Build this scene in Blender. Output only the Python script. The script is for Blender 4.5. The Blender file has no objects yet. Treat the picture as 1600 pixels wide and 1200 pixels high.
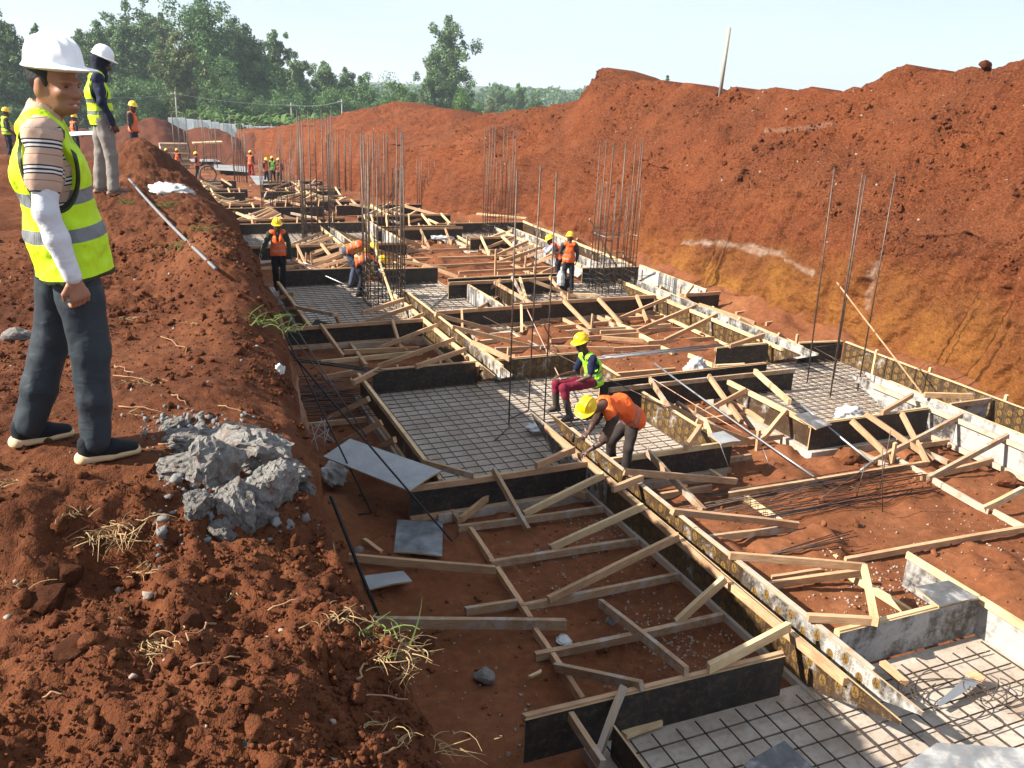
import bpy, bmesh, math, random
import numpy as np
from mathutils import Vector, Matrix

# ------------------------------------------------------------------ camera
CAM_H = 5.1
YAW, PITCH, ROLL = (math.radians(a) for a in (23.22, 18.65, 2.13))
FPX = 1370.0                       # focal length in pixels of the 1600 px wide photograph
_fw = np.array([math.sin(YAW)*math.cos(PITCH), math.cos(YAW)*math.cos(PITCH), -math.sin(PITCH)])
_r0 = np.array([math.cos(YAW), -math.sin(YAW), 0.0]); _u0 = np.cross(_r0, _fw)
_r = math.cos(ROLL)*_r0 + math.sin(ROLL)*_u0
_u = -math.sin(ROLL)*_r0 + math.cos(ROLL)*_u0
EYE = np.array([0.0, 0.0, CAM_H])
scn = bpy.context.scene
cam = bpy.data.objects.new('camera', bpy.data.cameras.new('camera'))
scn.collection.objects.link(cam)
cam.matrix_world = Matrix(((_r[0], _u[0], -_fw[0], 0), (_r[1], _u[1], -_fw[1], 0), (_r[2], _u[2], -_fw[2], CAM_H), (0, 0, 0, 1)))
cam.data.sensor_width = 36; cam.data.lens = FPX/1600*36; cam.data.clip_start = 0.05; cam.data.clip_end = 9000
scn.camera = cam

# ------------------------------------------------------------------ light
SUN_EL = math.radians(36); TO_SUN = np.array([-1.0, 0.15]); TO_SUN = TO_SUN/np.linalg.norm(TO_SUN)
wd = bpy.data.worlds.new('World'); scn.world = wd; wd.use_nodes = True
wn = wd.node_tree.nodes; wl = wd.node_tree.links; wn.clear()
wo = wn.new('ShaderNodeOutputWorld'); wb = wn.new('ShaderNodeBackground'); sky = wn.new('ShaderNodeTexSky')
sky.sky_type = 'NISHITA'; sky.sun_disc = False; sky.sun_elevation = SUN_EL
sky.sun_rotation = math.atan2(TO_SUN[0], TO_SUN[1]) % (2*math.pi)
sky.altitude = 1500; sky.air_density = 1.0; sky.dust_density = 2.0; sky.ozone_density = 1.0
# thin high cloud: the same soft veil all round the dome
tcw = wn.new('ShaderNodeTexCoord'); mpw = wn.new('ShaderNodeMapping'); nzw = wn.new('ShaderNodeTexNoise')
mpw.inputs['Scale'].default_value = (1.3, 1.3, 4.0)
nzw.inputs['Scale'].default_value = 1.6; nzw.inputs['Detail'].default_value = 5
rpw = wn.new('ShaderNodeValToRGB'); rpw.color_ramp.elements[0].position = .38; rpw.color_ramp.elements[1].position = .72
rpw.color_ramp.elements[0].color = (.55, .55, .55, 1); rpw.color_ramp.elements[1].color = (.88, .88, .88, 1)
mxw = wn.new('ShaderNodeMixRGB'); mxw.inputs[2].default_value = (5.9, 6.7, 7.8, 1)
wl.new(tcw.outputs['Generated'], mpw.inputs[0]); wl.new(mpw.outputs[0], nzw.inputs['Vector']); wl.new(nzw.outputs['Fac'], rpw.inputs[0])
wl.new(rpw.outputs[0], mxw.inputs[0]); wl.new(sky.outputs[0], mxw.inputs[1]); wl.new(mxw.outputs[0], wb.inputs[0])
wb.inputs[1].default_value = 0.058
wl.new(wb.outputs[0], wo.inputs[0])
sun = bpy.data.objects.new('sun', bpy.data.lights.new('sun', 'SUN')); scn.collection.objects.link(sun)
sun.data.energy = 5.0; sun.data.angle = math.radians(0.6); sun.data.color = (1.0, .93, .82)
_sd = Vector((-TO_SUN[0]*math.cos(SUN_EL), -TO_SUN[1]*math.cos(SUN_EL), -math.sin(SUN_EL)))
sun.rotation_euler = _sd.to_track_quat('-Z', 'Y').to_euler(); sun.location = (-20, 0, 30)
scn.view_settings.view_transform = 'Standard'; scn.view_settings.look = 'None'
scn.view_settings.exposure = 1.42; scn.view_settings.gamma = 1.0; scn.view_settings.use_curve_mapping = False
scn.cycles.max_bounces = 6; scn.cycles.transparent_max_bounces = 8

# ------------------------------------------------------------------ photo pixel -> point
def ray(x, y): return (x-800)/FPX*_r - (y-600)/FPX*_u + _fw
def P(x, y, z=0.0):
    d = ray(x, y); return EYE + d*((z-CAM_H)/d[2])
def PY(p):
    v = np.array(p, float)-EYE; return 600-FPX*(v@_u)/(v@_fw)
def fit_height(base, ytop, h=1.80):
    y0 = PY(base); return float((y0-ytop)/(y0-PY(np.array(base, float)+[0, 0, h])))
def atX(x, y, X): d = ray(x, y); return EYE + d*(X/d[0])
def atY(x, y, Y): d = ray(x, y); return EYE + d*(Y/d[1])
REG = {'a': (500, 680, 4), 'b': (800, 680, 4), 'c': (1150, 680, 3.529), 'd': (560, 900, 4), 'e': (850, 900, 4), 'f': (1200, 900, 4),
       'g': (600, 420, 6.154), 'h': (860, 420, 6.154), 'i': (400, 330, 6.154), 'j': (620, 310, 6.154), 'k': (820, 310, 6.154),
       'l': (1000, 540, 6.154), 'm': (400, 560, 6.154), 'n': (1100, 430, 3.2), 'o': (240, 180, 6.154), 'q': (740, 430, 4), 'p': (0, 0, 1)}
def Q(reg, x, y): a, b, s = REG[reg]; return a+x/s, b+y/s

# ------------------------------------------------------------------ numpy noise
def _hash(ix, iy, iz, seed):
    h = (ix*374761393 + iy*668265263 + iz*2147483647 + seed*1274126177) & 0xffffffff
    h = ((h ^ (h >> 13))*1274126177) & 0xffffffff
    return ((h ^ (h >> 16)) & 0xffff)/65535.0
def vnoise(x, y, z=0.0, seed=0):
    x, y, z = np.broadcast_arrays(np.asarray(x, float), np.asarray(y, float), np.asarray(z, float))
    fx, fy, fz = np.floor(x), np.floor(y), np.floor(z)
    ix, iy, iz = fx.astype(np.int64), fy.astype(np.int64), fz.astype(np.int64)
    tx, ty, tz = x-fx, y-fy, z-fz
    tx, ty, tz = (t*t*t*(t*(t*6-15)+10) for t in (tx, ty, tz))
    v = 0
    for dx in (0, 1):
        wx = tx if dx else 1-tx
        for dy in (0, 1):
            wy = ty if dy else 1-ty
            for dz in (0, 1):
                v = v + wx*wy*(tz if dz else 1-tz)*_hash(ix+dx, iy+dy, iz+dz, seed)
    return v*2-1
def fbm(x, y, z=0.0, oct=4, seed=0, gain=.5, lac=2.03):
    a, s, f = 1.0, 0, 1.0
    for k in range(oct):
        s = s + a*vnoise(np.asarray(x)*f, np.asarray(y)*f, np.asarray(z)*f, seed+k*17); a *= gain; f *= lac
    return s
def sstep(a, b, x): t = np.clip((x-a)/(b-a), 0, 1); return t*t*(3-2*t)

# ------------------------------------------------------------------ objects
COL = scn.collection
def tag(o, label=None, cat=None, group=None, kind=None):
    if label: o['label'] = label
    if cat: o['category'] = cat
    if group: o['group'] = group
    if kind: o['kind'] = kind
    return o
def link(o, parent=None):
    COL.objects.link(o)
    if parent is not None: o.parent = parent
    return o
def empty(name, loc=(0, 0, 0), rz=0.0, parent=None):
    o = bpy.data.objects.new(name, None); o.location = loc; o.rotation_euler[2] = rz; o.empty_display_size = .1
    return link(o, parent)
def mesh_np(name, verts, faces, mat=None, smooth=False):
    """verts (n,3) array, faces (m,3|4) array or list of tuples"""
    me = bpy.data.meshes.new(name)
    if isinstance(faces, np.ndarray):
        n, k = faces.shape
        me.vertices.add(len(verts)); me.vertices.foreach_set('co', np.asarray(verts, np.float32).ravel())
        me.loops.add(n*k); me.loops.foreach_set('vertex_index', faces.astype(np.int32).ravel())
        me.polygons.add(n); me.polygons.foreach_set('loop_start', np.arange(0, n*k, k, dtype=np.int32))
        me.update(calc_edges=True); me.validate()
    else:
        me.from_pydata([tuple(v) for v in verts], [], faces)
    if mat is not None: me.materials.append(mat)
    if smooth: me.polygons.foreach_set('use_smooth', np.ones(len(me.polygons), bool))
    me.update(); return me
def obj(name, me, parent=None, loc=None, rot=None):
    o = bpy.data.objects.new(name, me)
    if loc is not None: o.location = loc
    if rot is not None: o.rotation_euler = rot
    return link(o, parent)
def grid_faces(nu, nv):
    i = np.arange(nu*nv).reshape(nu, nv)
    return np.stack([i[:-1, :-1].ravel(), i[1:, :-1].ravel(), i[1:, 1:].ravel(), i[:-1, 1:].ravel()], 1)
class MB:
    """collects shapes for one mesh"""
    def __init__(s): s.v = []; s.f = []
    def add(s, v, f): b = len(s.v); s.v += [tuple(p) for p in v]; s.f += [tuple(i+b for i in q) for q in f]
    def box(s, c, d, R=None):
        c = np.array(c, float); h = np.array(d, float)/2
        v = [np.array([x, y, z])*h for x in (-1, 1) for y in (-1, 1) for z in (-1, 1)]
        if R is not None: v = [R @ p for p in v]
        s.add([c+p for p in v], [(0, 1, 3, 2), (4, 6, 7, 5), (0, 4, 5, 1), (2, 3, 7, 6), (0, 2, 6, 4), (1, 5, 7, 3)])
    def tube(s, pts, r, n=6, cap=True):
        pts = [np.array(p, float) for p in pts]; rs = r if hasattr(r, '__len__') else [r]*len(pts)
        t0 = pts[1]-pts[0]; a = np.array([0, 0, 1.]) if abs(t0[2]) < .9*np.linalg.norm(t0) else np.array([1., 0, 0])
        V = []
        for i, p in enumerate(pts):
            t = pts[min(i+1, len(pts)-1)]-pts[max(i-1, 0)]; t = t/(np.linalg.norm(t)+1e-9)
            e1 = np.cross(t, a)
            if np.linalg.norm(e1) < .15: e1 = np.cross(t, np.array([.3, .9, .1]))
            e1 /= np.linalg.norm(e1)+1e-9; e2 = np.cross(t, e1)
            V += [p+rs[i]*(math.cos(2*math.pi*k/n)*e1+math.sin(2*math.pi*k/n)*e2) for k in range(n)]
        F = [(i*n+k, i*n+(k+1) % n, (i+1)*n+(k+1) % n, (i+1)*n+k) for i in range(len(pts)-1) for k in range(n)]
        if cap: F += [tuple(range(n-1, -1, -1)), tuple((len(pts)-1)*n+k for k in range(n))]
        s.add(V, F)
    def mesh(s, name, mat, smooth=False): return mesh_np(name, s.v, s.f, mat, smooth)

# ------------------------------------------------------------------ materials
def hexc(r, g, b): return tuple(((c/255)/12.92 if c/255 <= .04045 else ((c/255+.055)/1.055)**2.4) for c in (r, g, b))
class Mat:
    def __init__(s, name, rough=.8, spec=.3):
        s.m = bpy.data.materials.new(name); s.m.use_nodes = True; s.n = s.m.node_tree.nodes; s.l = s.m.node_tree.links
        s.b = s.n['Principled BSDF']; s.b.inputs['Roughness'].default_value = rough; s.b.inputs['Specular IOR Level'].default_value = spec
        s._tc = None
    def node(s, t, **kw):
        nd = s.n.new(t)
        for k, v in kw.items(): setattr(nd, k, v)
        return nd
    def val(s, x, sock):
        if isinstance(x, (int, float)): sock.default_value = x
        elif isinstance(x, tuple): sock.default_value = (*x, 1) if len(x) == 3 and sock.type == 'RGBA' else x
        else: s.l.new(x, sock)
    def co(s, kind='Object', scale=None):
        if s._tc is None: s._tc = s.node('ShaderNodeTexCoord')
        o = s._tc.outputs[kind]
        if scale is None: return o
        mp = s.node('ShaderNodeMapping'); mp.inputs['Scale'].default_value = scale; s.l.new(o, mp.inputs[0]); return mp.outputs[0]
    def noise(s, scale, vec=None, detail=4, rough=.55, dist=0.0):
        nd = s.node('ShaderNodeTexNoise'); nd.inputs['Scale'].default_value = scale; nd.inputs['Detail'].default_value = detail
        nd.inputs['Roughness'].default_value = rough; nd.inputs['Distortion'].default_value = dist
        s.l.new(vec if vec is not None else s.co(), nd.inputs['Vector']); return nd.outputs['Fac']
    def voro(s, scale, vec=None, feature='F1', out='Distance'):
        nd = s.node('ShaderNodeTexVoronoi', feature=feature); nd.inputs['Scale'].default_value = scale
        s.l.new(vec if vec is not None else s.co(), nd.inputs['Vector']); return nd.outputs[out]
    def ramp(s, x, stops, interp='LINEAR'):
        nd = s.node('ShaderNodeValToRGB'); cr = nd.color_ramp; cr.interpolation = interp
        while len(cr.elements) > 1: cr.elements.remove(cr.elements[-1])
        for i, (p, c) in enumerate(stops):
            e = cr.elements[0] if i == 0 else cr.elements.new(p)
            e.position = p; e.color = (*c, 1) if hasattr(c, '__len__') else (c, c, c, 1)
        s.val(x, nd.inputs[0]); return nd.outputs[0]
    def mix(s, f, a, b, mode='MIX'):
        nd = s.node('ShaderNodeMixRGB', blend_type=mode); s.val(f, nd.inputs[0]); s.val(a, nd.inputs[1]); s.val(b, nd.inputs[2]); return nd.outputs[0]
    def math(s, op, a, b=0.0, clamp=False):
        nd = s.node('ShaderNodeMath', operation=op, use_clamp=clamp); s.val(a, nd.inputs[0]); s.val(b, nd.inputs[1]); return nd.outputs[0]
    def attr(s, name, out='Fac'): nd = s.node('ShaderNodeAttribute', attribute_name=name); return nd.outputs[out]
    def rnd(s): return s.node('ShaderNodeObjectInfo').outputs['Random']
    def sep(s, v): nd = s.node('ShaderNodeSeparateXYZ'); s.l.new(v, nd.inputs[0]); return nd.outputs
    def color(s, c): s.val(c, s.b.inputs['Base Color']); return s
    def rough(s, c): s.val(c, s.b.inputs['Roughness']); return s
    def bump(s, h, strength=.5, dist=.01):
        nd = s.node('ShaderNodeBump'); nd.inputs['Strength'].default_value = strength; nd.inputs['Distance'].default_value = dist
        s.l.new(h, nd.inputs['Height'])
        src = s.b.inputs['Normal']
        if src.is_linked: s.l.new(src.links[0].from_socket, nd.inputs['Normal'])
        s.l.new(nd.outputs[0], src); return s
MATS = {}
def simple(name, c, rough=.8, spec=.3, var=.0, nscale=8.0, metal=0.0):
    if name in MATS: return MATS[name]
    m = Mat(name, rough, spec); m.b.inputs['Metallic'].default_value = metal
    if var:
        f = m.noise(nscale); m.color(m.mix(f, tuple(v*(1-var) for v in c), tuple(min(1, v*(1+var)) for v in c)))
    else: m.color(c)
    MATS[name] = m.m; return m.m
rnd = random.Random(7)
# ================================================================== SETTING: soil, banks, floor, far land
def soil_material(name, dark, mid, light, ochre=None, scale=1.0, bump=1.0, gravel=0.0, pale=False, bdist=.03, streak=False):
    m = Mat(name, .95, .12)
    big = m.noise(.55*scale, detail=5); fine = m.noise(9*scale, detail=6, rough=.65); grit = m.noise(70*scale, detail=3, rough=.7)
    c = m.ramp(big, [(.3, dark), (.52, mid), (.72, light)])
    c2 = m.ramp(fine, [(.3, dark), (.55, mid), (.75, light)])
    c = m.mix(.55, c, c2)
    c = m.mix(m.ramp(grit, [(.62, 0.0), (.74, .5)]), c, tuple(min(1, v*1.55) for v in light))
    c = m.mix(m.ramp(grit, [(.26, .55), (.4, 0.0)]), c, tuple(v*.55 for v in dark))
    if ochre:
        c = m.mix(m.ramp(m.noise(.28, m.co(scale=(1, 1, 2.2)), detail=6, rough=.6), [(.42, 0.0), (.62, .55)]), c, (.085, .028, .014))
        at = m.attr('ochre'); k = m.math('MULTIPLY', at, m.ramp(m.noise(1.1, detail=5), [(.35, .25), (.65, 1.0)]))
        c = m.mix(k, c, m.mix(fine, tuple(v*.75 for v in ochre), ochre))
    if gravel:
        vo = m.voro(42); vc = m.voro(42, out='Color'); msk = m.ramp(m.noise(1.6, detail=3), [(.5, 0.0), (.68, gravel)])
        on = m.math('MULTIPLY', m.ramp(vo, [(.14, 1.0), (.26, 0.0)]), m.math('MULTIPLY', msk, m.ramp(m.sep(vc)[0], [(.45, 0.0), (.5, 1.0)])))
        c = m.mix(on, c, hexc(140, 112, 92))
    if streak:
        mn = m.noise(24, m.co(scale=(1, .75, 1.25)), detail=5, rough=.7); c = m.mix(m.ramp(mn, [(.5, 0.0), (.68, .6)]), c, tuple(v*1.5 for v in light)); c = m.mix(m.ramp(mn, [(.3, .65), (.46, 0.0)]), c, tuple(v*.5 for v in dark))
        m.bump(mn, 1.0, .07)
    if pale:
        pk = m.math('MULTIPLY', m.attr('pale'), m.ramp(m.noise(5, detail=6, rough=.7), [(.3, .35), (.55, 1.0)]))
        c = m.mix(pk, c, m.ramp(m.noise(3.2, detail=6, rough=.7), [(.32, (.18, .085, .05)), (.5, (.33, .205, .135)), (.68, (.38, .29, .23))]))
    m.color(c)
    m.bump(m.math('ADD', fine, m.math('MULTIPLY', grit, .35)), .9*bump, bdist)
    m.bump(m.noise(180*scale, detail=2), .5*bump, .006)
    return m.m
S_DARK, S_MID, S_LIGHT = (.040, .0125, .0055), (.105, .034, .0135), (.180, .070, .031)
M_BANK = soil_material('red_soil_bank', S_DARK, S_MID, S_LIGHT, pale=True)
M_RIGHT = soil_material('red_soil_cut', (.098, .0245, .0088), (.180, .0495, .0172), (.250, .086, .0325), ochre=(.40, .175, .032), bump=1.0, bdist=.09, streak=True, pale=True)
M_FLOOR = soil_material('red_soil_floor', (.080, .026, .0105), (.165, .058, .0235), (.265, .112, .052), gravel=.6, bump=.7)
M_FAR = soil_material('red_soil_far', (.055, .017, .0085), (.095, .029, .014), (.135, .044, .022), scale=.5)

def floor_z(X, Y):
    """mean level of the excavation floor: level near the camera, falling away at the far end"""
    return -.09 - np.clip(Y-27, 0, 200)*.034
def axis(y0, y1, d0, k, near=0.0):
    ys = [y0]
    while ys[-1] < y1: ys.append(ys[-1]+max(d0, k*abs(ys[-1]-near)))
    return np.array(ys)

# ---- pit floor
xs = np.concatenate([axis(0.0, 17, .075, 0)]); ys = axis(1.0, 92, .06, .0075)
X, Y = np.meshgrid(xs, ys, indexing='ij')
def floor_h(X, Y):
    z = floor_z(X, Y) + .05*fbm(X*.45, Y*.45, seed=3, oct=3) + .03*fbm(X*1.7, Y*1.7, seed=5) + .014*fbm(X*6, Y*6, seed=9)
    lump = fbm(X*1.1+9, Y*1.1, seed=21, oct=3); z = z + .10*sstep(.35, .8, lump)
    z = z + .35*sstep(12.6, 14.6, X)*(1+.5*fbm(X*1.3, Y*1.3, seed=4)) + .25*sstep(2.2, .8, X)
    return z
def in_rect(X, Y, x0, x1, y0, y1, m=.15):
    return sstep(x0-m, x0, X)*sstep(x1+m, x1, X)*sstep(y0-m, y0, Y)*sstep(y1+m, y1, Y)
PADS = []   # filled below: (x0,x1,y0,y1)
PAD_RECTS = [(3.15, 7.45, .2, 5.12), (7.5, 8.6, .2, 5.12), (3.15, 7.35, 9.5, 14.05), (9.15, 13.05, 9.65, 13.5), (3.0, 7.35, 17.5, 22.7), (7.6, 13.05, 18.0, 21.4),
             (3.4, 7.6, 26.6, 31.6), (9.9, 13.3, 27.0, 30.6), (4.3, 8.6, 36.0, 39.5)]
STRIPS = [(5.22, 5.52, 5.1, 9.5), (5.22, 5.52, 14, 17.5), (5.45, 5.75, 22.7, 26.6), (11.55, 11.95, 13.5, 18.), (11.5, 12., 2.0, 9.7), (11.5, 12., 21.4, 27), (7.3, 9.2, 12.1, 12.4), (7.3, 10.4, 20.6, 20.95), (7.6, 9.9, 29, 29.3)]
Z = floor_h(X, Y)
for (a, b, c, d) in PAD_RECTS + STRIPS: 
    k = in_rect(X, Y, a, b, c, d, .2); Z = Z*(1-k)+k*np.minimum(Z, floor_z(X, Y)-.06)
o = obj('pit_floor', mesh_np('pit_floor', np.stack([X, Y, Z], -1).reshape(-1, 3), grid_faces(*X.shape), M_FLOOR, True)); tag(o, kind='structure')

# ---- left bank, a swept profile: trampled top, rounded crumbling edge, steep face
EDGE_Y = np.array([-3, 1.6, 2.2, 3.0, 4.1, 4.8, 6.2, 7, 9.7, 12.2, 15.4, 19.2, 24, 30, 40, 60, 90])
EDGE_X = np.array([.66, .67, .66, .63, .66, .72, .86, .91, 1.06, 1.18, 1.05, .92, .75, .55, .3, .2, .1])
def bank_top(X, Y):
    e = np.interp(Y, EDGE_Y, EDGE_X)
    z = 3.46 + .05*fbm(X*.5, Y*.5, seed=31, oct=3)
    z = z - .075*np.clip(Y-17.5, 0, 100)*sstep(16, 22, Y)
    # heap of loose soil in front of the standing man, hollow before it
    z = z + .20*np.exp(-(((X+.25)/.55)**2+((Y-3.22)/.22)**2)) - .07*np.exp(-(((X-.1)/.7)**2+((Y-2.75)/.3)**2))
    z = z + .10*np.exp(-(((X+.3)/.6)**2+((Y-2.15)/.35)**2))
    # mounds beyond him
    z = z + .30*np.exp(-(((X-.62)/.45)**2+((Y-8.2)/1.9)**2)) + .18*np.exp(-(((X-.4)/.6)**2+((Y-11.6)/1.2)**2))
    z = z + .62*np.exp(-(((X-.15)/.62)**2+((Y-15.6)/1.5)**2)) + .25*np.exp(-(((X+1.6)/1.2)**2+((Y-16.5)/2.0)**2)) + .16*np.exp(-(((X+.4)/.5)**2+((Y-12.9)/.9)**2))
    r = sstep(-.60, .0, X-e)
    amp = .5+1.1*sstep(.9, .35, np.abs(Y-3.0)/1.6*.6) + .7*sstep(6, 8, Y)
    flat = 1-.75*np.exp(-(((X+.1)/.8)**2+((Y-4.3)/.75)**2))
    z = z - .17*r**2.5 - .07*sstep(-.08, .04, X-e)
    n = .05*fbm(X*2.1, Y*2.1, seed=37) + .020*fbm(X*6.5, Y*6.5, seed=41, oct=5, gain=.62) + .008*np.abs(fbm(X*23, Y*23, seed=43, oct=3, gain=.65))
    return z + n*amp*flat
ys = axis(-1.2, 95, .0155, .0042, near=0.3)
u_top = np.concatenate([-np.geomspace(60, 2.2, 60), -np.linspace(2.15, 0, 150)])        # distance to the edge
n_face = 70
Yg = np.repeat(ys[None, :], len(u_top)+n_face, 0); e = np.interp(ys, EDGE_Y, EDGE_X)
e = e + .07*fbm(ys*1.1, 3.1, seed=51) + .03*fbm(ys*4.3, 8.1, seed=52)
Xt = e[None, :]+u_top[:, None]; Yt = np.repeat(ys[None, :], len(u_top), 0)
Zt = bank_top(Xt, Yt)
s = np.linspace(0, 1, n_face+1)[1:, None]
zb = np.minimum(floor_z(0, ys)-.3, -.3)
z0 = Zt[-1]
Xf = e[None, :] + .10*np.sin(s*math.pi*.5) + .24*s**1.3; Zf = z0[None, :]*(1-s)+zb[None, :]*s
Yf = np.repeat(ys[None, :], n_face, 0)
fn = .09*fbm(Yf*1.4, Zf*.9, seed=61)+.045*fbm(Yf*5, Zf*3.0, seed=63)+.02*np.abs(fbm(Yf*14, Zf*11, seed=65))
Xf = Xf + fn*np.minimum(1, s*6)
V = np.stack([np.concatenate([Xt, Xf]), np.concatenate([Yt, Yf]), np.concatenate([Zt, Zf])], -1)
BANK_V = V; BANK_NTOP = len(u_top); BANK_YS = ys; BANK_E = e
me = mesh_np('left_bank', V.reshape(-1, 3), grid_faces(*V.shape[:2]), M_BANK, True)
_e = V[..., 0]-e[None, :]; _y = V[..., 1]; _z = V[..., 2]      # weathered rock and old mortar that shows on the shoulder
def _blob(yc, ry, ec, re, zc, rz_, sd): return sstep(.0, .45, 1-((_y-yc)/ry)**2-((_e-ec)/re)**2*0-((_z-zc)/rz_)**2+.55*fbm(_y*2.2, _z*2.2, _e*2.2, seed=sd))*sstep(-.30, -.10, _e)
pal = np.maximum.reduce([_blob(3.35, .75, 0, 1, 2.75, .55, 401), .7*_blob(6.6, 1.3, 0, 1, 2.8, .45, 403), .6*_blob(5.0, .8, 0, 1, 2.7, .4, 404)])
a = me.attributes.new('pale', 'FLOAT', 'POINT'); a.data.foreach_set('value', np.clip(pal, 0, 1).ravel().astype(np.float32))
tag(obj('left_bank', me), kind='structure')
def bank_z(x, y):
    """height of the built left bank surface at a point of its top"""
    j = int(np.clip(np.searchsorted(BANK_YS, y), 0, len(BANK_YS)-1)); col = BANK_V[:BANK_NTOP, j]
    return float(np.interp(x, col[:, 0], col[:, 2]))
def bank_hit(px, py):
    """where the sight line through a photo pixel meets the left bank"""
    d = ray(px, py); lo = None
    for t in np.arange(1.0, 60, .02):
        p = EYE+d*t
        ex = np.interp(p[1], BANK_YS, BANK_E)
        if p[0] <= ex and p[2] <= bank_z(p[0], p[1]): return p
        if p[0] > ex+.05 and p[2] < 3.0: return p
    return P(px, py, 3.3)

# ---- right bank: steep cut below, loose spoil above
RY = np.array([-6, 8, 14, 18, 21.6, 26, 33, 36, 40, 45, 49, 53, 60, 65, 74, 82, 95])
RZ = np.array([6.1, 6.1, 6.02, 5.92, 5.42, 5.46, 5.78, 4.86, 4.1, 3.35, 3.5, 3.75, 3.7, 3.55, 2.2, 1.1, .0])
BY = np.array([-6, 9, 20, 30, 34, 37, 41, 46, 52, 58, 66, 80, 95]); BX = np.array([14.05, 13.95, 14.2, 14.6, 14.4, 13.2, 12.6, 12.0, 11.6, 11.2, 10.5, 9.5, 9.0])
ys = axis(2.5, 95, .045, .0042)
ub = np.linspace(0, 1, 95); us = np.linspace(0, 1, 120)[1:]; uk = np.linspace(0, 1, 14)[1:]
bx = np.interp(ys, BY, BX) + .12*fbm(ys*.5, 1.7, seed=71)
rz = np.interp(ys, RY, RZ) + .13*fbm(ys*.55, 2.2, seed=72, oct=3) + .06*fbm(ys*2.6, 5.2, seed=73, oct=3)
rx = np.interp(ys, [0, 33, 45, 60, 95], [18.0, 18.0, 17.0, 16.5, 16.0]) + .2*fbm(ys*.4, 9.2, seed=74)
wt = np.minimum(2.75 + .45*fbm(ys*.35, 4.4, seed=75), rz*.55+.2)     # top of the steep cut
fz = floor_z(0, ys)-.25
Xw = bx+ .95*ub[:, None]**1.25; Zw = fz+(wt-fz)*ub[:, None]
Yw = np.repeat(ys[None], len(ub), 0)
sv = us[:, None]
Xs = (bx+.95)+(rx-bx-.95)*sv; Zs = wt+(rz-wt)*(sv**.92); Ys = np.repeat(ys[None], len(us), 0)
Xk = rx+uk[:, None]*14; Zk = rz+(1.0-rz)*sstep(0, 1, uk[:, None]); Yk = np.repeat(ys[None], len(uk), 0)
# relief
gro = fbm(Yw*3.2+Zw*.25, Zw*.35, seed=81, oct=3); gouge = np.abs(fbm(Yw*1.3, Zw*.5, seed=82))
near = 1.0
dw = .12*fbm(Yw*.6, Zw*.6, seed=83)+.085*gro+.06*gouge+.05*fbm(Yw*4, Zw*3, seed=84, gain=.6)+.026*fbm(Yw*13, Zw*11, seed=88, oct=3, gain=.65)
Xw = Xw - dw*np.minimum(1, ub[:, None]*8); Yw = Yw+.03*fbm(Zw*4, Yw*4, seed=85)
_pt = .35+.65*sstep(-.25, .35, fbm(Ys*.7, Xs*.8, seed=95)); ds = .16*fbm(Ys*.45+Xs*.3, Xs*.5, seed=86)+.10*fbm(Ys*1.3+Xs*.6, Xs*.9-Ys*.4, seed=87)+.075*_pt*fbm(Ys*3.6, Xs*3.6, seed=89, gain=.6)+.034*_pt*np.abs(fbm(Ys*10, Xs*10, seed=90, oct=3, gain=.65))
ed = np.minimum(1, sv*9)
Zs = Zs+ds*ed*1.0; Xs = Xs-ds*.5*ed
Zk = Zk+Zs[-1]-rz*1.0+.0*uk[:, None]
V = np.stack([np.concatenate([Xw, Xs, Xk]), np.concatenate([Yw, Ys, Yk]), np.concatenate([Zw, Zs, Zk])], -1)
me = mesh_np('right_bank', V.reshape(-1, 3), grid_faces(*V.shape[:2]), M_RIGHT, True)
RB_V = V
oc = np.zeros(V.shape[:2]); zz = V[:, :, 2]; yy = V[:, :, 1]
oc = 1.1*sstep(2.0, .4, zz+.6*fbm(yy*.4, zz*.7, seed=91))*sstep(26, 20, yy)*sstep(6, 9, yy)*(.45+.55*sstep(-.2, .3, fbm(yy*.5, 3.3, seed=92)))
a = me.attributes.new('ochre', 'FLOAT', 'POINT'); a.data.foreach_set('value', np.clip(oc, 0, 1).ravel().astype(np.float32))
# pale weathered seam and a chalky streak in the cut face
def _seam(pxs, w, sd):
    q = []
    for (x, y) in pxs:
        d = ray(x, y); t = 13/d[0]
        while t < 30/d[0]:
            p = EYE+d*t; j = int(np.argmin(np.abs(RB_V[0, :, 1]-p[1]))); xs_ = np.interp(p[2], RB_V[:200, j, 2], RB_V[:200, j, 0])
            if p[0] >= xs_-.01: break
            t += .006
        q.append((p[1], p[2]))
    q = np.array(q); d2 = np.full(yy.shape, 9.0)
    for a_, b_ in zip(q[:-1], q[1:]):
        ab = b_-a_; t = np.clip(((yy-a_[0])*ab[0]+(zz-a_[1])*ab[1])/(ab@ab+1e-9), 0, 1); d2 = np.minimum(d2, np.hypot(yy-a_[0]-t*ab[0], zz-a_[1]-t*ab[1]))
    return sstep(w*1.5, w*.5, d2+w*.8*fbm(yy*3, zz*3, seed=sd))
sea = np.maximum(_seam([(1068, 379), (1120, 379), (1150, 384), (1205, 394), (1225, 400), (1268, 428)], .075, 97), _seam([(1370, 412), (1364, 435), (1355, 478)], .07, 98))
sea = np.maximum(sea, .5*_seam([(1195, 205), (1260, 200), (1310, 192)], .05, 99)); sea[200:] *= (np.arange(len(sea[200:]))[:, None] < 1)
a = me.attributes.new('pale', 'FLOAT', 'POINT'); a.data.foreach_set('value', np.clip(sea, 0, 1).ravel().astype(np.float32))
tag(obj('right_bank', me), kind='structure')

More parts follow.
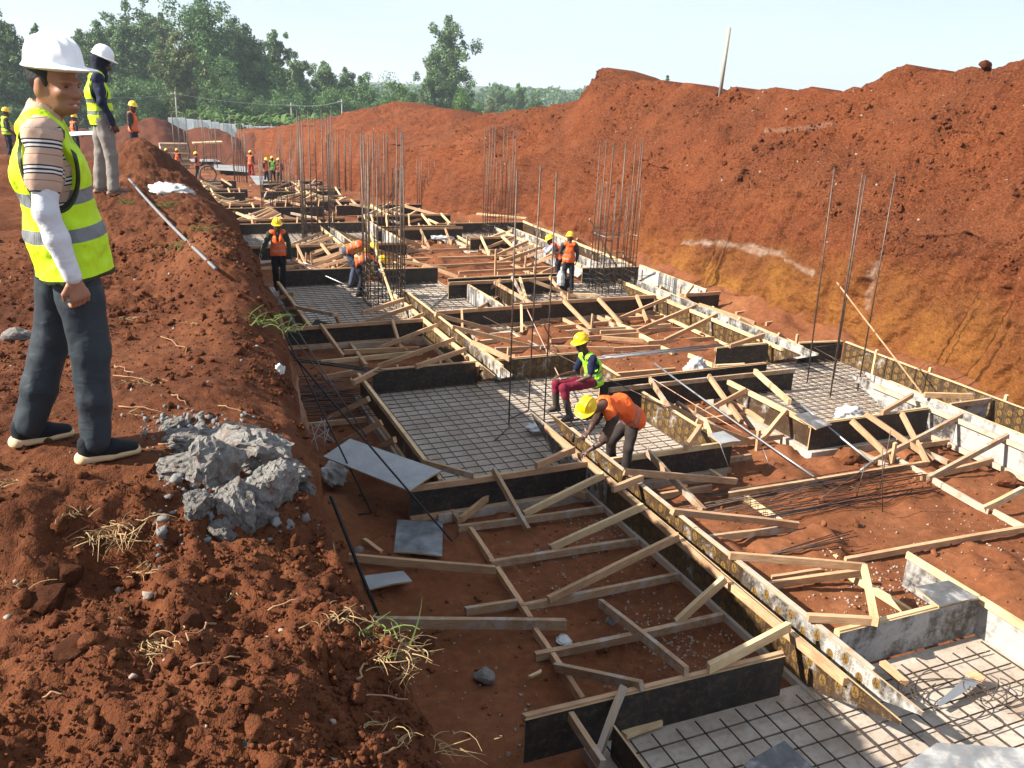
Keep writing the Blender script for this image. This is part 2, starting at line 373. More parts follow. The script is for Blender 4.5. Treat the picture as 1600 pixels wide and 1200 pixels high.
# ---- spoil heaps closing the far end of the pit
crest_px = [(120, 196), (165, 205), (195, 190), (215, 184), (240, 181), (262, 187), (290, 204), (308, 200), (322, 196), (345, 201), (372, 214), (386, 204), (402, 199), (420, 197), (440, 203), (470, 206), (520, 209), (560, 204), (600, 200)]
FARY = 86.0
cp = np.array([atY(x, y, FARY) for x, y in crest_px])
xs = np.linspace(-46, 22, 380); vs = np.linspace(-1, 1, 60)
cz = np.interp(xs, cp[:, 0], cp[:, 2]); cz = np.where(xs < cp[0, 0], cp[0, 2], cz)
X, W = np.meshgrid(xs, vs, indexing='ij'); Yh = FARY+W*9+1.2*fbm(X*.2, 1.1, seed=101)[:, :]
base = floor_z(0, FARY)-.6
Zh = base+(cz[:, None]-base)*(1-np.abs(W)**1.15)+.14*fbm(X*.6, Yh*.6, seed=102)*(1-np.abs(W))+.10*fbm(X*1.9, Yh*1.9, seed=103)-.15
tag(obj('spoil_ridge', mesh_np('spoil_ridge', np.stack([X, Yh, Zh], -1).reshape(-1, 3), grid_faces(*X.shape)[:, ::-1], M_FAR, True)), kind='structure')

# ---- land beyond, out to the horizon
def land_z(X, Y):
    D = np.hypot(X, Y)
    return -3.1-.030*np.clip(D-75, 0, 260) - .008*np.clip(D-335, 0, 900) + .5*fbm(X*.02, Y*.02, seed=111) + 24*sstep(700, 1500, D)
rr = np.concatenate([np.linspace(50, 200, 40), np.geomspace(205, 6000, 50)]); th = np.linspace(-math.radians(80), math.radians(80), 120)
Rr, Th = np.meshgrid(rr, th, indexing='ij'); X = Rr*np.sin(Th+.2); Y = Rr*np.cos(Th+.2)
mg = Mat('grassland', .95, .1); mg.color(mg.mix(mg.noise(.05, detail=6), (.035, .06, .016), (.10, .115, .035)))
tag(obj('ground', mesh_np('ground', np.stack([X, Y, land_z(X, Y)], -1).reshape(-1, 3), grid_faces(*X.shape)[:, ::-1], mg.m, True)), kind='structure')
# ground under and behind the left bank and camera
mgl = MB(); 
xs2 = np.linspace(-60, 60, 40); ys2 = np.linspace(-70, 60, 40); X, Y = np.meshgrid(xs2, ys2, indexing='ij')
tag(obj('subsoil', mesh_np('subsoil', np.stack([X, Y, -3.2+0*X], -1).reshape(-1, 3), grid_faces(*X.shape), M_FAR, True)), kind='structure')
# ================================================================== FORMWORK
def timber_material(name, a, b, c, splash=0.0):
    m = Mat(name, .75, .25)
    g = m.noise(7, m.co(scale=(1.0, 14, 14)), detail=5, rough=.6, dist=.4); blot = m.noise(3.0, detail=3)
    col = m.ramp(g, [(.3, a), (.52, b), (.75, c)])
    rv = m.rnd()
    col = m.mix(m.math('MULTIPLY', m.ramp(blot, [(.45, 0.0), (.7, 1.0)]), .5), col, tuple(v*.55 for v in a))
    col = m.mix(m.math('MULTIPLY', rv, .34), col, (.27, .18, .115))
    col = m.mix(m.math('MULTIPLY', m.ramp(m.noise(2.2, detail=5), [(.52, 0.0), (.66, 1.0)]), .35), col, (.17, .06, .028))   # red dust
    if splash:
        sp = m.ramp(m.noise(5, detail=6, rough=.7), [(.5-.12*splash, 0.0), (.6-.1*splash, 1.0)]); col = m.mix(m.math('MULTIPLY', sp, .6), col, (.38, .345, .31))
    m.color(col); m.bump(g, .35, .004); return m.m
M_TIMBER = timber_material('sawn_timber', (0.338, 0.185, 0.092), (0.500, 0.300, 0.163), (0.650, 0.431, 0.256))
M_FRESH = timber_material('fresh_timber', (0.508, 0.340, 0.162), (0.659, 0.475, 0.265), (0.756, 0.583, 0.356))
M_GREY = timber_material('weathered_timber', (0.247, 0.147, 0.078), (0.375, 0.237, 0.132), (0.510, 0.348, 0.213), splash=.05)
M_SPLASH = timber_material('cement_splashed_timber', (0.299, 0.207, 0.115), (0.460, 0.322, 0.196), (0.575, 0.437, 0.287), splash=1.0)
TM = {'t': M_TIMBER, 'f': M_FRESH, 'g': M_GREY, 's': M_SPLASH}
def ply_material(name, base, hi, splash, dirt=.3):
    m = Mat(name, .5, .35)
    n1 = m.noise(3.5, detail=6, rough=.65); n2 = m.noise(16, detail=5, rough=.7)
    c = m.mix(m.ramp(n1, [(.35, 0.0), (.7, 1.0)]), base, hi)
    c = m.mix(m.math('MULTIPLY', m.ramp(n2, [(.5, 0.0), (.7, 1.0)]), dirt), c, (.24, .13, .075))
    if splash:
        drip = m.math('ADD', m.math('MULTIPLY', m.noise(3.2, m.co(scale=(1.0, 1.0, .6)), detail=4), .6), m.math('MULTIPLY', m.noise(15, detail=8, rough=.78), .4))
        f = m.ramp(drip, [(.58-.2*splash, 0.0), (.70-.2*splash, 1.0)])
        c = m.mix(m.math('MULTIPLY', f, .78), c, m.mix(n2, (.27, .26, .25), (.50, .485, .46)))
        m.rough(m.mix(f, (.45,)*3, (.9,)*3))
    m.color(c); m.bump(n2, .2, .003); return m.m
M_PLY = ply_material('film_faced_plywood', (.012, .010, .009), (.032, .026, .023), 0)
M_PLYB = ply_material('brown_film_plywood', (.030, .018, .010), (.060, .036, .020), .12)
M_PLYS = ply_material('cement_splashed_plywood', (.028, .024, .022), (.07, .062, .055), .75)
M_PLYW = ply_material('whitened_plywood', (.05, .045, .042), (.12, .11, .10), 1.05)
M_PLYG = ply_material('grey_plywood_sheet', (.20, .215, .225), (.29, .30, .305), .0, dirt=.35)
M_EDGE = timber_material('plywood_edge', (.34, .22, .105), (.46, .32, .165), (.54, .40, .23))
M_GOLD = simple('gold_print', (.155, .088, .022), .65, var=.55, nscale=14)
M_INK = simple('dark_print', (.018, .012, .009), .6)
PLY = {'k': M_PLY, 'b': M_PLYB, 's': M_PLYS, 'w': M_PLYW}

def part(name, me, parent, world, rot=None):
    """a part placed at a world point under an unrotated parent"""
    o = bpy.data.objects.new(name, me); o.location = Vector(world)-parent.location
    if rot is not None: o.rotation_mode = 'QUATERNION'; o.rotation_quaternion = rot
    return link(o, parent)
def frame_quat(d, roll=0.0):
    x = Vector(d).normalized(); up = Vector((0, 0, 1)) if abs(x.z) < .95 else Vector((0, 1, 0))
    y = up.cross(x).normalized(); z = x.cross(y)
    R = Matrix((x, y, z)).transposed()
    return (R @ Matrix.Rotation(roll, 3, 'X')).to_quaternion()
def timber_mesh(L, w, h, mat, r):
    n = 4; V = []; bow = r.uniform(-1, 1)*.006*L; bow2 = r.uniform(-1, 1)*.004*L
    for i in range(n):
        t = i/(n-1); x = (t-.5)*L; k = 1-(2*t-1)**2
        jy, jz = r.uniform(-1, 1)*.0025, r.uniform(-1, 1)*.0025; tw = r.uniform(-1, 1)*.02
        sk = r.uniform(-1, 1)*.012 if i in (0, n-1) else 0
        for (a, b) in ((-1, -1), (1, -1), (1, 1), (-1, 1)):
            y, z = a*w/2+jy, b*h/2+jz
            V.append((x+sk*a, y*math.cos(tw)-z*math.sin(tw)+bow*k, z*math.cos(tw)+y*math.sin(tw)+bow2*k))
    F = [(i*4+k, i*4+(k+1) % 4, (i+1)*4+(k+1) % 4, (i+1)*4+k) for i in range(n-1) for k in range(4)]
    F += [(3, 2, 1, 0), tuple((n-1)*4+k for k in range(4))]
    return mesh_np('timber', V, F, mat)
R_T = random.Random(11)
def timber(parent, a, b, name='brace', w=.05, h=.085, mat='t', roll=None):
    a, b = np.array(a, float), np.array(b, float); L = float(np.linalg.norm(b-a))
    me = timber_mesh(L, w*R_T.uniform(.92, 1.1), h*R_T.uniform(.92, 1.08), TM[mat], R_T)
    q = frame_quat(b-a, R_T.uniform(-.08, .08) if roll is None else roll)
    if parent is None:
        o = bpy.data.objects.new(name, me); o.location = (a+b)/2; o.rotation_mode = 'QUATERNION'; o.rotation_quaternion = q; return link(o)
    return part(name, me, parent, (a+b)/2, q)
def TP(parent, x1, y1, z1, x2, y2, z2, mat='t', name='brace', w=.05, h=.085, roll=None):
    """timber between two photo pixels at the given heights of its centre line"""
    return timber(parent, P(x1, y1, z1), P(x2, y2, z2), name, w, h, mat, roll)

def emblem_mesh():
    d = MB(); n = 20; rr = .058
    d.add([(0, 0, 0)]+[(rr*math.cos(2*math.pi*k/n), 0, rr*1.08*math.sin(2*math.pi*k/n)) for k in range(n)], [(0, k+1, (k+1) % n+1) for k in range(n)])
    return d
def letters(txt, size):
    cu = bpy.data.curves.new('t', 'FONT'); cu.body = txt; cu.size = size; cu.align_x = 'CENTER'; cu.align_y = 'CENTER'; cu.resolution_u = 2
    o = bpy.data.objects.new('t', cu); COL.objects.link(o); dg = bpy.context.evaluated_depsgraph_get()
    me = bpy.data.meshes.new_from_object(o.evaluated_get(dg)); v = [tuple(p.co) for p in me.vertices]; f = [tuple(p.vertices) for p in me.polygons]
    bpy.data.objects.remove(o); bpy.data.curves.remove(cu); bpy.data.meshes.remove(me); return v, f
LET_J = letters('J', .07); LET_S = letters('S', .07)
def print_mesh(L, H, seed, side, t0=0, t1=0):
    """rows of gold discs with J and S, and columns of small strokes, on one face of a panel L long and H high.
    local x along the panel, z up from its bottom; side = +-1 is the y side that carries the print"""
    r = random.Random(seed); v = []; f = []; mi = []
    def put(pts, faces, m, y):
        b = len(v); v.extend((p[0], side*y, p[1]) for p in pts)
        for q in faces:
            q = tuple(i+b for i in q); f.append(q if side < 0 else q[::-1]); mi.append(m)
    x = .10+r.uniform(0, .08); k = 0
    def ok(px, pz): return px-.05 > (t0*(1-pz/H) if t0 else 0) and px+.05 < L-(t1*(1-pz/H) if t1 else 0)
    while x < L-.08:
        for row in range(3):
            pz = H*(.17+.34*row) + (.055 if k % 2 else -.01)
            if pz > H-.045 or pz < .05 or not ok(x, pz): continue
            n = 18; put([(x, pz)]+[(x+.044*math.cos(2*math.pi*i/n), pz+.054*math.sin(2*math.pi*i/n)) for i in range(n)], [(0, i+1, (i+1) % n+1) for i in range(n)], 0, .0105)
            for (lv, lf), dx, dz in ((LET_J, -.012, .017), (LET_S, .012, -.017)):
                put([(x-side*(dx+p[0]), pz+dz+p[1]) for p in lv], [q if True else q for q in lf], 1, .0118)
        for row in range(int(H/.016)):                                # the small unreadable lettering between the discs
            pz = .02+row*.016
            if pz > H-.02: break
            for c in range(2):
                w = r.uniform(.010, .028); px = x+.085+c*.034
                if r.random() < .78 and ok(px, pz): put([(px-w/2, pz), (px+w/2, pz), (px+w/2, pz+.007), (px-w/2, pz+.007)], [(0, 1, 2, 3)], 0, .0105)
        x += .185; k += 1
    if not f: return None
    me = mesh_np('print', v, f); me.materials.append(M_GOLD); me.materials.append(M_INK)
    me.polygons.foreach_set('material_index', np.array(mi, np.int32)); me.update(); return me
_pn = [0]
def panels(parent, a, b, z0=0.0, z1=.42, mat='k', taper=(0, 0), prints=None, sheet=2.44, rails=None, railmat='t', lean=0.0, brk=None):
    """upright plywood boards from a=(x,y) to b, cut into sheets; taper: the ends run out to a point at the top.
    rails: list of (side, z, mat) walers on that side"""
    a, b = np.array(a, float), np.array(b, float); L = np.linalg.norm(b-a); d = (b-a)/L; nrm = np.array([-d[1], d[0]])
    n = max(1, int(round(L/sheet))); th = .019
    ang = math.atan2(d[1], d[0])
    for i in range(n):
        s0, s1 = L*i/n+(.002 if i else 0), L*(i+1)/n-(.002 if i < n-1 else 0); Lc = s1-s0
        H = (z1-z0)+R_T.uniform(-.006, .006)
        t0 = taper[0] if i == 0 else 0; t1 = taper[1] if i == n-1 else 0
        pr = [(t0, 0), (Lc-t1, 0)] + ([(Lc, H-.035)] if t1 else []) + [(Lc, H), (0, H)] + ([(0, H-.035)] if t0 else [])
        k = len(pr); V = [(x, -th/2, z) for x, z in pr]+[(x, th/2, z) for x, z in pr]
        F = [tuple(range(k)), tuple(range(2*k-1, k-1, -1))]+[(j, j+k, (j+1) % k+k, (j+1) % k) for j in range(k)]
        mt = mat[i % len(mat)]
        me = mesh_np('panel', V, F, PLY[mt]); me.materials.append(M_EDGE)
        me.polygons.foreach_set('material_index', np.array([0, 0]+[1]*k, np.int32))
        p0 = a+d*s0
        o = part('panel', me, parent, (p0[0], p0[1], z0), Matrix.Rotation(ang+R_T.uniform(-.004, .004), 3, 'Z').to_quaternion())
        if prints and mt != 'w':
            _pn[0] += 1
            pm = print_mesh(Lc, H, _pn[0], prints, t0, t1)
            if pm:
                po = bpy.data.objects.new('print', pm); link(po, o); po['kind'] = 'stuff'
    for (side, z, mt) in (rails or []):
        off = nrm*side*(th/2+.024)
        s = 0 if not taper[0] else taper[0]*.55; e = L-(taper[1]*.55 if taper[1] else 0)
        while s < e-.2:
            l = min(R_T.uniform(2.6, 3.9), e-s)
            if e-s-l < .5: l = e-s
            p, q = a+d*s+off, a+d*(s+l-.004)+off
            timber(parent, (p[0], p[1], z), (q[0], q[1], z), 'rail', .045, .075, mt, roll=0); s += l
def form(loc, label, name='formwork', group=None):
    o = empty(name, loc); tag(o, label, 'formwork', group); return o

# ---------------------------------------------------------------- column one, strip between first and second pad
F1 = form((5.37, 7.5, 0), 'long braced strip formwork with printed plywood running from the nearest pad to the second', group='strip footing forms')
panels(F1, (5.24, 4.08), (5.24, 11.4), mat='bbs', taper=(1.05, 1.0), prints=1, rails=[(1, .385, 't'), (1, -.03, 's')])
panels(F1, (5.50, 4.10), (5.50, 11.2), mat='sbb', taper=(1.05, 1.0), prints=1, rails=[(-1, .385, 's')])
for a in [(944, 742, .46, 819, 803, .02, 'f'), (1005, 791, .47, 861, 856, .03, 'f'), (1061, 838, .47, 857, 937, .03, 't'), (1133, 904, .48, 1058, 972, .05, 'f'), (1232, 979, .50, 1107, 1044, .47, 'f')]: TP(F1, *a)
for a in [(943, 795, .0, 716, 826, -.02), (997, 845, .0, 765, 881, -.02), (1061, 900, .0, 815, 950, -.02), (810, 942, -.03, 727, 955, -.05), (1130, 963, .03, 836, 1026, -.02)]: TP(F1, *a, mat='g', name='strut')
for a in [(690, 780, -.03, 718, 816, -.03), (735, 828, -.03, 772, 884, -.03), (777, 890, -.03, 829, 969, -.03), (836, 986, -.03, 910, 1095, -.03)]: TP(F1, *a, name='sleeper_board')
for a in [(975, 737, .47, 1150, 752, .08, 't'), (1003, 747, .49, 957, 764, .49, 't'), (1050, 799, .47, 1247, 820, .08, 't'), (1140, 868, .47, 1352, 886, .3, 't'), (1262, 965, .48, 1372, 971, .48, 't'), (1350, 888, .36, 1367, 972, .50, 'f')]: TP(F1, *a)
for a in [(1195, 916, .03, 1345, 894, .1), (1030, 776, -.02, 1112, 762, -.02)]: TP(F1, *a, mat='t', name='strut')
for a in [(1165, 778, -.02, 1308, 875, -.02, 'f'), (1328, 900, -.02, 1422, 957, -.02, 'f'), (1094, 727, -.02, 1131, 751, -.02, 'f')]: TP(F1, *a, name='sleeper_board')
TP(F1, 1100, 843, -.01, 1243, 825, .04, 'g', 'strut')

# ---------------------------------------------------------------- first pad (nearest)
F2 = form((5.2, 3, 0), 'black plywood pad formwork at the bottom right corner around the nearest rebar mat', group='pad footing forms')
panels(F2, (2.42, 5.13), (4.92, 5.1), mat='k', rails=[(1, .40, 't')])
panels(F2, (5.62, 5.2), (7.44, 5.2), mat='s', rails=[(1, .40, 'f')])
panels(F2, (7.46, 5.2), (7.46, .6), mat='w', rails=[(-1, .40, 'f')])
panels(F2, (3.12, 4.95), (3.12, .6), z1=.30, mat='k', rails=[(1, .10, 's')])
panels(F2, (7.46, 6.15), (7.46, 5.25), mat='s', rails=[(-1, .40, 'f')])
for a in [(868, 1042, .02, 1003, 1072, .47, 'g'), (975, 1072, .50, 934, 1183, .08, 's'), (887, 1112, .36, 941, 1194, .28, 'g'), (938, 942, -.02, 1073, 1050, .47, 'g')]: TP(F2, *a)

# ---------------------------------------------------------------- second pad
F3 = form((5.3, 11.8, 0), 'pad formwork in the middle around the half shaded rebar mat with the seated worker', group='pad footing forms')
panels(F3, (2.75, 9.5), (5.20, 9.5), mat='k', rails=[(-1, .39, 't'), (-1, -.03, 't')])
panels(F3, (5.56, 9.5), (7.55, 9.5), mat='k', rails=[(-1, .39, 'f'), (-1, -.03, 'g')])
panels(F3, (3.42, 14.05), (5.34, 14.05), mat='k', rails=[(1, .40, 't')])
panels(F3, (5.68, 14.05), (7.42, 14.05), mat='b', rails=[(1, .40, 't')], prints=-1)
panels(F3, (3.2, 14.0), (3.2, 9.55), mat='b', rails=[(-1, .39, 'f'), (-1, .0, 't')])
panels(F3, (7.36, 11.75), (7.36, 9.55), mat='b', prints=-1, rails=[(1, .395, 'f')])
panels(F3, (7.40, 13.95), (7.40, 12.6), mat='b', prints=-1, rails=[(1, .395, 'f')])
for a in [(502, 621, .0, 550, 594, .46), (512, 654, .0, 576, 623, .46), (535, 692, .0, 596, 660, .46), (580, 706, .05, 617, 687, .46), (552, 598, .47, 592, 577, .48)]: TP(F3, *a)
for a in [(478, 665, .02, 572, 655, .02), (507, 590, .2, 575, 577, .3), (780, 763, .12, 720, 812, .0), (842, 755, .03, 916, 774, .03), (1094, 667, .47, 1071, 700, .50)]: TP(F3, *a)
TP(F3, 593, 578, .42, 596, 606, .02, name='stake'); TP(F3, 728, 556, .44, 729, 592, .02, name='stake'); TP(F3, 747, 570, .44, 747, 594, .02, name='stake')
for a in [(771, 733, .50, 825, 828, .0, 'g'), (662, 722, .46, 740, 743, .47, 'g'), (838, 728, .48, 897, 702, .50, 't'), (1010, 704, .47, 1099, 798, .0, 'g')]: TP(F3, *a)

# ---------------------------------------------------------------- strip between second and third pad
F4 = form((5.5, 16.8, 0), 'sunlit strip formwork with many slanting braces between the middle pads', group='strip footing forms')
panels(F4, (5.36, 13.25), (5.36, 20.1), mat='bbs', taper=(1.0, .9), prints=1, rails=[(1, .39, 'f'), (1, -.02, 'f')])
panels(F4, (5.66, 13.2), (5.66, 20.25), mat='sbb', taper=(1.0, .9), rails=[(-1, .39, 'f')], prints=1)
for a in [(631, 468, .46, 566, 489, .44), (644, 479, .47, 540, 514, .03), (662, 491, .47, 577, 527, .02), (683, 508, .47, 590, 545, .02), (710, 530, .47, 591, 572, .03), (726, 546, .48, 650, 573, .46)]: TP(F4, *a)
for a in [(457, 540, .0, 575, 529, .0), (537, 550, .0, 655, 545, .0), (510, 515, .0, 647, 510, .0), (610, 524, .0, 650, 512, .0)]: TP(F4, *a, name='strut')
for a in [(525, 492, .42, 535, 516, .0), (534, 520, -.02, 572, 572, -.02)]: TP(F4, *a, name='sleeper_board', w=.06, h=.09)
for a in [(680, 491, .47, 772, 517, .03), (706, 511, .47, 827, 541, .03), (737, 535, .46, 797, 561, .46)]: TP(F4, *a)
for a in [(723, 524, .0, 860, 508, .0), (774, 546, .0, 855, 542, .0)]: TP(F4, *a, name='strut', mat='g')
for a in [(774, 500, -.02, 800, 518, -.02, 's'), (800, 520, -.02, 846, 545, -.02, 's')]: TP(F4, *a, name='sleeper_board')

# ---------------------------------------------------------------- third pad
F5 = form((5.2, 20, 0), 'pad formwork beside the left worker in orange, around a rebar mat', group='pad footing forms')
panels(F5, (2.5, 17.3), (5.3, 17.3), mat='k', rails=[(-1, .39, 't'), (-1, .0, 't')])
panels(F5, (5.75, 17.8), (8.3, 17.85), mat='k', rails=[(-1, .39, 't'), (-1, .0, 't')])
panels(F5, (3.3, 22.85), (5.3, 22.85), mat='k', rails=[(1, .40, 't')])
panels(F5, (5.8, 22.5), (7.3, 22.4), mat='k', rails=[(1, .40, 't')])
panels(F5, (2.98, 21.6), (2.98, 17.3), mat='b', rails=[(-1, .39, 't')])
panels(F5, (7.36, 20.2), (7.36, 17.9), mat='s', rails=[(1, .39, 'f')])
for a in [(405, 471, .1, 460, 460, .45), (405, 490, .0, 462, 480, .45), (405, 480, .0, 447, 477, .0), (779, 465, .0, 748, 482, .46), (782, 437, .45, 758, 458, .05), (462, 480, .52, 520, 491, .50, 'g')]: TP(F5, *a)

# ---------------------------------------------------------------- strip and pad behind
F6 = form((5.75, 26, 0), 'strip formwork behind the two bending workers with thin slanting braces', group='strip footing forms')
panels(F6, (5.62, 22.6), (5.62, 30.2), mat='bs', taper=(.8, .8), rails=[(1, .39, 'f')])
panels(F6, (5.90, 22.6), (5.90, 30.1), mat='sb', taper=(.8, .8), rails=[(-1, .39, 'f')])
for a in [(514, 367, .46, 462, 387, .02), (523, 369, .47, 462, 389, .02), (535, 382, .47, 463, 401, .02), (540, 392, .47, 481, 411, .02), (545, 404, .47, 476, 424, .03)]: TP(F6, *a)
for a in [(455, 405, .0, 545, 402, .0), (460, 416, .0, 550, 413, .0), (462, 396, .0, 530, 393, .0)]: TP(F6, *a, name='strut')
for a in [(556, 386, .47, 620, 398, .03), (560, 392, .47, 640, 412, .03), (552, 378, .46, 606, 388, .02)]: TP(F6, *a)
for a in [(472, 384, -.02, 482, 412, -.02), (612, 384, -.02, 660, 416, -.02)]: TP(F6, *a, name='sleeper_board')

# ---------------------------------------------------------------- right column
G1 = form((11.7, 7, 0), 'cement whitened strip formwork at the right edge below the cut bank', group='strip footing forms')
panels(G1, (11.60, 11.5), (11.60, 2.2), mat='sww', taper=(1.0, 0), rails=[(-1, .385, 's'), (-1, -.04, 's')])
panels(G1, (11.96, 11.55), (11.96, 2.2), mat='ww', taper=(1.0, 0), rails=[(1, .385, 'f')])
for a in [(1362, 722, .0, 1503, 649, .46, 'g'), (1450, 748, .0, 1575, 681, .46, 'g'), (1538, 795, .0, 1600, 764, .3, 'g'), (1352, 646, .50, 1458, 719, .0, 't')]: TP(G1, *a)
for a in [(1440, 747, -.02, 1560, 717, .0), (1425, 698, -.02, 1490, 688, .0), (1320, 876, -.02, 1604, 826, -.02), (1138, 773, .0, 1448, 724, .0)]: TP(G1, *a, name='strut')
for a in [(1390, 712, -.03, 1545, 800, -.03, 's'), (1552, 800, -.03, 1640, 845, -.03, 's')]: TP(G1, *a, name='sleeper_board')

G2 = form((11.1, 11.5, 0), 'printed plywood pad formwork on the right around the rebar mat with four tall bars', group='pad footing forms')
panels(G2, (9.1, 9.65), (11.5, 9.65), mat='k', rails=[(1, .40, 'f')])
panels(G2, (12.05, 9.75), (12.98, 9.75), mat='s', rails=[(-1, .39, 'g')])
panels(G2, (9.2, 11.85), (9.2, 9.7), mat='b', rails=[(-1, .39, 'f'), (1, .36, 'f')])
panels(G2, (13.05, 13.25), (13.05, 3.5), mat='b', prints=-1, rails=[(1, .40, 'f')])
panels(G2, (12.05, 13.45), (13.04, 13.3), mat='k', rails=[(1, .40, 'f')])
panels(G2, (10.15, 13.6), (11.4, 13.6), mat='k', rails=[(1, .40, 'f')])
for a in [(1180, 580, .49, 1234, 628, .47, 'f'), (1378, 645, .47, 1426, 617, .55, 't'), (1444, 617, .47, 1519, 619, .48, 't'), (1076, 555, .05, 1120, 573, .1, 'f'), (1120, 573, .25, 1163, 571, .28, 'f')]: TP(G2, *a)
for X_, Y_ in ((12.99, 12.4), (13.12, 11.2), (13.12, 9.6)): timber(G2, (X_+.06, Y_, -.1), (X_+.06, Y_, .5), 'stake', .045, .05, 'f')

G3 = form((11.7, 16, 0), 'bright yellow railed strip formwork with gold print between the right hand pads', group='strip footing forms')
panels(G3, (11.53, 12.8), (11.53, 20.0), mat='bb', taper=(.9, .9), prints=1, rails=[(1, .385, 'f'), (1, -.03, 'f')])
panels(G3, (11.93, 12.75), (11.93, 20.0), mat='s', taper=(.9, .9), rails=[(-1, .385, 'f')])
for a in [(1047, 464, .47, 967, 498, .03), (1087, 478, .47, 996, 517, .03), (1120, 492, .47, 1039, 532, .03), (1194, 523, .47, 1140, 541, .46)]: TP(G3, *a)
for a in [(860, 513, .0, 962, 503, .0), (974, 498, .0, 1037, 495, .0), (938, 519, .0, 1065, 514, .0), (860, 532, .0, 1000, 522, .0), (940, 528, .02, 1006, 532, .02), (1013, 536, .0, 1115, 529, .0), (860, 543, .0, 959, 545, .0), (959, 546, .0, 1032, 542, .0), (961, 478, .0, 1019, 488, .0)]: TP(G3, *a, name='strut')
for a in [(924, 483, -.02, 957, 501, -.02), (964, 506, -.02, 990, 517, -.02), (1000, 524, -.02, 1021, 535, -.02), (1032, 543, -.02, 1052, 551, -.02)]: TP(G3, *a, name='sleeper_board', mat='f')
for a in [(1137, 471, .05, 1294, 517, .08), (1197, 506, .05, 1237, 500, .05), (1100, 462, .1, 1205, 491, .05), (1150, 490, .05, 1205, 481, .05), (1092, 476, .45, 1180, 505, .3)]: TP(G3, *a, name='strut')

G4 = form((10.5, 19.7, 0), 'pad formwork around the thick rebar cage below the cut bank', group='pad footing forms')
panels(G4, (7.7, 18.05), (11.45, 18.05), mat='k', rails=[(-1, .39, 't'), (-1, .0, 'g')])
panels(G4, (12.1, 17.95), (13.3, 17.95), mat='k', rails=[(-1, .40, 't')])
panels(G4, (13.05, 21.5), (13.05, 18.2), mat='w', rails=[(1, .40, 'f')])
panels(G4, (11.2, 21.45), (12.9, 21.3), mat='k', rails=[(1, .40, 'f')])
panels(G4, (8.2, 18.1), (8.2, 20.4), mat='b', rails=[(1, .39, 't')])
for a in [(895, 460, .1, 932, 462, .1, 'f'), (828, 437, .47, 900, 464, .05, 't'), (800, 433, .47, 821, 473, .0, 's'), (1070, 462, .48, 1083, 446, .50, 'f')]: TP(G4, *a)

G5 = form((11.7, 25, 0), 'strip formwork running back beside the worker pair towards the far rebar cage', group='strip footing forms')
panels(G5, (11.45, 21.6), (11.55, 29.0), mat='ws', taper=(.6, .8), rails=[(1, .39, 'f')])
panels(G5, (12.0, 21.6), (12.1, 29.2), mat='s', taper=(.6, .8), rails=[(-1, .39, 'f')])
panels(G5, (12.9, 21.6), (13.2, 30.2), mat='sb', rails=[(1, .40, 'f')])
for a in [(801, 360, .47, 778, 370, .1), (820, 368, .47, 768, 387, .02), (846, 380, .47, 782, 399, .02), (862, 388, .47, 804, 407, .02), (866, 400, .47, 818, 417, .02)]: TP(G5, *a)
for a in [(620, 394, .0, 776, 387, .0), (626, 406, .0, 820, 400, .0), (660, 417, .05, 800, 411, .05), (717, 426, .1, 864, 418, .1), (662, 414, .3, 716, 433, .05), (620, 407, .3, 698, 420, .1)]: TP(G5, *a, name='strut')
timber(G5, P(774, 430, 0), P(774, 430, 0)+np.array([0, 0, .75]), 'stake', .05, .06)
for a in [(701, 362, .1, 740, 383, .1, 'f'), (707, 375, .0, 729, 386, .0, 'f'), (654, 350, .42, 666, 381, .0, 'g'), (700, 350, .42, 708, 362, .1, 't'), (763, 370, .2, 784, 391, .0, 't'), (669, 343, .3, 685, 350, .2, 'f'), (673, 372, .0, 690, 381, .0, 't')]: TP(G5, *a)

# ---------------------------------------------------------------- cross strips
X1 = form((8.8, 12.25, 0), 'grey railed cross strip formwork joining the seated worker\'s pad to the right hand pad', group='strip footing forms')
panels(X1, (6.95, 12.1), (10.8, 12.1), mat='k', rails=[(-1, .39, 'g')])
panels(X1, (6.95, 12.42), (10.5, 12.5), mat='k', rails=[(1, .39, 't')])
for a in [(1015, 592, .48, 1046, 638, .46, 'g'), (1107, 587, .48, 1158, 658, .03, 't'), (1055, 628, .0, 1117, 668, .05, 'g'), (1140, 628, .1, 1216, 670, .0, 't'), (1100, 656, .4, 1109, 680, .42, 'f'), (956, 586, .05, 1055, 578, .05, 't')]: TP(X1, *a)
X2 = form((8.7, 20.8, 0), 'dark cross strip formwork running left from the rebar cage pad', group='strip footing forms')
panels(X2, (7.0, 20.6), (10.4, 20.6), mat='k', rails=[(-1, .39, 't')])
panels(X2, (7.1, 20.95), (10.3, 20.95), mat='k', rails=[(1, .39, 't')])
X3 = form((8.5, 29.2, 0), 'dark cross strip formwork in front of the far red bank', group='strip footing forms')
panels(X3, (7.4, 29.2), (10.4, 29.2), mat='k', rails=[(-1, .39, 't')])
panels(X3, (7.4, 29.55), (10.3, 29.55), mat='k', rails=[(1, .39, 't')])

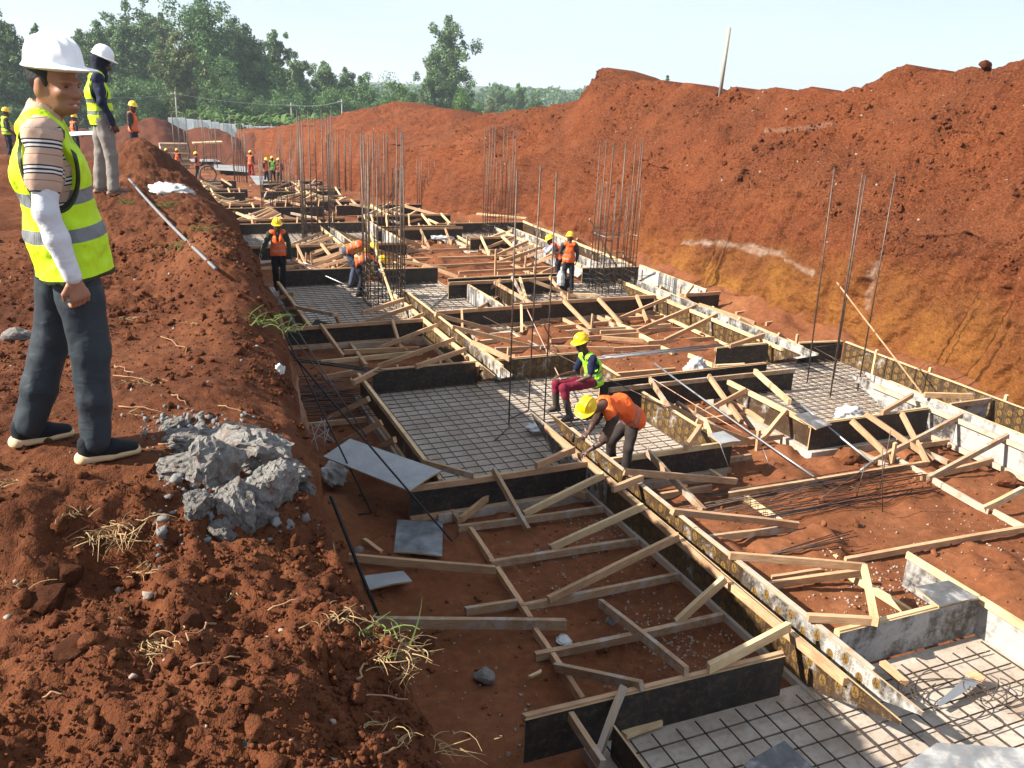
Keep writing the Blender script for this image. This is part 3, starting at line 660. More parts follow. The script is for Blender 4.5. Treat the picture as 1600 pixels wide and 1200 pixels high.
RX = random.Random(17)
def brace_row(f, a, b, nrm, step=.95, z0=None, length=(.9, 1.5), sleeper=True, stakes=True):
    """slanting braces, ground struts and a sleeper board along one side of a straight form"""
    a, b, nrm = np.array(a, float), np.array(b, float), np.array(nrm, float); L = np.linalg.norm(b-a); d = (b-a)/L; n = max(1, int(L/step))
    for i in range(n):
        s_ = L*(i+.5)/n+RX.uniform(-.15, .15); p = a+d*s_; l = RX.uniform(*length); zz = float(floor_z(0, p[1]))+.09 if z0 is None else z0
        q = p+nrm*l+d*RX.uniform(-.35, .35); p1 = p+nrm*.03
        timber(f, (p1[0], p1[1], zz+.44), (q[0], q[1], zz+.0), 'brace', .05, .085, RX.choice('tft'))
        if RX.random() < .75: q2 = p+nrm*(l+RX.uniform(.0, .35))+d*RX.uniform(-.1, .1); timber(f, (p1[0], p1[1], zz+.0), (q2[0], q2[1], zz-.01), 'strut', .05, .085, RX.choice('tg'))
        if stakes and RX.random() < .5: timber(f, (q[0], q[1], zz-.1), (q[0]+RX.uniform(-.03, .03), q[1], zz+RX.uniform(.15, .4)), 'stake', .045, .05, 't')
    if sleeper:
        for k in range(max(1, int(L/2.6))):
            m_ = L/max(1, int(L/2.6)); p = a+d*(m_*k+.1)+nrm*1.05; q = a+d*(m_*(k+1)-.1)+nrm*(1.05+RX.uniform(-.15, .15)); zz = float(floor_z(0, p[1]))+.06 if z0 is None else z0-.03
            timber(f, (p[0], p[1], zz), (q[0], q[1], zz), 'sleeper_board', .05, .085, RX.choice('tf'))
brace_row(F6, (5.95, 22.9), (5.95, 29.8), (1, 0)); brace_row(F6, (5.57, 23.2), (5.57, 29.8), (-1, 0), 1.3)
brace_row(G5, (11.45, 22.0), (11.5, 28.5), (-1, 0)); brace_row(G5, (13.2, 22), (13.3, 30), (1, 0), 1.4, sleeper=False, length=(.5, .8))
brace_row(X2, (7.2, 20.98), (10.3, 20.98), (0, 1), .8); brace_row(X2, (8.3, 20.55), (10.3, 20.55), (0, -1), .9, sleeper=False)
brace_row(X3, (7.5, 29.15), (10.3, 29.15), (0, -1), .8); brace_row(X3, (7.5, 29.6), (10.3, 29.6), (0, 1), .8)
brace_row(F5, (3.3, 22.9), (5.2, 22.9), (0, 1), .7); brace_row(F5, (5.9, 22.5), (7.2, 22.45), (0, 1), .7); brace_row(F5, (5.9, 17.75), (8.2, 17.8), (0, -1), .85, length=(.7, 1.1)); brace_row(F5, (2.7, 17.25), (5.1, 17.25), (0, -1), .9, length=(.7, 1.0))
brace_row(G4, (8.4, 18.0), (11.3, 18.0), (0, -1), .9, length=(.7, 1.1)); brace_row(G3, (12.0, 13.6), (12.0, 19.4), (1, 0), 1.1, length=(.6, .95))
brace_row(G2, (9.15, 9.75), (9.15, 11.8), (-1, 0), .8, length=(.6, .9), sleeper=False); brace_row(G2, (9.3, 9.6), (11.3, 9.6), (0, -1), .9, length=(.6, 1.0), sleeper=False)
brace_row(F3, (5.8, 14.1), (7.3, 14.1), (0, 1), .7, length=(.7, 1.0)); brace_row(F3, (3.6, 14.1), (5.2, 14.1), (0, 1), .8, length=(.6, .9)); brace_row(F3, (7.42, 9.7), (7.42, 11.6), (1, 0), .8, length=(.7, 1.1), sleeper=False)
# ---------------------------------------------------------------- far pads
def fz(y): return float(floor_z(0, y))+.09
F7 = form((5.5, 29, fz(29)), 'pad formwork with a black form row and rebar mat behind the orange workers', group='pad footing forms')
panels(F7, (2.4, 31.8), (8.0, 31.6), z0=fz(31), z1=fz(31)+.42, mat='k', rails=[(1, fz(31)+.40, 't')])
panels(F7, (2.6, 26.7), (5.5, 26.6), mat='k', rails=[(-1, .39, 't')])
panels(F7, (6.1, 26.6), (7.6, 26.5), mat='k', rails=[(-1, .39, 't')])
panels(F7, (7.5, 31.5), (7.5, 26.7), mat='s', rails=[(1, .39, 'f')])
G6 = form((11.6, 29.5, fz(29)), 'farthest right pad formwork at the foot of the red bank', group='pad footing forms')
panels(G6, (9.9, 27.0), (11.4, 27.0), mat='k', rails=[(-1, .39, 't')])
panels(G6, (9.9, 30.6), (13.3, 30.5), z0=fz(30), z1=fz(30)+.42, mat='k', rails=[(1, fz(30)+.40, 't')])
brace_row(F7, (2.8, 31.85), (7.8, 31.7), (0, 1), .7); brace_row(F7, (2.8, 26.6), (5.4, 26.55), (0, -1), .7); brace_row(F7, (7.55, 27), (7.55, 31.3), (1, 0), .8); brace_row(G6, (10, 26.95), (11.3, 26.95), (0, -1), .6); brace_row(G6, (10, 30.65), (13.2, 30.55), (0, 1), .7)
# bays farther back, falling away with the floor
FAR_LABELS = ['braced timber formwork bay just behind the black form row, left of the rebar cages', 'braced formwork bay below the small spoil bank at the right, far back',
              'formwork bay nearest the group of four far workers', 'formwork bay at the far left beside the bank edge', 'farthest formwork bay before the stacked boards', 'far formwork bay under the thin rebar row on the right']
rf = random.Random(5)
for k, (x0, x1, y0, y1) in enumerate([(2.6, 7.2, 33.6, 37.6), (7.8, 11.6, 34.0, 38.0), (5.6, 9.4, 40.5, 45.5), (1.4, 4.8, 39.5, 45), (1.6, 5.2, 47.5, 53), (6.6, 10, 47.5, 52.5)]):
    f = form(((x0+x1)/2, (y0+y1)/2, fz((y0+y1)/2)), FAR_LABELS[k], group='far formwork bays')
    za, zb = fz(y0), fz(y1)
    panels(f, (x0, y0), (x1, y0), z0=za, z1=za+.42, mat='k', rails=[(-1, za+.39, 't')])
    panels(f, (x0, y1), (x1, y1), z0=zb, z1=zb+.42, mat='k', rails=[(1, zb+.40, 't')])
    xm = (x0+x1)/2+rf.uniform(-.4, .4)
    panels(f, (xm, y1), (xm, y0), z0=zb, z1=zb+.45, mat='bs', rails=[(-1, zb+.41, 'f')])
    for j in range(9):
        y = y0+(y1-y0)*(j+.5)/9; z = fz(y); sd = rf.choice((-1, 1)); l = rf.uniform(.9, 1.5)
        timber(f, (xm, y, z+.45), (xm+sd*l, y-rf.uniform(-.2, .5), z+.02), 'brace', .05, .085, rf.choice('tf'))
        if j % 2: timber(f, (xm, y, z+.02), (xm+sd*(l+.4), y+rf.uniform(-.2, .2), z+.02), 'strut', .05, .085, 't')
    brace_row(f, (x0, y0), (x1, y0), (0, -1), .7); brace_row(f, (x0, y1), (x1, y1), (0, 1), .8)
    for j in range(12):
        x = rf.uniform(x0, x1); y = rf.uniform(y0, y1); a = rf.uniform(0, 3.14); z = fz(y)+rf.uniform(.05, .35)
        timber(f, (x-math.cos(a)*.9, y-math.sin(a)*.9, z), (x+math.cos(a)*.9, y+math.sin(a)*.9, z+rf.uniform(-.05, .25)), 'board', .06, .09, rf.choice('tfs'))
# ================================================================== BLINDING SLABS AND REBAR MATS
mc = Mat('blinding_concrete', .9, .2)
_n1 = mc.noise(1.3, detail=5); _n2 = mc.noise(14, detail=6, rough=.7); _v = mc.voro(55)
_c = mc.ramp(_n1, [(.3, (.30, .25, .20)), (.7, (.47, .41, .345))])
_c = mc.mix(mc.math('MULTIPLY', mc.ramp(_n2, [(.5, 0.0), (.72, 1.0)]), .55), _c, (.155, .088, .052))
_c = mc.mix(mc.ramp(_v, [(.08, .6), (.16, 0.0)]), _c, (.12, .085, .06))
_c = mc.mix(mc.ramp(mc.noise(1.1, detail=6, rough=.65), [(.46, 0.0), (.66, .55)]), _c, (.21, .125, .075)); mc.color(_c); mc.bump(_n2, .4, .006); M_CONC = mc.m
mr = Mat('rebar_steel', .55, .5); mr.b.inputs['Metallic'].default_value = .55
_n = mr.noise(9, detail=4); mr.color(mr.ramp(_n, [(.35, (.055, .042, .035)), (.6, (.12, .082, .060)), (.8, (.20, .13, .085))])); mr.bump(mr.noise(60, mr.co(scale=(1, .1, .1))), .3, .002)
M_REBAR = mr.m
md = Mat('dark_rebar', .5, .5); md.b.inputs['Metallic'].default_value = .6; md.color((.022, .024, .028)); M_DREBAR = md.m
mgk = Mat('galvanised_tube', .42, .5); mgk.b.inputs['Metallic'].default_value = .7; mgk.color(mgk.mix(mgk.noise(12), (.22, .23, .235), (.36, .37, .375))); M_GALV = mgk.m
def bar_mesh(L, r, mat, n=6):
    m = MB(); m.tube([(-L/2, 0, 0), (L/2, 0, 0)], r, n); return m.mesh('bar', mat, True)
BARS = {}
def bar(parent, a, b, r=.008, mat=None, name='bar', n=6):
    a, b = np.array(a, float), np.array(b, float); L = round(float(np.linalg.norm(b-a)), 2); key = (L, r, (mat or M_REBAR).name)
    if key not in BARS: BARS[key] = bar_mesh(L, r, mat or M_REBAR, n)
    if parent is None:
        o = bpy.data.objects.new(name, BARS[key]); o.location = (a+b)/2; o.rotation_mode = 'QUATERNION'; o.rotation_quaternion = frame_quat(b-a); return link(o)
    return part(name, BARS[key], parent, (a+b)/2, frame_quat(b-a))
PAD_LAB = ['pale grey blinding slab of the nearest pad at the bottom right', 'blinding slab under the seated worker\'s rebar mat, half in shade', 'blinding slab under the right hand rebar mat with four tall bars',
           'blinding slab under the rebar mat beside the left orange worker', 'blinding slab under the thick rebar cage and worker pair', 'blinding slab behind the orange workers, left of centre', 'blinding slab at the far right foot of the red bank']
MAT_LAB = ['wide spaced rebar mat on the nearest pale slab at the bottom right', 'dense rebar mat half in shadow in front of the seated worker', 'sunlit rebar mat with four tall bars on the right',
           'rebar mat beside the left orange worker', 'rebar mat below the thick rebar cage near the bank', 'rebar mat behind the orange workers, left of centre', 'farthest right rebar mat at the foot of the red bank']
PR = [(2.95, 7.45, .3, 5.16), (3.1, 7.45, 9.4, 14.15), (9.1, 13.05, 9.55, 13.55), (2.9, 7.4, 17.2, 22.9), (8.2, 13.05, 18.0, 21.5), (2.6, 7.5, 26.6, 31.7), (9.9, 13.2, 27.0, 30.6)]
SP = [.21, .20, .18, .20, .2, .25, .25]
for k, (x0, x1, y0, y1) in enumerate(PR):
    zt = min(0.0, fz((y0+y1)/2)); n = 14
    m = MB(); xs = np.linspace(x0, x1, n); ys_ = np.linspace(y0, y1, n); r = random.Random(k)
    V = [(x-(x0+x1)/2, y-(y0+y1)/2, (.006*r.uniform(-1, 1) if 0 < i < n-1 and 0 < j < n-1 else 0)) for i, x in enumerate(xs) for j, y in enumerate(ys_)]
    F = [tuple(int(q) for q in f) for f in grid_faces(n, n)]
    me = mesh_np('slab', V, F, M_CONC, True); m.add(V, F); b = len(V)
    rim = [(i, 0) for i in range(n)]+[(n-1, j) for j in range(1, n)]+[(i, n-1) for i in range(n-2, -1, -1)]+[(0, j) for j in range(n-2, 0, -1)]
    lo = [(V[i*n+j][0], V[i*n+j][1], -.14) for i, j in rim]; m.add(lo, [])
    for q in range(len(rim)):
        a, c = rim[q], rim[(q+1) % len(rim)]; m.f.append((c[0]*n+c[1], a[0]*n+a[1], b+q, b+(q+1) % len(rim)))
    o = obj('blinding_slab', m.mesh('blinding_slab', M_CONC), loc=((x0+x1)/2, (y0+y1)/2, zt)); tag(o, PAD_LAB[k], 'slab', 'blinding slabs')
    t = empty('rebar_mat', ((x0+x1)/2, (y0+y1)/2, zt+.02)); tag(t, MAT_LAB[k], 'rebar mat', 'rebar mats on the slabs')
    s = SP[k]; ins = .16; rr_ = .0075 if k < 5 else .01
    y = y0+ins
    while y < y1-.1: bar(t, (x0+ins+r.uniform(-.04, .04), y+r.uniform(-.012, .012), zt+.045), (x1-ins+r.uniform(-.05, .03), y+r.uniform(-.012, .012), zt+.045), rr_); y += s
    x = x0+ins
    while x < x1-.1: bar(t, (x+r.uniform(-.012, .012), y0+ins+r.uniform(-.04, .04), zt+.063), (x+r.uniform(-.012, .012), y1-ins+r.uniform(-.05, .04), zt+.063), rr_); x += s
# ================================================================== COLUMN BARS AND LOOSE STEEL
def cage(loc_px, label, bars, rings=(), r=.011, mat=None, group='column starter bars', zb=.05, ringmat=None):
    """bars: (x base, y base, x top, y top) in photo pixels; each stands on the slab and keeps its distance"""
    b0 = P(*loc_px, zb); t = empty('column_bars', b0); tag(t, label, 'rebar', group)
    bases = []
    for (xb, yb, xt, yt) in bars:
        b = P(xb, yb, zb); e = atY(xt, yt, b[1]); bar(t, b, e, r, mat); bases.append(b)
    for (z, pts) in rings:
        for i in range(len(pts)):
            p, q = pts[i], pts[(i+1) % len(pts)]; bar(t, (*p, z), (*q, z), .006, mat, 'tie')
    return t
c = cage((826, 655), 'three tall dark bars standing in the half shaded rebar mat', [(795, 665, 808, 265), (826, 640, 845, 258), (850, 660, 870, 268)], r=.013)
for (x0, y0, x1, y1) in ((796, 667, 772, 689), (826, 641, 795, 655), (850, 661, 905, 655)): bar(c, P(x0, y0, .05), P(x1, y1, .08), .012, None, 'foot')
c = cage((1300, 605), 'four tall bars rising in front of the cut bank from the right hand mat', [(1261, 599, 1304, 262), (1297, 621, 1348, 270), (1302, 592, 1353, 274), (1340, 611, 1400, 270)], r=.0135)
for z in (.14, .75):
    q = [P(1261, 599, .05), P(1297, 621, .05), P(1340, 611, .05), P(1302, 592, .05)]
    for i in range(4): 
        a, b = q[i].copy(), q[(i+1) % 4].copy(); a[2] = b[2] = z; k = z*.04; bar(c, a+[k, 0, 0], b+[k, 0, 0], .006, None, 'tie')
timber(c, P(1440, 614, .42), atY(1308, 441, 12.2), 'prop', .02, .022, 't')
rg = random.Random(3)
def rect_cage(label, cx, cy, wx, wy, h1, h2, n, group='column starter bars', r=.013, lean=(0, 0), ties=4, tie_top=.6, zb=.05, tangle=0, mat=None):
    t = empty('column_bars', (cx, cy, zb)); tag(t, label, 'rebar', group)
    n = int(n*1.3); per = 2*(wx+wy)
    for i in range(n):
        s = per*i/n
        if s < wx: p = (cx-wx/2+s, cy-wy/2)
        elif s < wx+wy: p = (cx+wx/2, cy-wy/2+s-wx)
        elif s < 2*wx+wy: p = (cx+wx/2-(s-wx-wy), cy+wy/2)
        else: p = (cx-wx/2, cy+wy/2-(s-2*wx-wy))
        h = h1 if i % 2 == 0 else h2
        dx, dy = lean[0]*h+rg.uniform(-.03, .03), lean[1]*h+rg.uniform(-.03, .03)
        bar(t, (p[0], p[1], zb), (p[0]+dx, p[1]+dy, zb+h*rg.uniform(.97, 1.02)), r, mat)
    for j in range(ties+2):
        z = zb+.12+tie_top*j/max(1, ties-1); l = lean[0]*z
        c4 = [(cx-wx/2+l, cy-wy/2), (cx+wx/2+l, cy-wy/2), (cx+wx/2+l, cy+wy/2), (cx-wx/2+l, cy+wy/2)]
        for i in range(4): bar(t, (*c4[i], z), (*c4[(i+1) % 4], z), .006, mat, 'tie')
    for j in range(tangle):
        a = rg.uniform(0, 3.14); x, y = cx+rg.uniform(-.9, .9)*wx*.8, cy+rg.uniform(-.8, .8)*wy; l = rg.uniform(.25, .6); z = rg.uniform(.08, .5)
        if j % 3 == 0: bar(t, (x, y, .06), (x+rg.uniform(-.1, .1), y, z+.15), .006, M_DREBAR, 'stirrup')
        else: bar(t, (x-math.cos(a)*l, y-math.sin(a)*l*.6, z), (x+math.cos(a)*l, y+math.sin(a)*l*.6, z+rg.uniform(-.15, .15)), .006, M_DREBAR, 'stirrup')
    return t
def hgt(px, py_top, cx, cy): return float(atY(px, py_top, cy)[2])
t = rect_cage('thick bundle of tall column bars beside the worker pair under the cut bank', 11.45, 20.2, .95, .75, hgt(950, 222, 0, 20.2), hgt(950, 290, 0, 20.2), 14, lean=(.012, 0), ties=5, tie_top=.55, tangle=46, r=.013)
for z in (1.55,): 
    for i in range(4):
        q = [(11.0, 19.85), (11.95, 19.85), (11.95, 20.55), (11.0, 20.55)]; bar(t, (*q[i], z), (*q[(i+1) % 4], z), .007, M_GALV, 'tie')
timber(t, P(973, 432, .05), atY(921, 342, 20.9), 'prop', .03, .045, 't')
t = rect_cage('tall column bars next to the bending workers in the middle', float(atY(600, 450, 20.3)[0]), 20.3, .85, .8, hgt(600, 207, 0, 20.3), hgt(600, 262, 0, 20.3), 14, ties=6, tie_top=.75, tangle=40, r=.0135)
timber(t, P(614, 471, .42), atY(569, 336, 22.5), 'prop', .035, .05, 'f')
rect_cage('tall column bars at the foot of the far red bank, right of centre', float(atY(779, 355, 29)[0]), 29.0, .95, .7, hgt(779, 197, 0, 29), hgt(779, 245, 0, 29), 12, ties=4, tangle=14, zb=.0)
rect_cage('tallest column bars left of centre above the strip behind the bending workers', float(atY(497, 357, 29.6)[0]), 29.6, .95, .8, hgt(497, 176, 0, 29.6), hgt(497, 215, 0, 29.6), 14, ties=6, tie_top=.9, zb=.0, r=.0145)
def far_cage(label, x0, x1, yb, yt, n, r=.016):
    # stands on the falling floor: step along the sight line until the floor is met
    d = ray((x0+x1)/2, yb); tt = 20.0
    while EYE[2]+d[2]*tt > fz(d[1]*tt) and tt < 95: tt += .1
    p = EYE+d*tt; Yc = p[1]; wx = float(atY(x1, yb, Yc)[0]-atY(x0, yb, Yc)[0]); h = float(atY((x0+x1)/2, yt, Yc)[2]-p[2])
    return rect_cage(label, float(p[0]), float(Yc), wx, wx*.8, h, h*.86, n, zb=float(p[2])+.04, ties=3, r=r)
far_cage('column bars just left of the four far workers', 411, 460, 338, 236, 10)
far_cage('slim column bars in front of the far left spoil heap', 367, 386, 286, 194, 8, .019)
far_cage('column bars in front of the white sheet fence at the far left', 275, 296, 262, 178, 7, .018)
far_cage('short column bars in front of the middle far bank', 655, 684, 322, 247, 8)
far_cage('column bars before the low far bank, left of the short ones', 566, 592, 312, 212, 8, .014)
far_cage('thin far column bars below the left end of the red bank', 528, 548, 300, 205, 6, .02)
far_cage('thin far column bars between the spoil heaps', 320, 340, 268, 186, 6, .018)
far_cage('thin far column bars behind the four far workers', 440, 466, 292, 205, 6, .02)

def loose_bar(label, a, b, r=.010, mat=None, foot=None, name='loose_bar', cat='rebar', group='loose bars'):
    m = MB(); pts = [np.array(a, float), np.array(b, float)]; c = (pts[0]+pts[1])/2
    mid = [(1-t)*pts[0]+t*pts[1]+np.array([0, 0, -.05*np.linalg.norm(pts[1]-pts[0])*.1*4*t*(1-t)]) for t in np.linspace(0, 1, 6)]
    if foot is not None: mid.append(np.array(foot, float))
    m.tube([p-c for p in mid], r, 7); o = obj(name, m.mesh(name, mat or M_DREBAR, True), loc=c); return tag(o, label, cat, group)
loose_bar('long dark rebar beside the left bank, ending in a bent foot on shaded soil', P(428, 485, 2.1), P(581, 802, .0), .012, foot=P(560, 804, .02))
loose_bar('short dark rebar ending above the black stirrup pile', P(427, 484, .7), P(515, 602, .45), .010)
loose_bar('dark rebar reaching from the left orange worker to the near corner of the mat', P(420, 442, .5), P(572, 682, .5), .011)
loose_bar('long dark rebar crossing the pale leaning board, hooked at its near end', P(450, 545, 2.1), P(707, 846, .02), .0125, foot=P(717, 833, .12))
loose_bar('dark pipe leaning against the left bank face above two timber ends', P(517, 775, 1.25), P(592, 965, .0), .019)
loose_bar('pinkish thin pole slanting over the mat past the seated worker', P(801, 433, .50), P(924, 690, .10), .011, simple('peeled_pole', (.42, .25, .17), .7, var=.3), name='thin_pole', cat='pole')
loose_bar('thin dark rebar crossing behind the seated worker to the printed form', P(755, 494, .52), P(1045, 637, .50), .008, M_REBAR)
loose_bar('long grey tube sloping across the right side forms to the soil', P(1023, 568, .55), P(1272, 745, .12), .016, M_GALV, name='steel_tube', cat='tube')
loose_bar('grey tube with hooked end lying from the right hand mat to the red soil', P(1252, 632, .52), P(1362, 722, .1), .019, M_GALV, foot=P(1345, 735, .05), name='steel_tube', cat='tube')
loose_bar('thin pale rod lying beside the long grey tube', P(1020, 592, .52), P(1160, 676, .2), .007, simple('peeled_pole', (.42, .25, .17)), name='thin_rod', cat='rod')
loose_bar('light pole leaning from the strip to the left rebar mat', P(455, 406, .5), P(545, 447, .1), .016, M_GALV, name='thin_pole', cat='pole')
loose_bar('light pole just right of its twin, leaning to the left rebar mat', P(474, 410, .5), P(545, 435, .1), .016, M_GALV, name='thin_pole', cat='pole')
def bundle(label, a, b, n, spread, r, mat, seed, name='rebar_bundle', group='rebar bundles', zj=.04):
    rb = random.Random(seed); a, b = np.array(a, float), np.array(b, float); c = (a+b)/2; t = empty(name, c); tag(t, label, 'rebar', group)
    for i in range(n):
        s1 = np.array([rb.uniform(-1, 1)*spread, rb.uniform(-1, 1)*spread, rb.uniform(0, zj)]); s2 = np.array([rb.uniform(-1, 1)*spread, rb.uniform(-1, 1)*spread, rb.uniform(0, zj)])
        d = (b-a)/np.linalg.norm(b-a); bar(t, a+s1+d*rb.uniform(-.2, .2), b+s2+d*rb.uniform(-.3, .3), r, mat)
    return t
bundle('bundle of black bars lying left of the pad behind the board', P(455, 562, .30), P(592, 582, .48), 7, .10, .008, M_DREBAR, 1)
bundle('sheaf of grey bars laid across the strips right of the seated worker', P(938, 562, .46), P(1117, 543, .46), 9, .12, .0075, M_GALV, 2)
bundle('sheaf of thin bars on the red soil right of the printed strip', P(1095, 790, .0), P(1420, 735, .0), 16, .28, .006, M_REBAR, 3)
bundle('lower sheaf of thin bars on the red soil near the clod', P(1150, 812, .0), P(1440, 762, .0), 9, .16, .006, M_DREBAR, 4)
bundle('few rusty bars poking out beside the front of the printed strip', P(1180, 878, .02), P(1320, 838, .12), 6, .10, .006, M_REBAR, 6)
t = empty('stirrup_pile', P(490, 640, 0)); tag(t, 'pile of black bent stirrups in the shade beside the left bank', 'rebar')
for i in range(44):
    p = P(rg.uniform(452, 548), rg.uniform(592, 665), 0); a = rg.uniform(-.4, .5); l = rg.uniform(.3, .8); z = rg.uniform(.0, .3)
    bar(t, p+[-math.cos(a)*l, -math.sin(a)*l, z], p+[math.cos(a)*l, math.sin(a)*l, z+rg.uniform(-.06, .06)], .006, M_DREBAR, 'stirrup')
for i in range(9):
    p = P(rg.uniform(486, 515), rg.uniform(675, 702), 0); a = rg.uniform(0, 3); l = rg.uniform(.15, .35); bar(t, p+[-math.cos(a)*l, -math.sin(a)*l, .05], p+[math.cos(a)*l, math.sin(a)*l, .2], .005, M_GALV, 'tie')
t = empty('stirrup_pile', P(1385, 730, 0)); tag(t, 'upright wire stirrups stuck in the red soil beside the clod', 'rebar')
for (x0, y0, z0, x1, y1, z1) in ((1375, 765, 0, 1392, 672, .95), (1379, 800, 0, 1379, 700, .85), (1337, 780, 0, 1352, 725, .5), (1280, 780, .0, 1362, 725, .25), (1330, 760, .3, 1380, 790, .05)): 
    b_ = P(x0, y0, z0); bar(t, b_, atY(x1, y1, b_[1]) if z1 > .4 else P(x1, y1, z1), .006, M_REBAR, 'stirrup')
t = empty('tie_wires', P(1130, 690, .47)); tag(t, 'two bent wire ends hanging from the board on the printed form', 'wire')
bar(t, P(1124, 690, .50), P(1143, 742, .0), .006, M_GALV, 'wire'); bar(t, P(1192, 700, .2), P(1203, 730, .0), .005, M_GALV, 'wire')
# tangled tie wire and a handsaw on the nearest slab
rw = random.Random(9); m = MB(); c0 = P(1515, 1090, .06)
for k in range(11):
    R0 = rw.uniform(.22, .55); ph = rw.uniform(0, 6.28); ox, oy = rw.uniform(-.35, .4), rw.uniform(-.2, .2); n = 26; ar = rw.uniform(1.2, 5.6)
    m.tube([(ox+R0*math.cos(ph+ar*i/n)*(1+.12*math.sin(4.0*i/n+k)), oy+R0*.62*math.sin(ph+ar*i/n), .085+.035*math.sin(i*.3+k)) for i in range(n)], .0055, 5)
tag(obj('tie_wire_coil', m.mesh('tie_wire_coil', M_REBAR, True), loc=c0), 'loose tangle of thin tie wire lying on the nearest pale slab', 'wire')
sw = empty('hand_saw', P(1495, 1080, .10)); tag(sw, 'handsaw with wooden handle lying in the wire on the nearest slab', 'saw')
a, b = P(1466, 1102, .09), P(1520, 1062, .12); d = (b-a)/np.linalg.norm(b-a); nn = np.array([-d[1], d[0], 0]); nn /= np.linalg.norm(nn)
m = MB(); c0 = np.array(sw.location); pl = [a-nn*.02, b-nn*.06, b+nn*.06, a+nn*.02]
m.add([p-c0 for p in pl]+[p-c0+[0, 0, .003] for p in pl], [(3, 2, 1, 0), (4, 5, 6, 7), (0, 1, 5, 4), (1, 2, 6, 5), (2, 3, 7, 6), (3, 0, 4, 7)]); part('blade', m.mesh('blade', M_GALV), sw, c0)
m = MB(); hp = [b+d*.0+nn*.07, b+d*.09+nn*.075, b+d*.12+nn*.02, b+d*.11-nn*.06, b+d*.02-nn*.075, b-nn*.03, b+d*.03, b+nn*.03]
m.add([p-c0-[0, 0, .012] for p in hp]+[p-c0+[0, 0, .016] for p in hp], [tuple(range(7, -1, -1)), tuple(range(8, 16))]+[(i, (i+1) % 8, (i+1) % 8+8, i+8) for i in range(8)]); part('handle', m.mesh('handle', M_TIMBER), sw, c0)
# ================================================================== BOARDS, SACKS, STONES, RUBBLE, LOOSE SOIL
def sheet(label, corners, th=.018, mat=None, name='plywood_sheet', group='loose plywood sheets', cat='plywood'):
    c = [np.array(p, float) for p in corners]; o0 = sum(c)/4; n = np.cross(c[1]-c[0], c[3]-c[0]); n /= np.linalg.norm(n); n = n if n[2] > 0 else -n
    N = 6; V = []; rs = random.Random(len(label))
    for i in range(N):
        for j in range(N):
            u, v = i/(N-1), j/(N-1); p = (1-u)*((1-v)*c[0]+v*c[3])+u*((1-v)*c[1]+v*c[2]); V.append(p-o0+n*(.012*math.sin(u*3.1)*math.sin(v*2)+rs.uniform(-.001, .001)))
    top = [v+n*th for v in V]; F = [tuple(int(q) for q in f) for f in grid_faces(N, N)]; k = N*N
    rim = [i*N for i in range(N)]+[(N-1)*N+j for j in range(1, N)]+[i*N+N-1 for i in range(N-2, -1, -1)]+[j for j in range(N-2, 0, -1)]
    F2 = [f[::-1] for f in F]+[tuple(q+k for q in f) for f in F]+[(rim[q], rim[(q+1) % len(rim)], rim[(q+1) % len(rim)]+k, rim[q]+k) for q in range(len(rim))]
    me = mesh_np(name, V+top, F2, mat or M_PLYG); me.materials.append(M_EDGE); me.polygons.foreach_set('material_index', np.array([0]*(2*len(F))+[1]*len(rim), np.int32))
    bm = bmesh.new(); bm.from_mesh(me); bmesh.ops.recalc_face_normals(bm, faces=bm.faces); bm.to_mesh(me); bm.free()
    return tag(obj(name, me, loc=o0), label, cat, group)
M_PLYD = ply_material('dark_plywood_sheet', (.055, .058, .062), (.13, .135, .14), .25)
sheet('large pale grey plywood sheet lying across the corner of the shaded mat form', [P(505, 715, .46), P(547, 687, .50), P(690, 737, .47), P(640, 769, .455)])
sheet('square grey plywood sheet with a dark stain on the shaded soil', [P(621, 814, -.03), P(692, 816, -.03), P(691, 871, .02), P(615, 864, .02)], mat=ply_material('stained_sheet', (.075, .08, .088), (.27, .29, .31), 0))
sheet('small pale plywood strip beside the left bank above a timber', [P(567, 902, .02), P(630, 894, .02), P(644, 910, .05), P(572, 924, .05)])
sheet('bluish plywood piece tilted behind the left mat rail', [P(494, 499, .30), P(523, 507, .30), P(514, 525, .02), P(481, 519, .02)], mat=M_PLYD)
sheet('grey plywood offcut lying on the printed form corner in the middle', [P(1106, 680, .46), P(1130, 675, .46), P(1158, 691, .46), P(1127, 695, .46)])
sheet('dark square plywood offcut on the corner of the nearest pad form', [P(1429, 919, .45), P(1482, 909, .45), P(1530, 937, .46), P(1467, 950, .46)], mat=M_PLYD)
sheet('dark plywood sheet cut off by the bottom edge on the nearest slab', [P(1160, 1196, .09), P(1225, 1160, .09), P(1282, 1212, .09), P(1215, 1250, .09)], mat=M_PLYD)
sheet('cement smeared board at the bottom right on the nearest rebar mat', [P(1400, 1207, .10), P(1463, 1163, .12), P(1600, 1172, .12), P(1620, 1215, .10)], mat=ply_material('smeared_board', (.12, .125, .13), (.24, .245, .25), .35))
sheet('grey plywood offcut by the right mat form corner', [P(1240, 650, .45), P(1262, 645, .45), P(1300, 665, .45), P(1275, 672, .45)], mat=M_PLYD)
def loose_timber(label, x1, y1, z1, x2, y2, z2, mat='t', w=.05, h=.085):
    o = TP(None, x1, y1, z1, x2, y2, z2, mat, 'loose_timber', w, h); return tag(o, label, 'timber', 'loose timbers')
loose_timber('long timber lying from the left bank foot, just above the longest bottom one', 545, 871, .06, 774, 890, .05)
loose_timber('long timber lying level from the bank foot near the dry grass', 580, 972, .03, 884, 975, .03, 'g', .06, .1)
loose_timber('short timber stub on shaded soil near the stained sheet', 569, 846, -.02, 596, 866, -.02)
loose_timber('orange timber block on the nearest slab beside the tapered boards', 1378, 1036, .10, 1414, 1068, .10, 't', .07, .06)
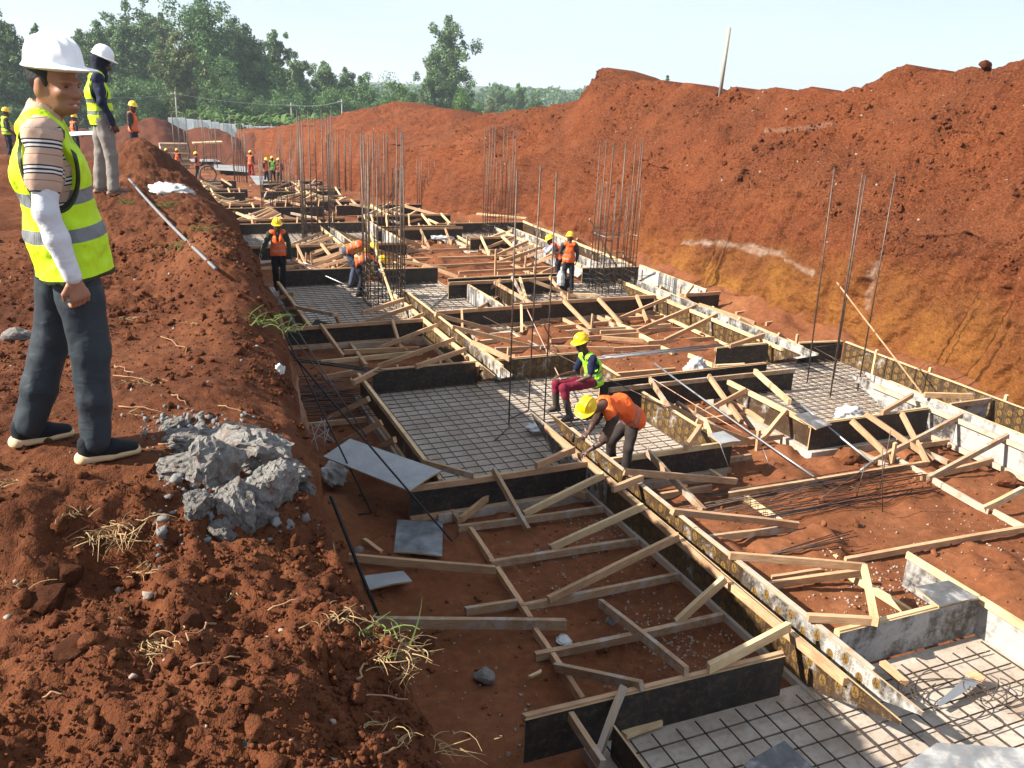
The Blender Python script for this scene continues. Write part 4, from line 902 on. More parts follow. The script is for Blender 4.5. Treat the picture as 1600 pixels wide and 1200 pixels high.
loose_timber('split wood chunk on the near edge of the nearest slab', 973, 1147, .05, 1032, 1126, .05, 'f', .10, .05)
loose_timber('short timber lying on dark soil in front of the right mat', 1148, 621, .0, 1198, 632, .0)
loose_timber('yellow board lying below the right mat form', 1192, 637, .0, 1231, 658, .0, 'f', .1, .04)
loose_timber('two yellow planks laid before the far rebar cage at the red bank', 745, 334, .45, 823, 341, .4, 'f', .2, .06)
loose_timber('small scrap of timber on the shaded soil by the grey stone', 828, 1058, -.05, 846, 1049, -.05, 'f', .03, .025)
loose_timber('timber lying in the soil below the front printed strip, right side', 1205, 905, -.03, 1282, 893, -.03)
loose_timber('weathered timber lying behind the mat\'s front rail, in dark soil', 1030, 735, .0, 1172, 713, .0, 'g')

# ---- stones and rubble
def rock_mesh(seed, mat, sub=3, cuts=9, noise=.12, sq=(1, 1, 1), fine=.03):
    bm = bmesh.new(); bmesh.ops.create_icosphere(bm, subdivisions=sub, radius=1); r = random.Random(seed)
    v = np.array([p.co[:] for p in bm.verts])
    for _ in range(cuts):
        n = np.array([r.gauss(0, 1) for _ in range(3)]); n /= np.linalg.norm(n); d = r.uniform(.55, .85); s = v@n; v = v-np.outer(np.maximum(0, s-d)*.9, n)
    v = v*(1+noise*fbm(v[:, 0]*1.7+seed, v[:, 1]*1.7, v[:, 2]*1.7, seed=seed))[:, None]*np.array(sq)
    v = v+fine*np.stack([fbm(v[:, 0]*7, v[:, 1]*7+k*9, v[:, 2]*7, seed=seed+k, oct=3) for k in range(3)], 1)
    for p, c in zip(bm.verts, v): p.co = c
    me = bpy.data.meshes.new('stone'); bm.to_mesh(me); bm.free(); me.materials.append(mat); return me
mk = Mat('grey_concrete_rubble', .92, .2); _n = mk.noise(5, detail=7, rough=.7); _w = mk.noise(40, detail=3)
mk.color(mk.mix(mk.math('MULTIPLY', mk.ramp(mk.noise(2.4, detail=4), [(.52, 0.0), (.68, 1.0)]), .55), mk.ramp(_n, [(.3, (.135, .125, .115)), (.55, (.25, .235, .215)), (.75, (.37, .35, .32))]), (.15, .06, .03))); mk.bump(_n, .7, .02); mk.bump(_w, .5, .006); M_RUBBLE = mk.m
mp_ = Mat('pale_mortar', .95, .15); _n = mp_.noise(6, detail=7, rough=.7)
mp_.color(mp_.ramp(_n, [(.3, (.19, .105, .07)), (.5, (.30, .21, .15)), (.7, (.36, .31, .27))])); mp_.bump(_n, .8, .02); M_MORTAR = mp_.m
def stone(label, px, py, z, size, seed, mat=None, sq=(1, 1, .7), onbank=False, cat='stone', name='stone', group=None, rot=0.0, sub=3, cuts=9):
    p = bank_hit(px, py) if onbank else P(px, py, z)
    o = obj(name, rock_mesh(seed, mat or M_RUBBLE, sub, cuts), loc=(p[0], p[1], p[2]+size*.25)); o.scale = (size*sq[0], size*sq[1], size*sq[2]); o.rotation_euler = (rnd.uniform(-.3, .3), rnd.uniform(-.3, .3), rot)
    return tag(o, label, cat, group)
rub = empty('concrete_rubble', bank_hit(355, 760)); tag(rub, 'broken grey concrete lump spilled on the bank edge in front of the standing man', 'rubble')
for i, (x, y, s, sq, rot) in enumerate([(335, 765, .15, (1.0, .85, 1.15), .3), (385, 722, .20, (1.15, .85, .75), -.5), (415, 775, .13, (1, .85, 1.0), .9), (368, 802, .11, (1, .8, 1.1), 1.7), (300, 735, .12, (1.2, 1.0, .7), .2), (440, 745, .12, (1.3, .8, .7), -.8), (300, 690, .11, (1.2, 1.1, .45), 1.2), (345, 692, .12, (1.2, 1.0, .5), .4), (400, 815, .08, (1, .8, .9), .1), (350, 830, .06, (1, 1, .9), .1), (308, 795, .07, (1, 1, .9), .6), (468, 768, .08, (1.3, .8, .7), -.9), (270, 668, .07, (1.2, 1, .5), .7), (420, 690, .08, (1.2, 1, .5), .2)]):
    p = bank_hit(x, y); q = bpy.data.objects.new('lump', rock_mesh(200+i, M_RUBBLE, 5, 10, .16, fine=.07)); q.location = Vector(p)-rub.location+Vector((0, 0, s*sq[2]*.22)); q.scale = tuple(s*k for k in sq); q.rotation_euler = (rnd.uniform(-.25, .25), rnd.uniform(-.25, .25), rot); link(q, rub)
m = MB(); rq = random.Random(31)
TET = [(0, 1, 2), (0, 3, 1), (1, 3, 2), (2, 3, 0)]
ICO = bmesh.new(); bmesh.ops.create_icosphere(ICO, subdivisions=1, radius=1); ICO_V = np.array([v.co[:] for v in ICO.verts]); ICO_F = np.array([[v.index for v in f.verts] for f in ICO.faces]); ICO.free()
ICO2 = bmesh.new(); bmesh.ops.create_icosphere(ICO2, subdivisions=2, radius=1); ICO2_V = np.array([v.co[:] for v in ICO2.verts]); ICO2_F = np.array([[v.index for v in f.verts] for f in ICO2.faces]); ICO2.free()
def clods(name, pts, sizes, mat, seed, label=None, fine=None, sink=.2):
    """thousands of crumbs in one mesh: too many and too small to count"""
    g = np.random.default_rng(seed); V = []; F = []; b = 0
    for p, s in zip(pts, sizes):
        bv, bf = (ICO2_V, ICO2_F) if s > .012 else (ICO_V, ICO_F)
        sc = s*g.uniform(.6, 1.25, 3); v = bv*(1+.26*g.standard_normal((len(bv), 1)))
        a = g.uniform(0, 6.28); c_, s_ = math.cos(a), math.sin(a); v = v*sc; v = v@np.array([[c_, s_, 0], [-s_, c_, 0], [0, 0, 1]])
        V.append(v+np.array(p)+[0, 0, s*sink]); F.append(bf+b); b += len(bv)
    o = obj(name, mesh_np(name, np.concatenate(V), np.concatenate(F), mat, False)); return tag(o, label, None, None, 'stuff')
gq = np.random.default_rng(77)
# crumbs on the near bank
pts, sz = [], []
while len(pts) < 20000:
    y = 1.7+gq.random()**1.7*8.5; e_ = float(np.interp(y, BANK_YS, BANK_E)); x = e_-.02-gq.random()**1.15*(1.35+.22*y)
    dens = .35+.65*float(sstep(-.15, .25, fbm(x*1.3, y*1.3, seed=301)))
    if abs(x+.1) < .8 and 3.75 < y < 5.0: dens *= .22
    if gq.random() > dens: continue
    s = .0021*math.exp(abs(gq.standard_normal())*.74)*(1+.10*y); s = min(s, .032)
    if not np.isfinite(s): continue
    pts.append((x, y, bank_z(x, y))); sz.append(s)
clods('soil_crumbs', pts, sz, M_BANK, 78)
pts, sz = [], []
for _ in range(1100):
    x, y = (gq.normal(350, 48), gq.normal(735, 38)) if _ % 3 else (gq.normal(290, 30), gq.normal(675, 14)); p = bank_hit(x, y) if _ % 4 == 0 or not pts else None
    if p is None: q = pts[-1]; p = np.array([q[0]+gq.normal(0, .04), q[1]+gq.normal(0, .05), 0]); p[2] = bank_z(float(p[0]), float(p[1]))
    pts.append(tuple(p)); sz.append(min(.022, .004*math.exp(abs(gq.standard_normal())*.8)))
clods('concrete_crumbs', pts, sz, simple('grey_crumbs', (.15, .145, .14), .95, var=.4, nscale=9), 83)
pts, sz = [], []
while len(pts) < 5200:
    y = 2.0+gq.random()**1.4*26; x = 1.3+gq.random()*12.3
    if any(a-.1 < x < b+.1 and c-.1 < y < d+.1 for a, b, c, d in PR): continue
    pts.append((x, y, float(floor_h(np.array(x), np.array(y))))); sz.append(min(.05, .006*math.exp(abs(gq.standard_normal())*.8)))
clods('floor_crumbs', pts, sz, M_FLOOR, 79)
pts, sz = [], []
nu, nv = RB_V.shape[:2]
while len(pts) < 13000:
    i, j = int(gq.integers(80, nu-16)), int(gq.integers(0, nv)); p = RB_V[i, j]
    if p[1] > 45 or gq.random() > .15+.85*float(sstep(-.1, .3, fbm(p[1]*.7, p[0]*.8, seed=95))): continue
    pts.append(tuple(p)); sz.append(min(.075, .0075*math.exp(abs(gq.standard_normal())*.8)))
clods('bank_crumbs', pts, sz, M_RIGHT, 80)
M_CHIP = simple('pale_stone_chips', (.27, .215, .17), .9, var=.35, nscale=3)
pts, sz = [], []
for (cx, cy, rx_, ry_, n) in ((4.6, 6.0, .5, .9, 420), (4.3, 7.8, .6, .7, 160), (2.4, 6.2, .8, 1.0, 90), (4.9, 8.6, .3, .4, 120), (7.2, 6.2, .8, .7, 260), (9.5, 6.6, 1.4, 1.0, 150), (4.6, 15.6, .6, .9, 130), (6.6, 15.2, .8, .9, 180), (9.3, 15.5, 1.4, 1.4, 120)):
    for _ in range(n):
        x, y = cx+gq.standard_normal()*rx_*.6, cy+gq.standard_normal()*ry_*.6
        if any(a < x < b and c < y < d for a, b, c, d in PR) or 5.2 < x < 5.55: continue
        pts.append((x, y, float(floor_h(np.array(x), np.array(y))))); sz.append(gq.uniform(.005, .016))
clods('stone_chips', pts, sz, M_CHIP, 81)
pts, sz = [], []
for _ in range(130):
    i, j = int(gq.integers(60, nu-16)), int(gq.integers(0, nv)); p = RB_V[i, j]
    if p[1] < 60: pts.append(tuple(p)); sz.append(gq.uniform(.010, .035))
for _ in range(60):
    y = 1.8+gq.random()**1.6*7; e_ = float(np.interp(y, BANK_YS, BANK_E)); x = e_-gq.random()*1.6; pts.append((x, y, bank_z(x, y))); sz.append(gq.uniform(.004, .014))
clods('pale_pebbles', pts, sz, M_CHIP, 82)
stone('grey bag shaped stone on the shaded soil at the bottom centre', 757, 1058, -.08, .10, 51, sq=(.9, 1.3, .8), rot=.5)
stone('grey stone beside the slanting plank in front of the printed strip', 955, 973, -.08, .07, 52, sq=(1, .8, .8))
stone('small grey stone on the shaded soil near the bank foot timbers', 562, 862, -.05, .07, 53)
stone('pale pebble at the bottom of the shaded soil', 793, 1180, -.08, .03, 54, M_MORTAR)
stone('orange brown stone by the upper loose timber in the shade', 747, 937, -.06, .05, 55, M_FLOOR)
stone('large red soil clod by the grey hooked tube', 1324, 716, -.02, .21, 56, M_FLOOR, sq=(1.1, .9, .8), cat='clod', name='soil_clod')
stone('red soil clod at the right edge beside the whitened strip', 1572, 753, -.02, .16, 57, M_FLOOR, sq=(1.2, .9, .7), cat='clod', name='soil_clod')
stone('small red clod on the bare soil right of the wire sheaf', 1335, 819, -.04, .07, 58, M_FLOOR, cat='clod', name='soil_clod')
stone('round red clod at the foot of the printed strip', 1228, 852, -.04, .07, 61, M_FLOOR, cat='clod', name='soil_clod')
stone('dark red boulder of soil on the skyline of the right bank', 1540, 106, 0, .01, 59, M_RIGHT, cat='clod', name='soil_clod').location = tuple(atY(1540, 106, 14.8))
bpy.data.objects[-1].scale if False else None
for ob in list(COL.objects):
    if ob.get('label', '').startswith('dark red boulder'):
        ob.scale = (.16, .15, .13); _rd = RB_V[213]; _v = _rd-EYE; _px = 800+FPX*(_v@_r)/(_v@_fw); _j = int(np.argmin(np.abs(_px-1540))); ob.location = tuple(_rd[_j]+[-.05, 0, .05])
for i, (x, y, s, lab) in enumerate([(28, 530, .10, 'brown stone half buried behind the standing man\'s legs'), (75, 945, .075, 'dark clod at the left edge below the dry roots'), (240, 1055, .035, 'dark round stone in the loose soil at the bottom'), (390, 1161, .017, 'small pale stone in loose soil at the bottom of the bank'), (300, 975, .05, 'reddish clod in the loose soil, bottom left of the rubble'), (115, 1020, .05, 'flat dark clod near the left bottom edge'), (660, 1010, .05, 'clod below the bank edge by the grass tufts'), (110, 905, .06, 'brown clod under the dry grass hummock')]):
    stone(lab, x, y, 0, s, 70+i, M_BANK if i not in (0, 3) else M_RUBBLE, onbank=True, cat='stone')
# ---- sacks and scraps
M_SACK = simple('white_woven_sack', (.46, .455, .44), .85, var=.2, nscale=20)
def crumple(label, p, size, seed, name='crumpled_sack', cat='sack', mat=None):
    r = np.random.default_rng(seed); v = ICO2_V.copy()
    bm = bmesh.new(); bmesh.ops.create_icosphere(bm, subdivisions=4, radius=1); v = np.array([q.co[:] for q in bm.verts])
    w = 1+.45*np.abs(fbm(v[:, 0]*2+seed, v[:, 1]*2, v[:, 2]*2, seed=seed, oct=3, gain=.5))-.2; v = v*w[:, None]*np.array(size)
    v[:, 2] = np.maximum(v[:, 2], -.3*size[2])
    for q, c in zip(bm.verts, v): q.co = c
    me = bpy.data.meshes.new(name); bm.to_mesh(me); bm.free(); me.materials.append(mat or M_SACK); me.polygons.foreach_set('use_smooth', np.ones(len(me.polygons), bool)); o = obj(name, me, loc=p); return tag(o, label, cat)
crumple('crumpled white sack between the left bank and the grey sheet', P(522, 742, .10), (.17, .28, .14), 1)
crumple('white cement bag standing on the form right of the seated worker', P(1088, 577, .25), (.22, .16, .24), 2)
crumple('cream cement bag lying at the near corner of the right mat', P(1326, 647, .10), (.28, .18, .13), 3)
crumple('white plastic sheet lying on the bank edge beyond the second man', bank_hit(262, 300), (.30, .5, .12), 4, 'plastic_sheet', 'sheet')
crumple('torn pale paper scrap among the struts', P(882, 1000, -.05), (.07, .10, .015), 5, 'paper_scrap', 'paper')
crumple('white crumpled paper on the strip end of the middle pad', P(842, 668, .1), (.22, .14, .06), 6, 'paper_scrap', 'paper')
crumple('white rag hanging from the tapered board tip', P(780, 590, .30), (.03, .04, .10), 7, 'rag', 'rag')
crumple('white litter left behind the dark mat, near the bank edge', P(690, 372, .1), (.45, .2, .08), 8, 'plastic_sheet', 'sheet')
crumple('small white plaster lump stuck in the bank edge', bank_hit(437, 580), (.03, .03, .05), 9, 'plaster_lump', 'lump')
# tube lying on the bank
pa, pb = bank_hit(203, 292), bank_hit(338, 438); pa[2] += .10; pb[2] += .09
loose_bar('long grey tube lying on the left bank between the two standing men', pa, pb, .015, simple('dull_tube', (.16, .16, .165), .6, .3, var=.3, nscale=6), name='steel_tube', cat='tube')
# ================================================================== PEOPLE: bodies and clothes from distance fields
class Field:
    def __init__(s, lo, hi, h):
        s.o = np.array(lo, float); s.h = h; s.n = np.ceil((np.array(hi)-s.o)/h).astype(int)+1; s.F = np.full(s.n, 1.0, np.float32)
        s.ax = [s.o[i]+h*np.arange(s.n[i]) for i in range(3)]
    def sub(s, lo, hi, pad):
        sl = []
        for i in range(3):
            a = max(0, int((lo[i]-pad-s.o[i])/s.h)-1); b = min(s.n[i], int((hi[i]+pad-s.o[i])/s.h)+2); sl.append(slice(a, max(a, b)))
        sl = tuple(sl); X = s.ax[0][sl[0]][:, None, None]; Y = s.ax[1][sl[1]][None, :, None]; Z = s.ax[2][sl[2]][None, None, :]
        return sl, X, Y, Z
    def comb(s, sl, d, k, mode):
        f = s.F[sl]
        if mode == 'sub': d2 = -d; h = np.clip(.5+.5*(d2-f)/max(k, 1e-5), 0, 1); s.F[sl] = f+(d2-f)*h+k*h*(1-h)
        elif mode == 'int': h = np.clip(.5+.5*(d-f)/max(k, 1e-5), 0, 1); s.F[sl] = f+(d-f)*h+k*h*(1-h)
        else: h = np.clip(.5+.5*(f-d)/max(k, 1e-5), 0, 1); s.F[sl] = f+(d-f)*h-k*h*(1-h)
    def tube(s, pts, radii, side=(0, 1, 0), k=.02, mode='add'):
        pts = [np.array(p, float) for p in pts]
        rad = [r if hasattr(r, '__len__') else (r, r) for r in radii]
        for A, B, ra, rb in zip(pts[:-1], pts[1:], rad[:-1], rad[1:]):
            m = max(*ra, *rb); lo, hi = np.minimum(A, B)-m, np.maximum(A, B)+m
            sl, X, Y, Z = s.sub(lo, hi, k+.03); ab = B-A; L2 = ab@ab+1e-12; a = ab/math.sqrt(L2)
            sd = np.array(side, float); sd = sd-a*(sd@a); sd /= np.linalg.norm(sd)+1e-9; w = np.cross(a, sd)
            px, py, pz = X-A[0], Y-A[1], Z-A[2]
            t = np.clip((px*ab[0]+py*ab[1]+pz*ab[2])/L2, 0, 1)
            rs = ra[0]+(rb[0]-ra[0])*t; rw = ra[1]+(rb[1]-ra[1])*t
            qx, qy, qz = px-t*ab[0], py-t*ab[1], pz-t*ab[2]
            ds = qx*sd[0]+qy*sd[1]+qz*sd[2]; dw = qx*w[0]+qy*w[1]+qz*w[2]; da = qx*a[0]+qy*a[1]+qz*a[2]
            mn = np.minimum(rs, rw); d = (np.sqrt((ds/rs)**2+(dw/rw)**2+(da/mn)**2)-1)*mn
            s.comb(sl, d.astype(np.float32), k, mode)
    def ell(s, c, r, R=None, k=.02, mode='add'):
        c = np.array(c, float); r = np.array(r, float)*np.ones(3); m = max(r); sl, X, Y, Z = s.sub(c-m, c+m, k+.03)
        p = [X-c[0], Y-c[1], Z-c[2]]
        if R is not None: p = [p[0]*R[0, i]+p[1]*R[1, i]+p[2]*R[2, i] for i in range(3)]
        d = (np.sqrt((p[0]/r[0])**2+(p[1]/r[1])**2+(p[2]/r[2])**2)-1)*min(r); s.comb(sl, d.astype(np.float32), k, mode)
    def box(s, c, hs, R, rd=.01, k=.01, mode='add'):
        c = np.array(c, float); hs = np.array(hs, float); m = np.linalg.norm(hs); sl, X, Y, Z = s.sub(c-m, c+m, k+.03)
        p = [X-c[0], Y-c[1], Z-c[2]]; p = [p[0]*R[0, i]+p[1]*R[1, i]+p[2]*R[2, i] for i in range(3)]
        q = [np.abs(p[i])-hs[i]+rd for i in range(3)]; d = np.sqrt(sum(np.maximum(v, 0)**2 for v in q))+np.minimum(np.maximum(np.maximum(q[0], q[1]), q[2]), 0)-rd
        s.comb(sl, d.astype(np.float32), k, mode)
    def plane(s, p, n, k=.004):
        """keeps the side the normal points away from"""
        n = np.array(n, float)/np.linalg.norm(n); X, Y, Z = s.ax[0][:, None, None], s.ax[1][None, :, None], s.ax[2][None, None, :]
        d = ((X-p[0])*n[0]+(Y-p[1])*n[1]+(Z-p[2])*n[2]).astype(np.float32); s.comb(tuple(slice(0, q) for q in s.n), d, k, 'int')
    def warp(s, amp, freq, seed, aniso=(1, 1, 1), oct=3):
        near = np.nonzero(np.abs(s.F) < max(.025, 1.8*s.h)); X, Y, Z = (s.ax[i][near[i]] for i in range(3))
        n = fbm(X*freq*aniso[0], Y*freq*aniso[1], Z*freq*aniso[2], seed=seed, oct=oct); s.F[near] += amp*n
    def mesh(s, name, mat, origin, local=True):
        F = s.F; sg = F < 0; nx, ny, nz = F.shape
        cnt = np.zeros((nx-1, ny-1, nz-1), np.int8)
        for dx in (0, 1):
            for dy in (0, 1):
                for dz in (0, 1): cnt += sg[dx:nx-1+dx, dy:ny-1+dy, dz:nz-1+dz]
        act = np.argwhere((cnt > 0) & (cnt < 8)); idx = np.full(cnt.shape, -1, np.int64); idx[tuple(act.T)] = np.arange(len(act))
        S = np.zeros((len(act), 3)); N = np.zeros(len(act))
        cr = [(0, 0, 0), (1, 0, 0), (0, 1, 0), (1, 1, 0), (0, 0, 1), (1, 0, 1), (0, 1, 1), (1, 1, 1)]
        vals = [F[act[:, 0]+c[0], act[:, 1]+c[1], act[:, 2]+c[2]] for c in cr]
        for a, b in ((0, 1), (2, 3), (4, 5), (6, 7), (0, 2), (1, 3), (4, 6), (5, 7), (0, 4), (1, 5), (2, 6), (3, 7)):
            va, vb = vals[a], vals[b]; m = (va < 0) != (vb < 0); t = np.where(m, va/np.where(m, va-vb, 1), 0)
            pa, pb = np.array(cr[a], float), np.array(cr[b], float); S += m[:, None]*(pa+t[:, None]*(pb-pa)); N += m
        V = s.o+s.h*(act+S/N[:, None]); Fs = []
        for ax in range(3):
            o1, o2 = (ax+1) % 3, (ax+2) % 3
            sl0 = [slice(1, -1)]*3; sl0[ax] = slice(0, -1); sl1 = list(sl0); sl1[ax] = slice(1, None)
            a, b = sg[tuple(sl0)], sg[tuple(sl1)]; e = np.argwhere(a != b)
            if not len(e): continue
            fl = a[tuple(e.T)]; base = e.copy(); base[:, o1] += 1; base[:, o2] += 1
            def cell(d1, d2): q = base.copy(); q[:, o1] += d1; q[:, o2] += d2; return idx[tuple(q.T)]
            q = np.stack([cell(-1, -1), cell(0, -1), cell(0, 0), cell(-1, 0)], 1); q[~fl] = q[~fl][:, ::-1]; Fs.append(q)
        Fs = np.concatenate(Fs); Fs = Fs[(Fs >= 0).all(1)]
        me = mesh_np(name, V-np.array(origin), Fs, mat, True); return me, V
def put_attr(me, name, val):
    a = me.attributes.new(name, 'FLOAT', 'POINT'); a.data.foreach_set('value', np.asarray(val, np.float32))
def rotz(a): c, s = math.cos(a), math.sin(a); return np.array([[c, -s, 0], [s, c, 0], [0, 0, 1]])
def basis(fwd, up=(0, 0, 1)):
    f = np.array(fwd, float); f /= np.linalg.norm(f); u = np.array(up, float); l = np.cross(u, f); l /= np.linalg.norm(l); u = np.cross(f, l); return np.stack([f, l, u], 1)   # columns forward, left, up

def skin_mat(name, c):
    if name in MATS: return MATS[name]
    m = Mat(name, .5, .4); n = m.noise(60, detail=3); m.color(m.mix(n, tuple(v*.82 for v in c), tuple(min(1, v*1.12) for v in c))); m.b.inputs['Subsurface Weight'].default_value = .06; m.b.inputs['Subsurface Radius'].default_value = (.02, .008, .004); MATS[name] = m.m; return m.m
def cloth_mat(name, c, rough=.85):
    if name in MATS: return MATS[name]
    m = Mat(name, rough, .2); n = m.noise(5, detail=4); m.color(m.mix(n, tuple(v*.72 for v in c), tuple(min(1, v*1.18) for v in c))); m.bump(m.noise(24, detail=4), .25, .006); m.bump(m.noise(5.5, m.co(scale=(1.0, 1.0, 1.7)), detail=3, rough=.5, dist=2.2), .5, .012); MATS[name] = m.m; return m.m
def vest_mat(name, c, bands, band_c=(.16, .17, .175), hem=None, trim=(.02, .03, .01), side_dark=None):
    """cloth coloured by the distance along the trunk: two reflective bands, dark hem"""
    if name in MATS: return MATS[name]
    m = Mat(name, .62, .3); t = m.attr('trunk'); n = m.noise(4, detail=4)
    col = m.mix(n, tuple(v*.86 for v in c), tuple(min(1, v*1.06) for v in c))
    for (a, b) in bands:
        k = m.math('MULTIPLY', m.math('GREATER_THAN', t, a), m.math('LESS_THAN', t, b)); col = m.mix(k, col, band_c)
    if hem is not None: col = m.mix(m.math('LESS_THAN', t, hem), col, trim)
    ed = m.attr('edge'); col = m.mix(m.math('GREATER_THAN', ed, .5), col, trim)
    m.color(col); m.bump(m.noise(14, detail=3), .2, .008); m.bump(m.noise(4.5, m.co(scale=(1.4, 1.4, .7)), detail=3, dist=1.6), .7, .035); MATS[name] = m.m; return m.m
LIME = (.50, .76, .012); ORANGE = (.80, .115, .014)

def helmet(parent, c, R, mat, s=1.0, h=.006, name='helmet', rim=.01):
    lo = c-np.array([.24, .24, .2])*s; hi = c+np.array([.24, .24, .24])*s; f = Field(lo, hi, h); ex, ey, ez = R[:, 0], R[:, 1], R[:, 2]
    f.ell(c+ez*.005*s, np.array([.134, .112, .128])*s, R, .01); f.plane(c-ez*.012*s, -ez)
    f.ell(c+ex*.0-ez*.008*s, np.array([.147, .124, .011])*s, R, .012); f.ell(c+ex*.072*s-ez*.010*s, np.array([.100, .094, .010])*s, R, .014)
    f.ell(c-ex*.01*s+ez*.085*s, np.array([.102, .018, .060])*s, R, .018); 
    for sg in (-1, 1): f.ell(c-ex*.0*s+ey*sg*.052*s+ez*.075*s, np.array([.10, .010, .055])*s, R, .014); f.ell(c+ey*sg*.113*s+ez*.008*s, np.array([.03, .008, .012])*s, R, .006)
    me, V = f.mesh(name, mat, parent.location); o = obj(name, me, parent); return o
def person(label, J, outfit, base, yaw, h=.012, cat='person', group=None, scale=1.0, head_fwd=None, head_up=(0, 0, 1), trunk_up=None, hands=True, name='person', seed=0):
    """J: joints in world metres. outfit: materials. Every garment is a child of the person."""
    t = empty(name, base); tag(t, label, cat, group); O = np.array(base, float); S = scale
    J = {k: np.array(v, float) for k, v in J.items()}
    def ext(keys, mg, more=()):
        a = np.array([J[k] for k in keys]+list(more)); return a.min(0)-mg*S, a.max(0)+mg*S
    ALLK = [a+b for a in ('sh_', 'el_', 'wr_', 'hip_', 'kn_', 'an_') for b in 'lr']+['pel', 'nek', 'head']
    lo, hi = ext(ALLK, .20)
    fwd = np.array([math.cos(yaw), math.sin(yaw), 0]); left = np.array([-math.sin(yaw), math.cos(yaw), 0])
    hf = np.array(head_fwd if head_fwd is not None else fwd, float); HR = basis(hf, head_up); hx, hy, hz = HR[:, 0], HR[:, 1], HR[:, 2]
    pel, che, nek, hd = J['pel'], J['che'], J['nek'], J['head']
    trunk = nek-pel; TL = np.linalg.norm(trunk); ta = trunk/TL; shl = J['sh_l']-J['sh_r']; shl /= np.linalg.norm(shl); tf = np.cross(shl, ta); tf /= np.linalg.norm(tf)
    wide = outfit.get('wide', 1.0); HS = outfit.get('head', 1.08)
    def tr(a): return pel+ta*a*TL
    # ---- body
    f = Field(lo, hi, outfit.get('hbody', h))
    f.tube([pel, che, nek], [(.13*S*wide, .095*S), (.145*S*wide, .10*S), (.06*S, .06*S)], shl, .04)
    f.tube([nek-ta*.04*S, hd-hz*.05*S-hx*.015*S], [.060*S, .054*S], shl, .02)
    f.ell(hd+hz*.035*S*HS-hx*.012*S*HS, np.array([.098, .077, .095])*S*HS, HR, .02)                       # skull
    f.ell(hd-hz*.035*S*HS+hx*.030*S*HS, np.array([.068, .060, .078])*S*HS, HR, .025)                       # face
    f.ell(hd-hz*.085*S*HS+hx*.050*S*HS, np.array([.040, .042, .030])*S*HS, HR, .02)                       # jaw
    for sg in (-1, 1): f.tube([hd-hz*.03*S*HS-hx*.02*S*HS+hy*sg*.055*S*HS, hd-hz*.08*S*HS+hx*.035*S*HS+hy*sg*.030*S*HS], [.028*S*HS, .022*S*HS], hy, .02)
    f.tube([hd+hz*.005*S*HS+hx*.090*S*HS, hd-hz*.035*S*HS+hx*.108*S*HS], [.010*S*HS, .016*S*HS], hy, .012)          # nose
    for sg in (-1, 1):
        f.ell(hd-hz*.038*S*HS+hx*.096*S*HS+hy*sg*.013*S*HS, np.array([.012, .010, .009])*S*HS, HR, .008)
        f.ell(hd+hz*.016*S*HS+hx*.080*S*HS+hy*sg*.030*S*HS, np.array([.020, .024, .010])*S*HS, HR, .012)      # brow
        f.ell(hd-hz*.028*S*HS+hx*.066*S*HS+hy*sg*.042*S*HS, np.array([.026, .022, .020])*S*HS, HR, .015)      # cheek
        f.ell(hd-hz*.004*S*HS+hx*.094*S*HS+hy*sg*.032*S*HS, np.array([.012, .016, .008])*S*HS, HR, .008, 'sub')
        f.ell(hd-hz*.005*S*HS-hx*.012*S*HS+hy*sg*.078*S*HS, np.array([.018, .008, .032])*S*HS, HR, .008)      # ear
    f.ell(hd-hz*.066*S*HS+hx*.092*S*HS, np.array([.014, .028, .006])*S*HS, HR, .007); f.ell(hd-hz*.084*S*HS+hx*.088*S*HS, np.array([.014, .024, .007])*S*HS, HR, .007)
    f.ell(hd-hz*.075*S*HS+hx*.104*S*HS, np.array([.018, .026, .0055])*S*HS, HR, .004, 'sub')
    for sd in 'lr':
        sh, el, wr = J['sh_'+sd], J['el_'+sd], J['wr_'+sd]; sg = 1 if sd == 'l' else -1
        f.tube([nek-ta*.06*S, sh], [.06*S, .055*S], tf, .04); f.tube([sh, (sh+el)/2, el, el*.6+wr*.4, wr], [.052*S, .046*S, .038*S, .038*S, .026*S], tf, .015)
        hp, kn, an = J['hip_'+sd], J['kn_'+sd], J['an_'+sd]; f.tube([pel, hp], [.10*S, .085*S], tf, .03); f.tube([hp, kn, an], [.075*S, .048*S, .036*S], tf, .02)
        # hand: palm, four fingers of unequal length with a bend, thumb from the side of the palm
        fa = wr-el; fa /= np.linalg.norm(fa); hdv = J.get('hd_'+sd); pa = fa if hdv is None else (hdv-wr)/np.linalg.norm(hdv-wr)
        pn = J.get('pn_'+sd); pn = (np.array([0, 0, 0])-left*sg) if pn is None else pn; pn = pn-pa*(pn@pa); pn /= np.linalg.norm(pn)    # palm faces this way
        ac = np.cross(pa, pn)*(1 if sd == 'l' else -1)                                      # towards the thumb
        if hands:
            pc = wr+pa*.052*S; f.tube([wr+pa*.01*S, pc+pa*.03*S], [(.030*S, .016*S), (.041*S, .015*S)], ac, .012)
            for i, (off, ln) in enumerate(((.031, .070), (.011, .078), (-.010, .073), (-.030, .058))):
                k0 = wr+pa*.085*S+ac*off*S; c1 = (pa*.80+pn*.60); c2 = (pa*.25+pn*.97)
                k1 = k0+c1*ln*.45*S; k2 = k1+c2*ln*.38*S; k3 = k2+(pn*.75-pa*.45)*ln*.28*S
                f.tube([k0-pa*.02*S, k0, k1, k2, k3], [.0098*S, .0096*S, .0090*S, .0082*S, .0070*S], ac, .005)
            b0 = wr+pa*.028*S+ac*.030*S; b1 = b0+(ac*.55+pa*.70+pn*.45)*.038*S; b2 = b1+(pa*.85+pn*.5)*.032*S; f.tube([b0, b1, b2], [.0135*S, .0110*S, .0085*S], pn, .007)
        else: f.ell(wr+pa*.07*S, np.array([.055, .035, .03])*S, None, .02)
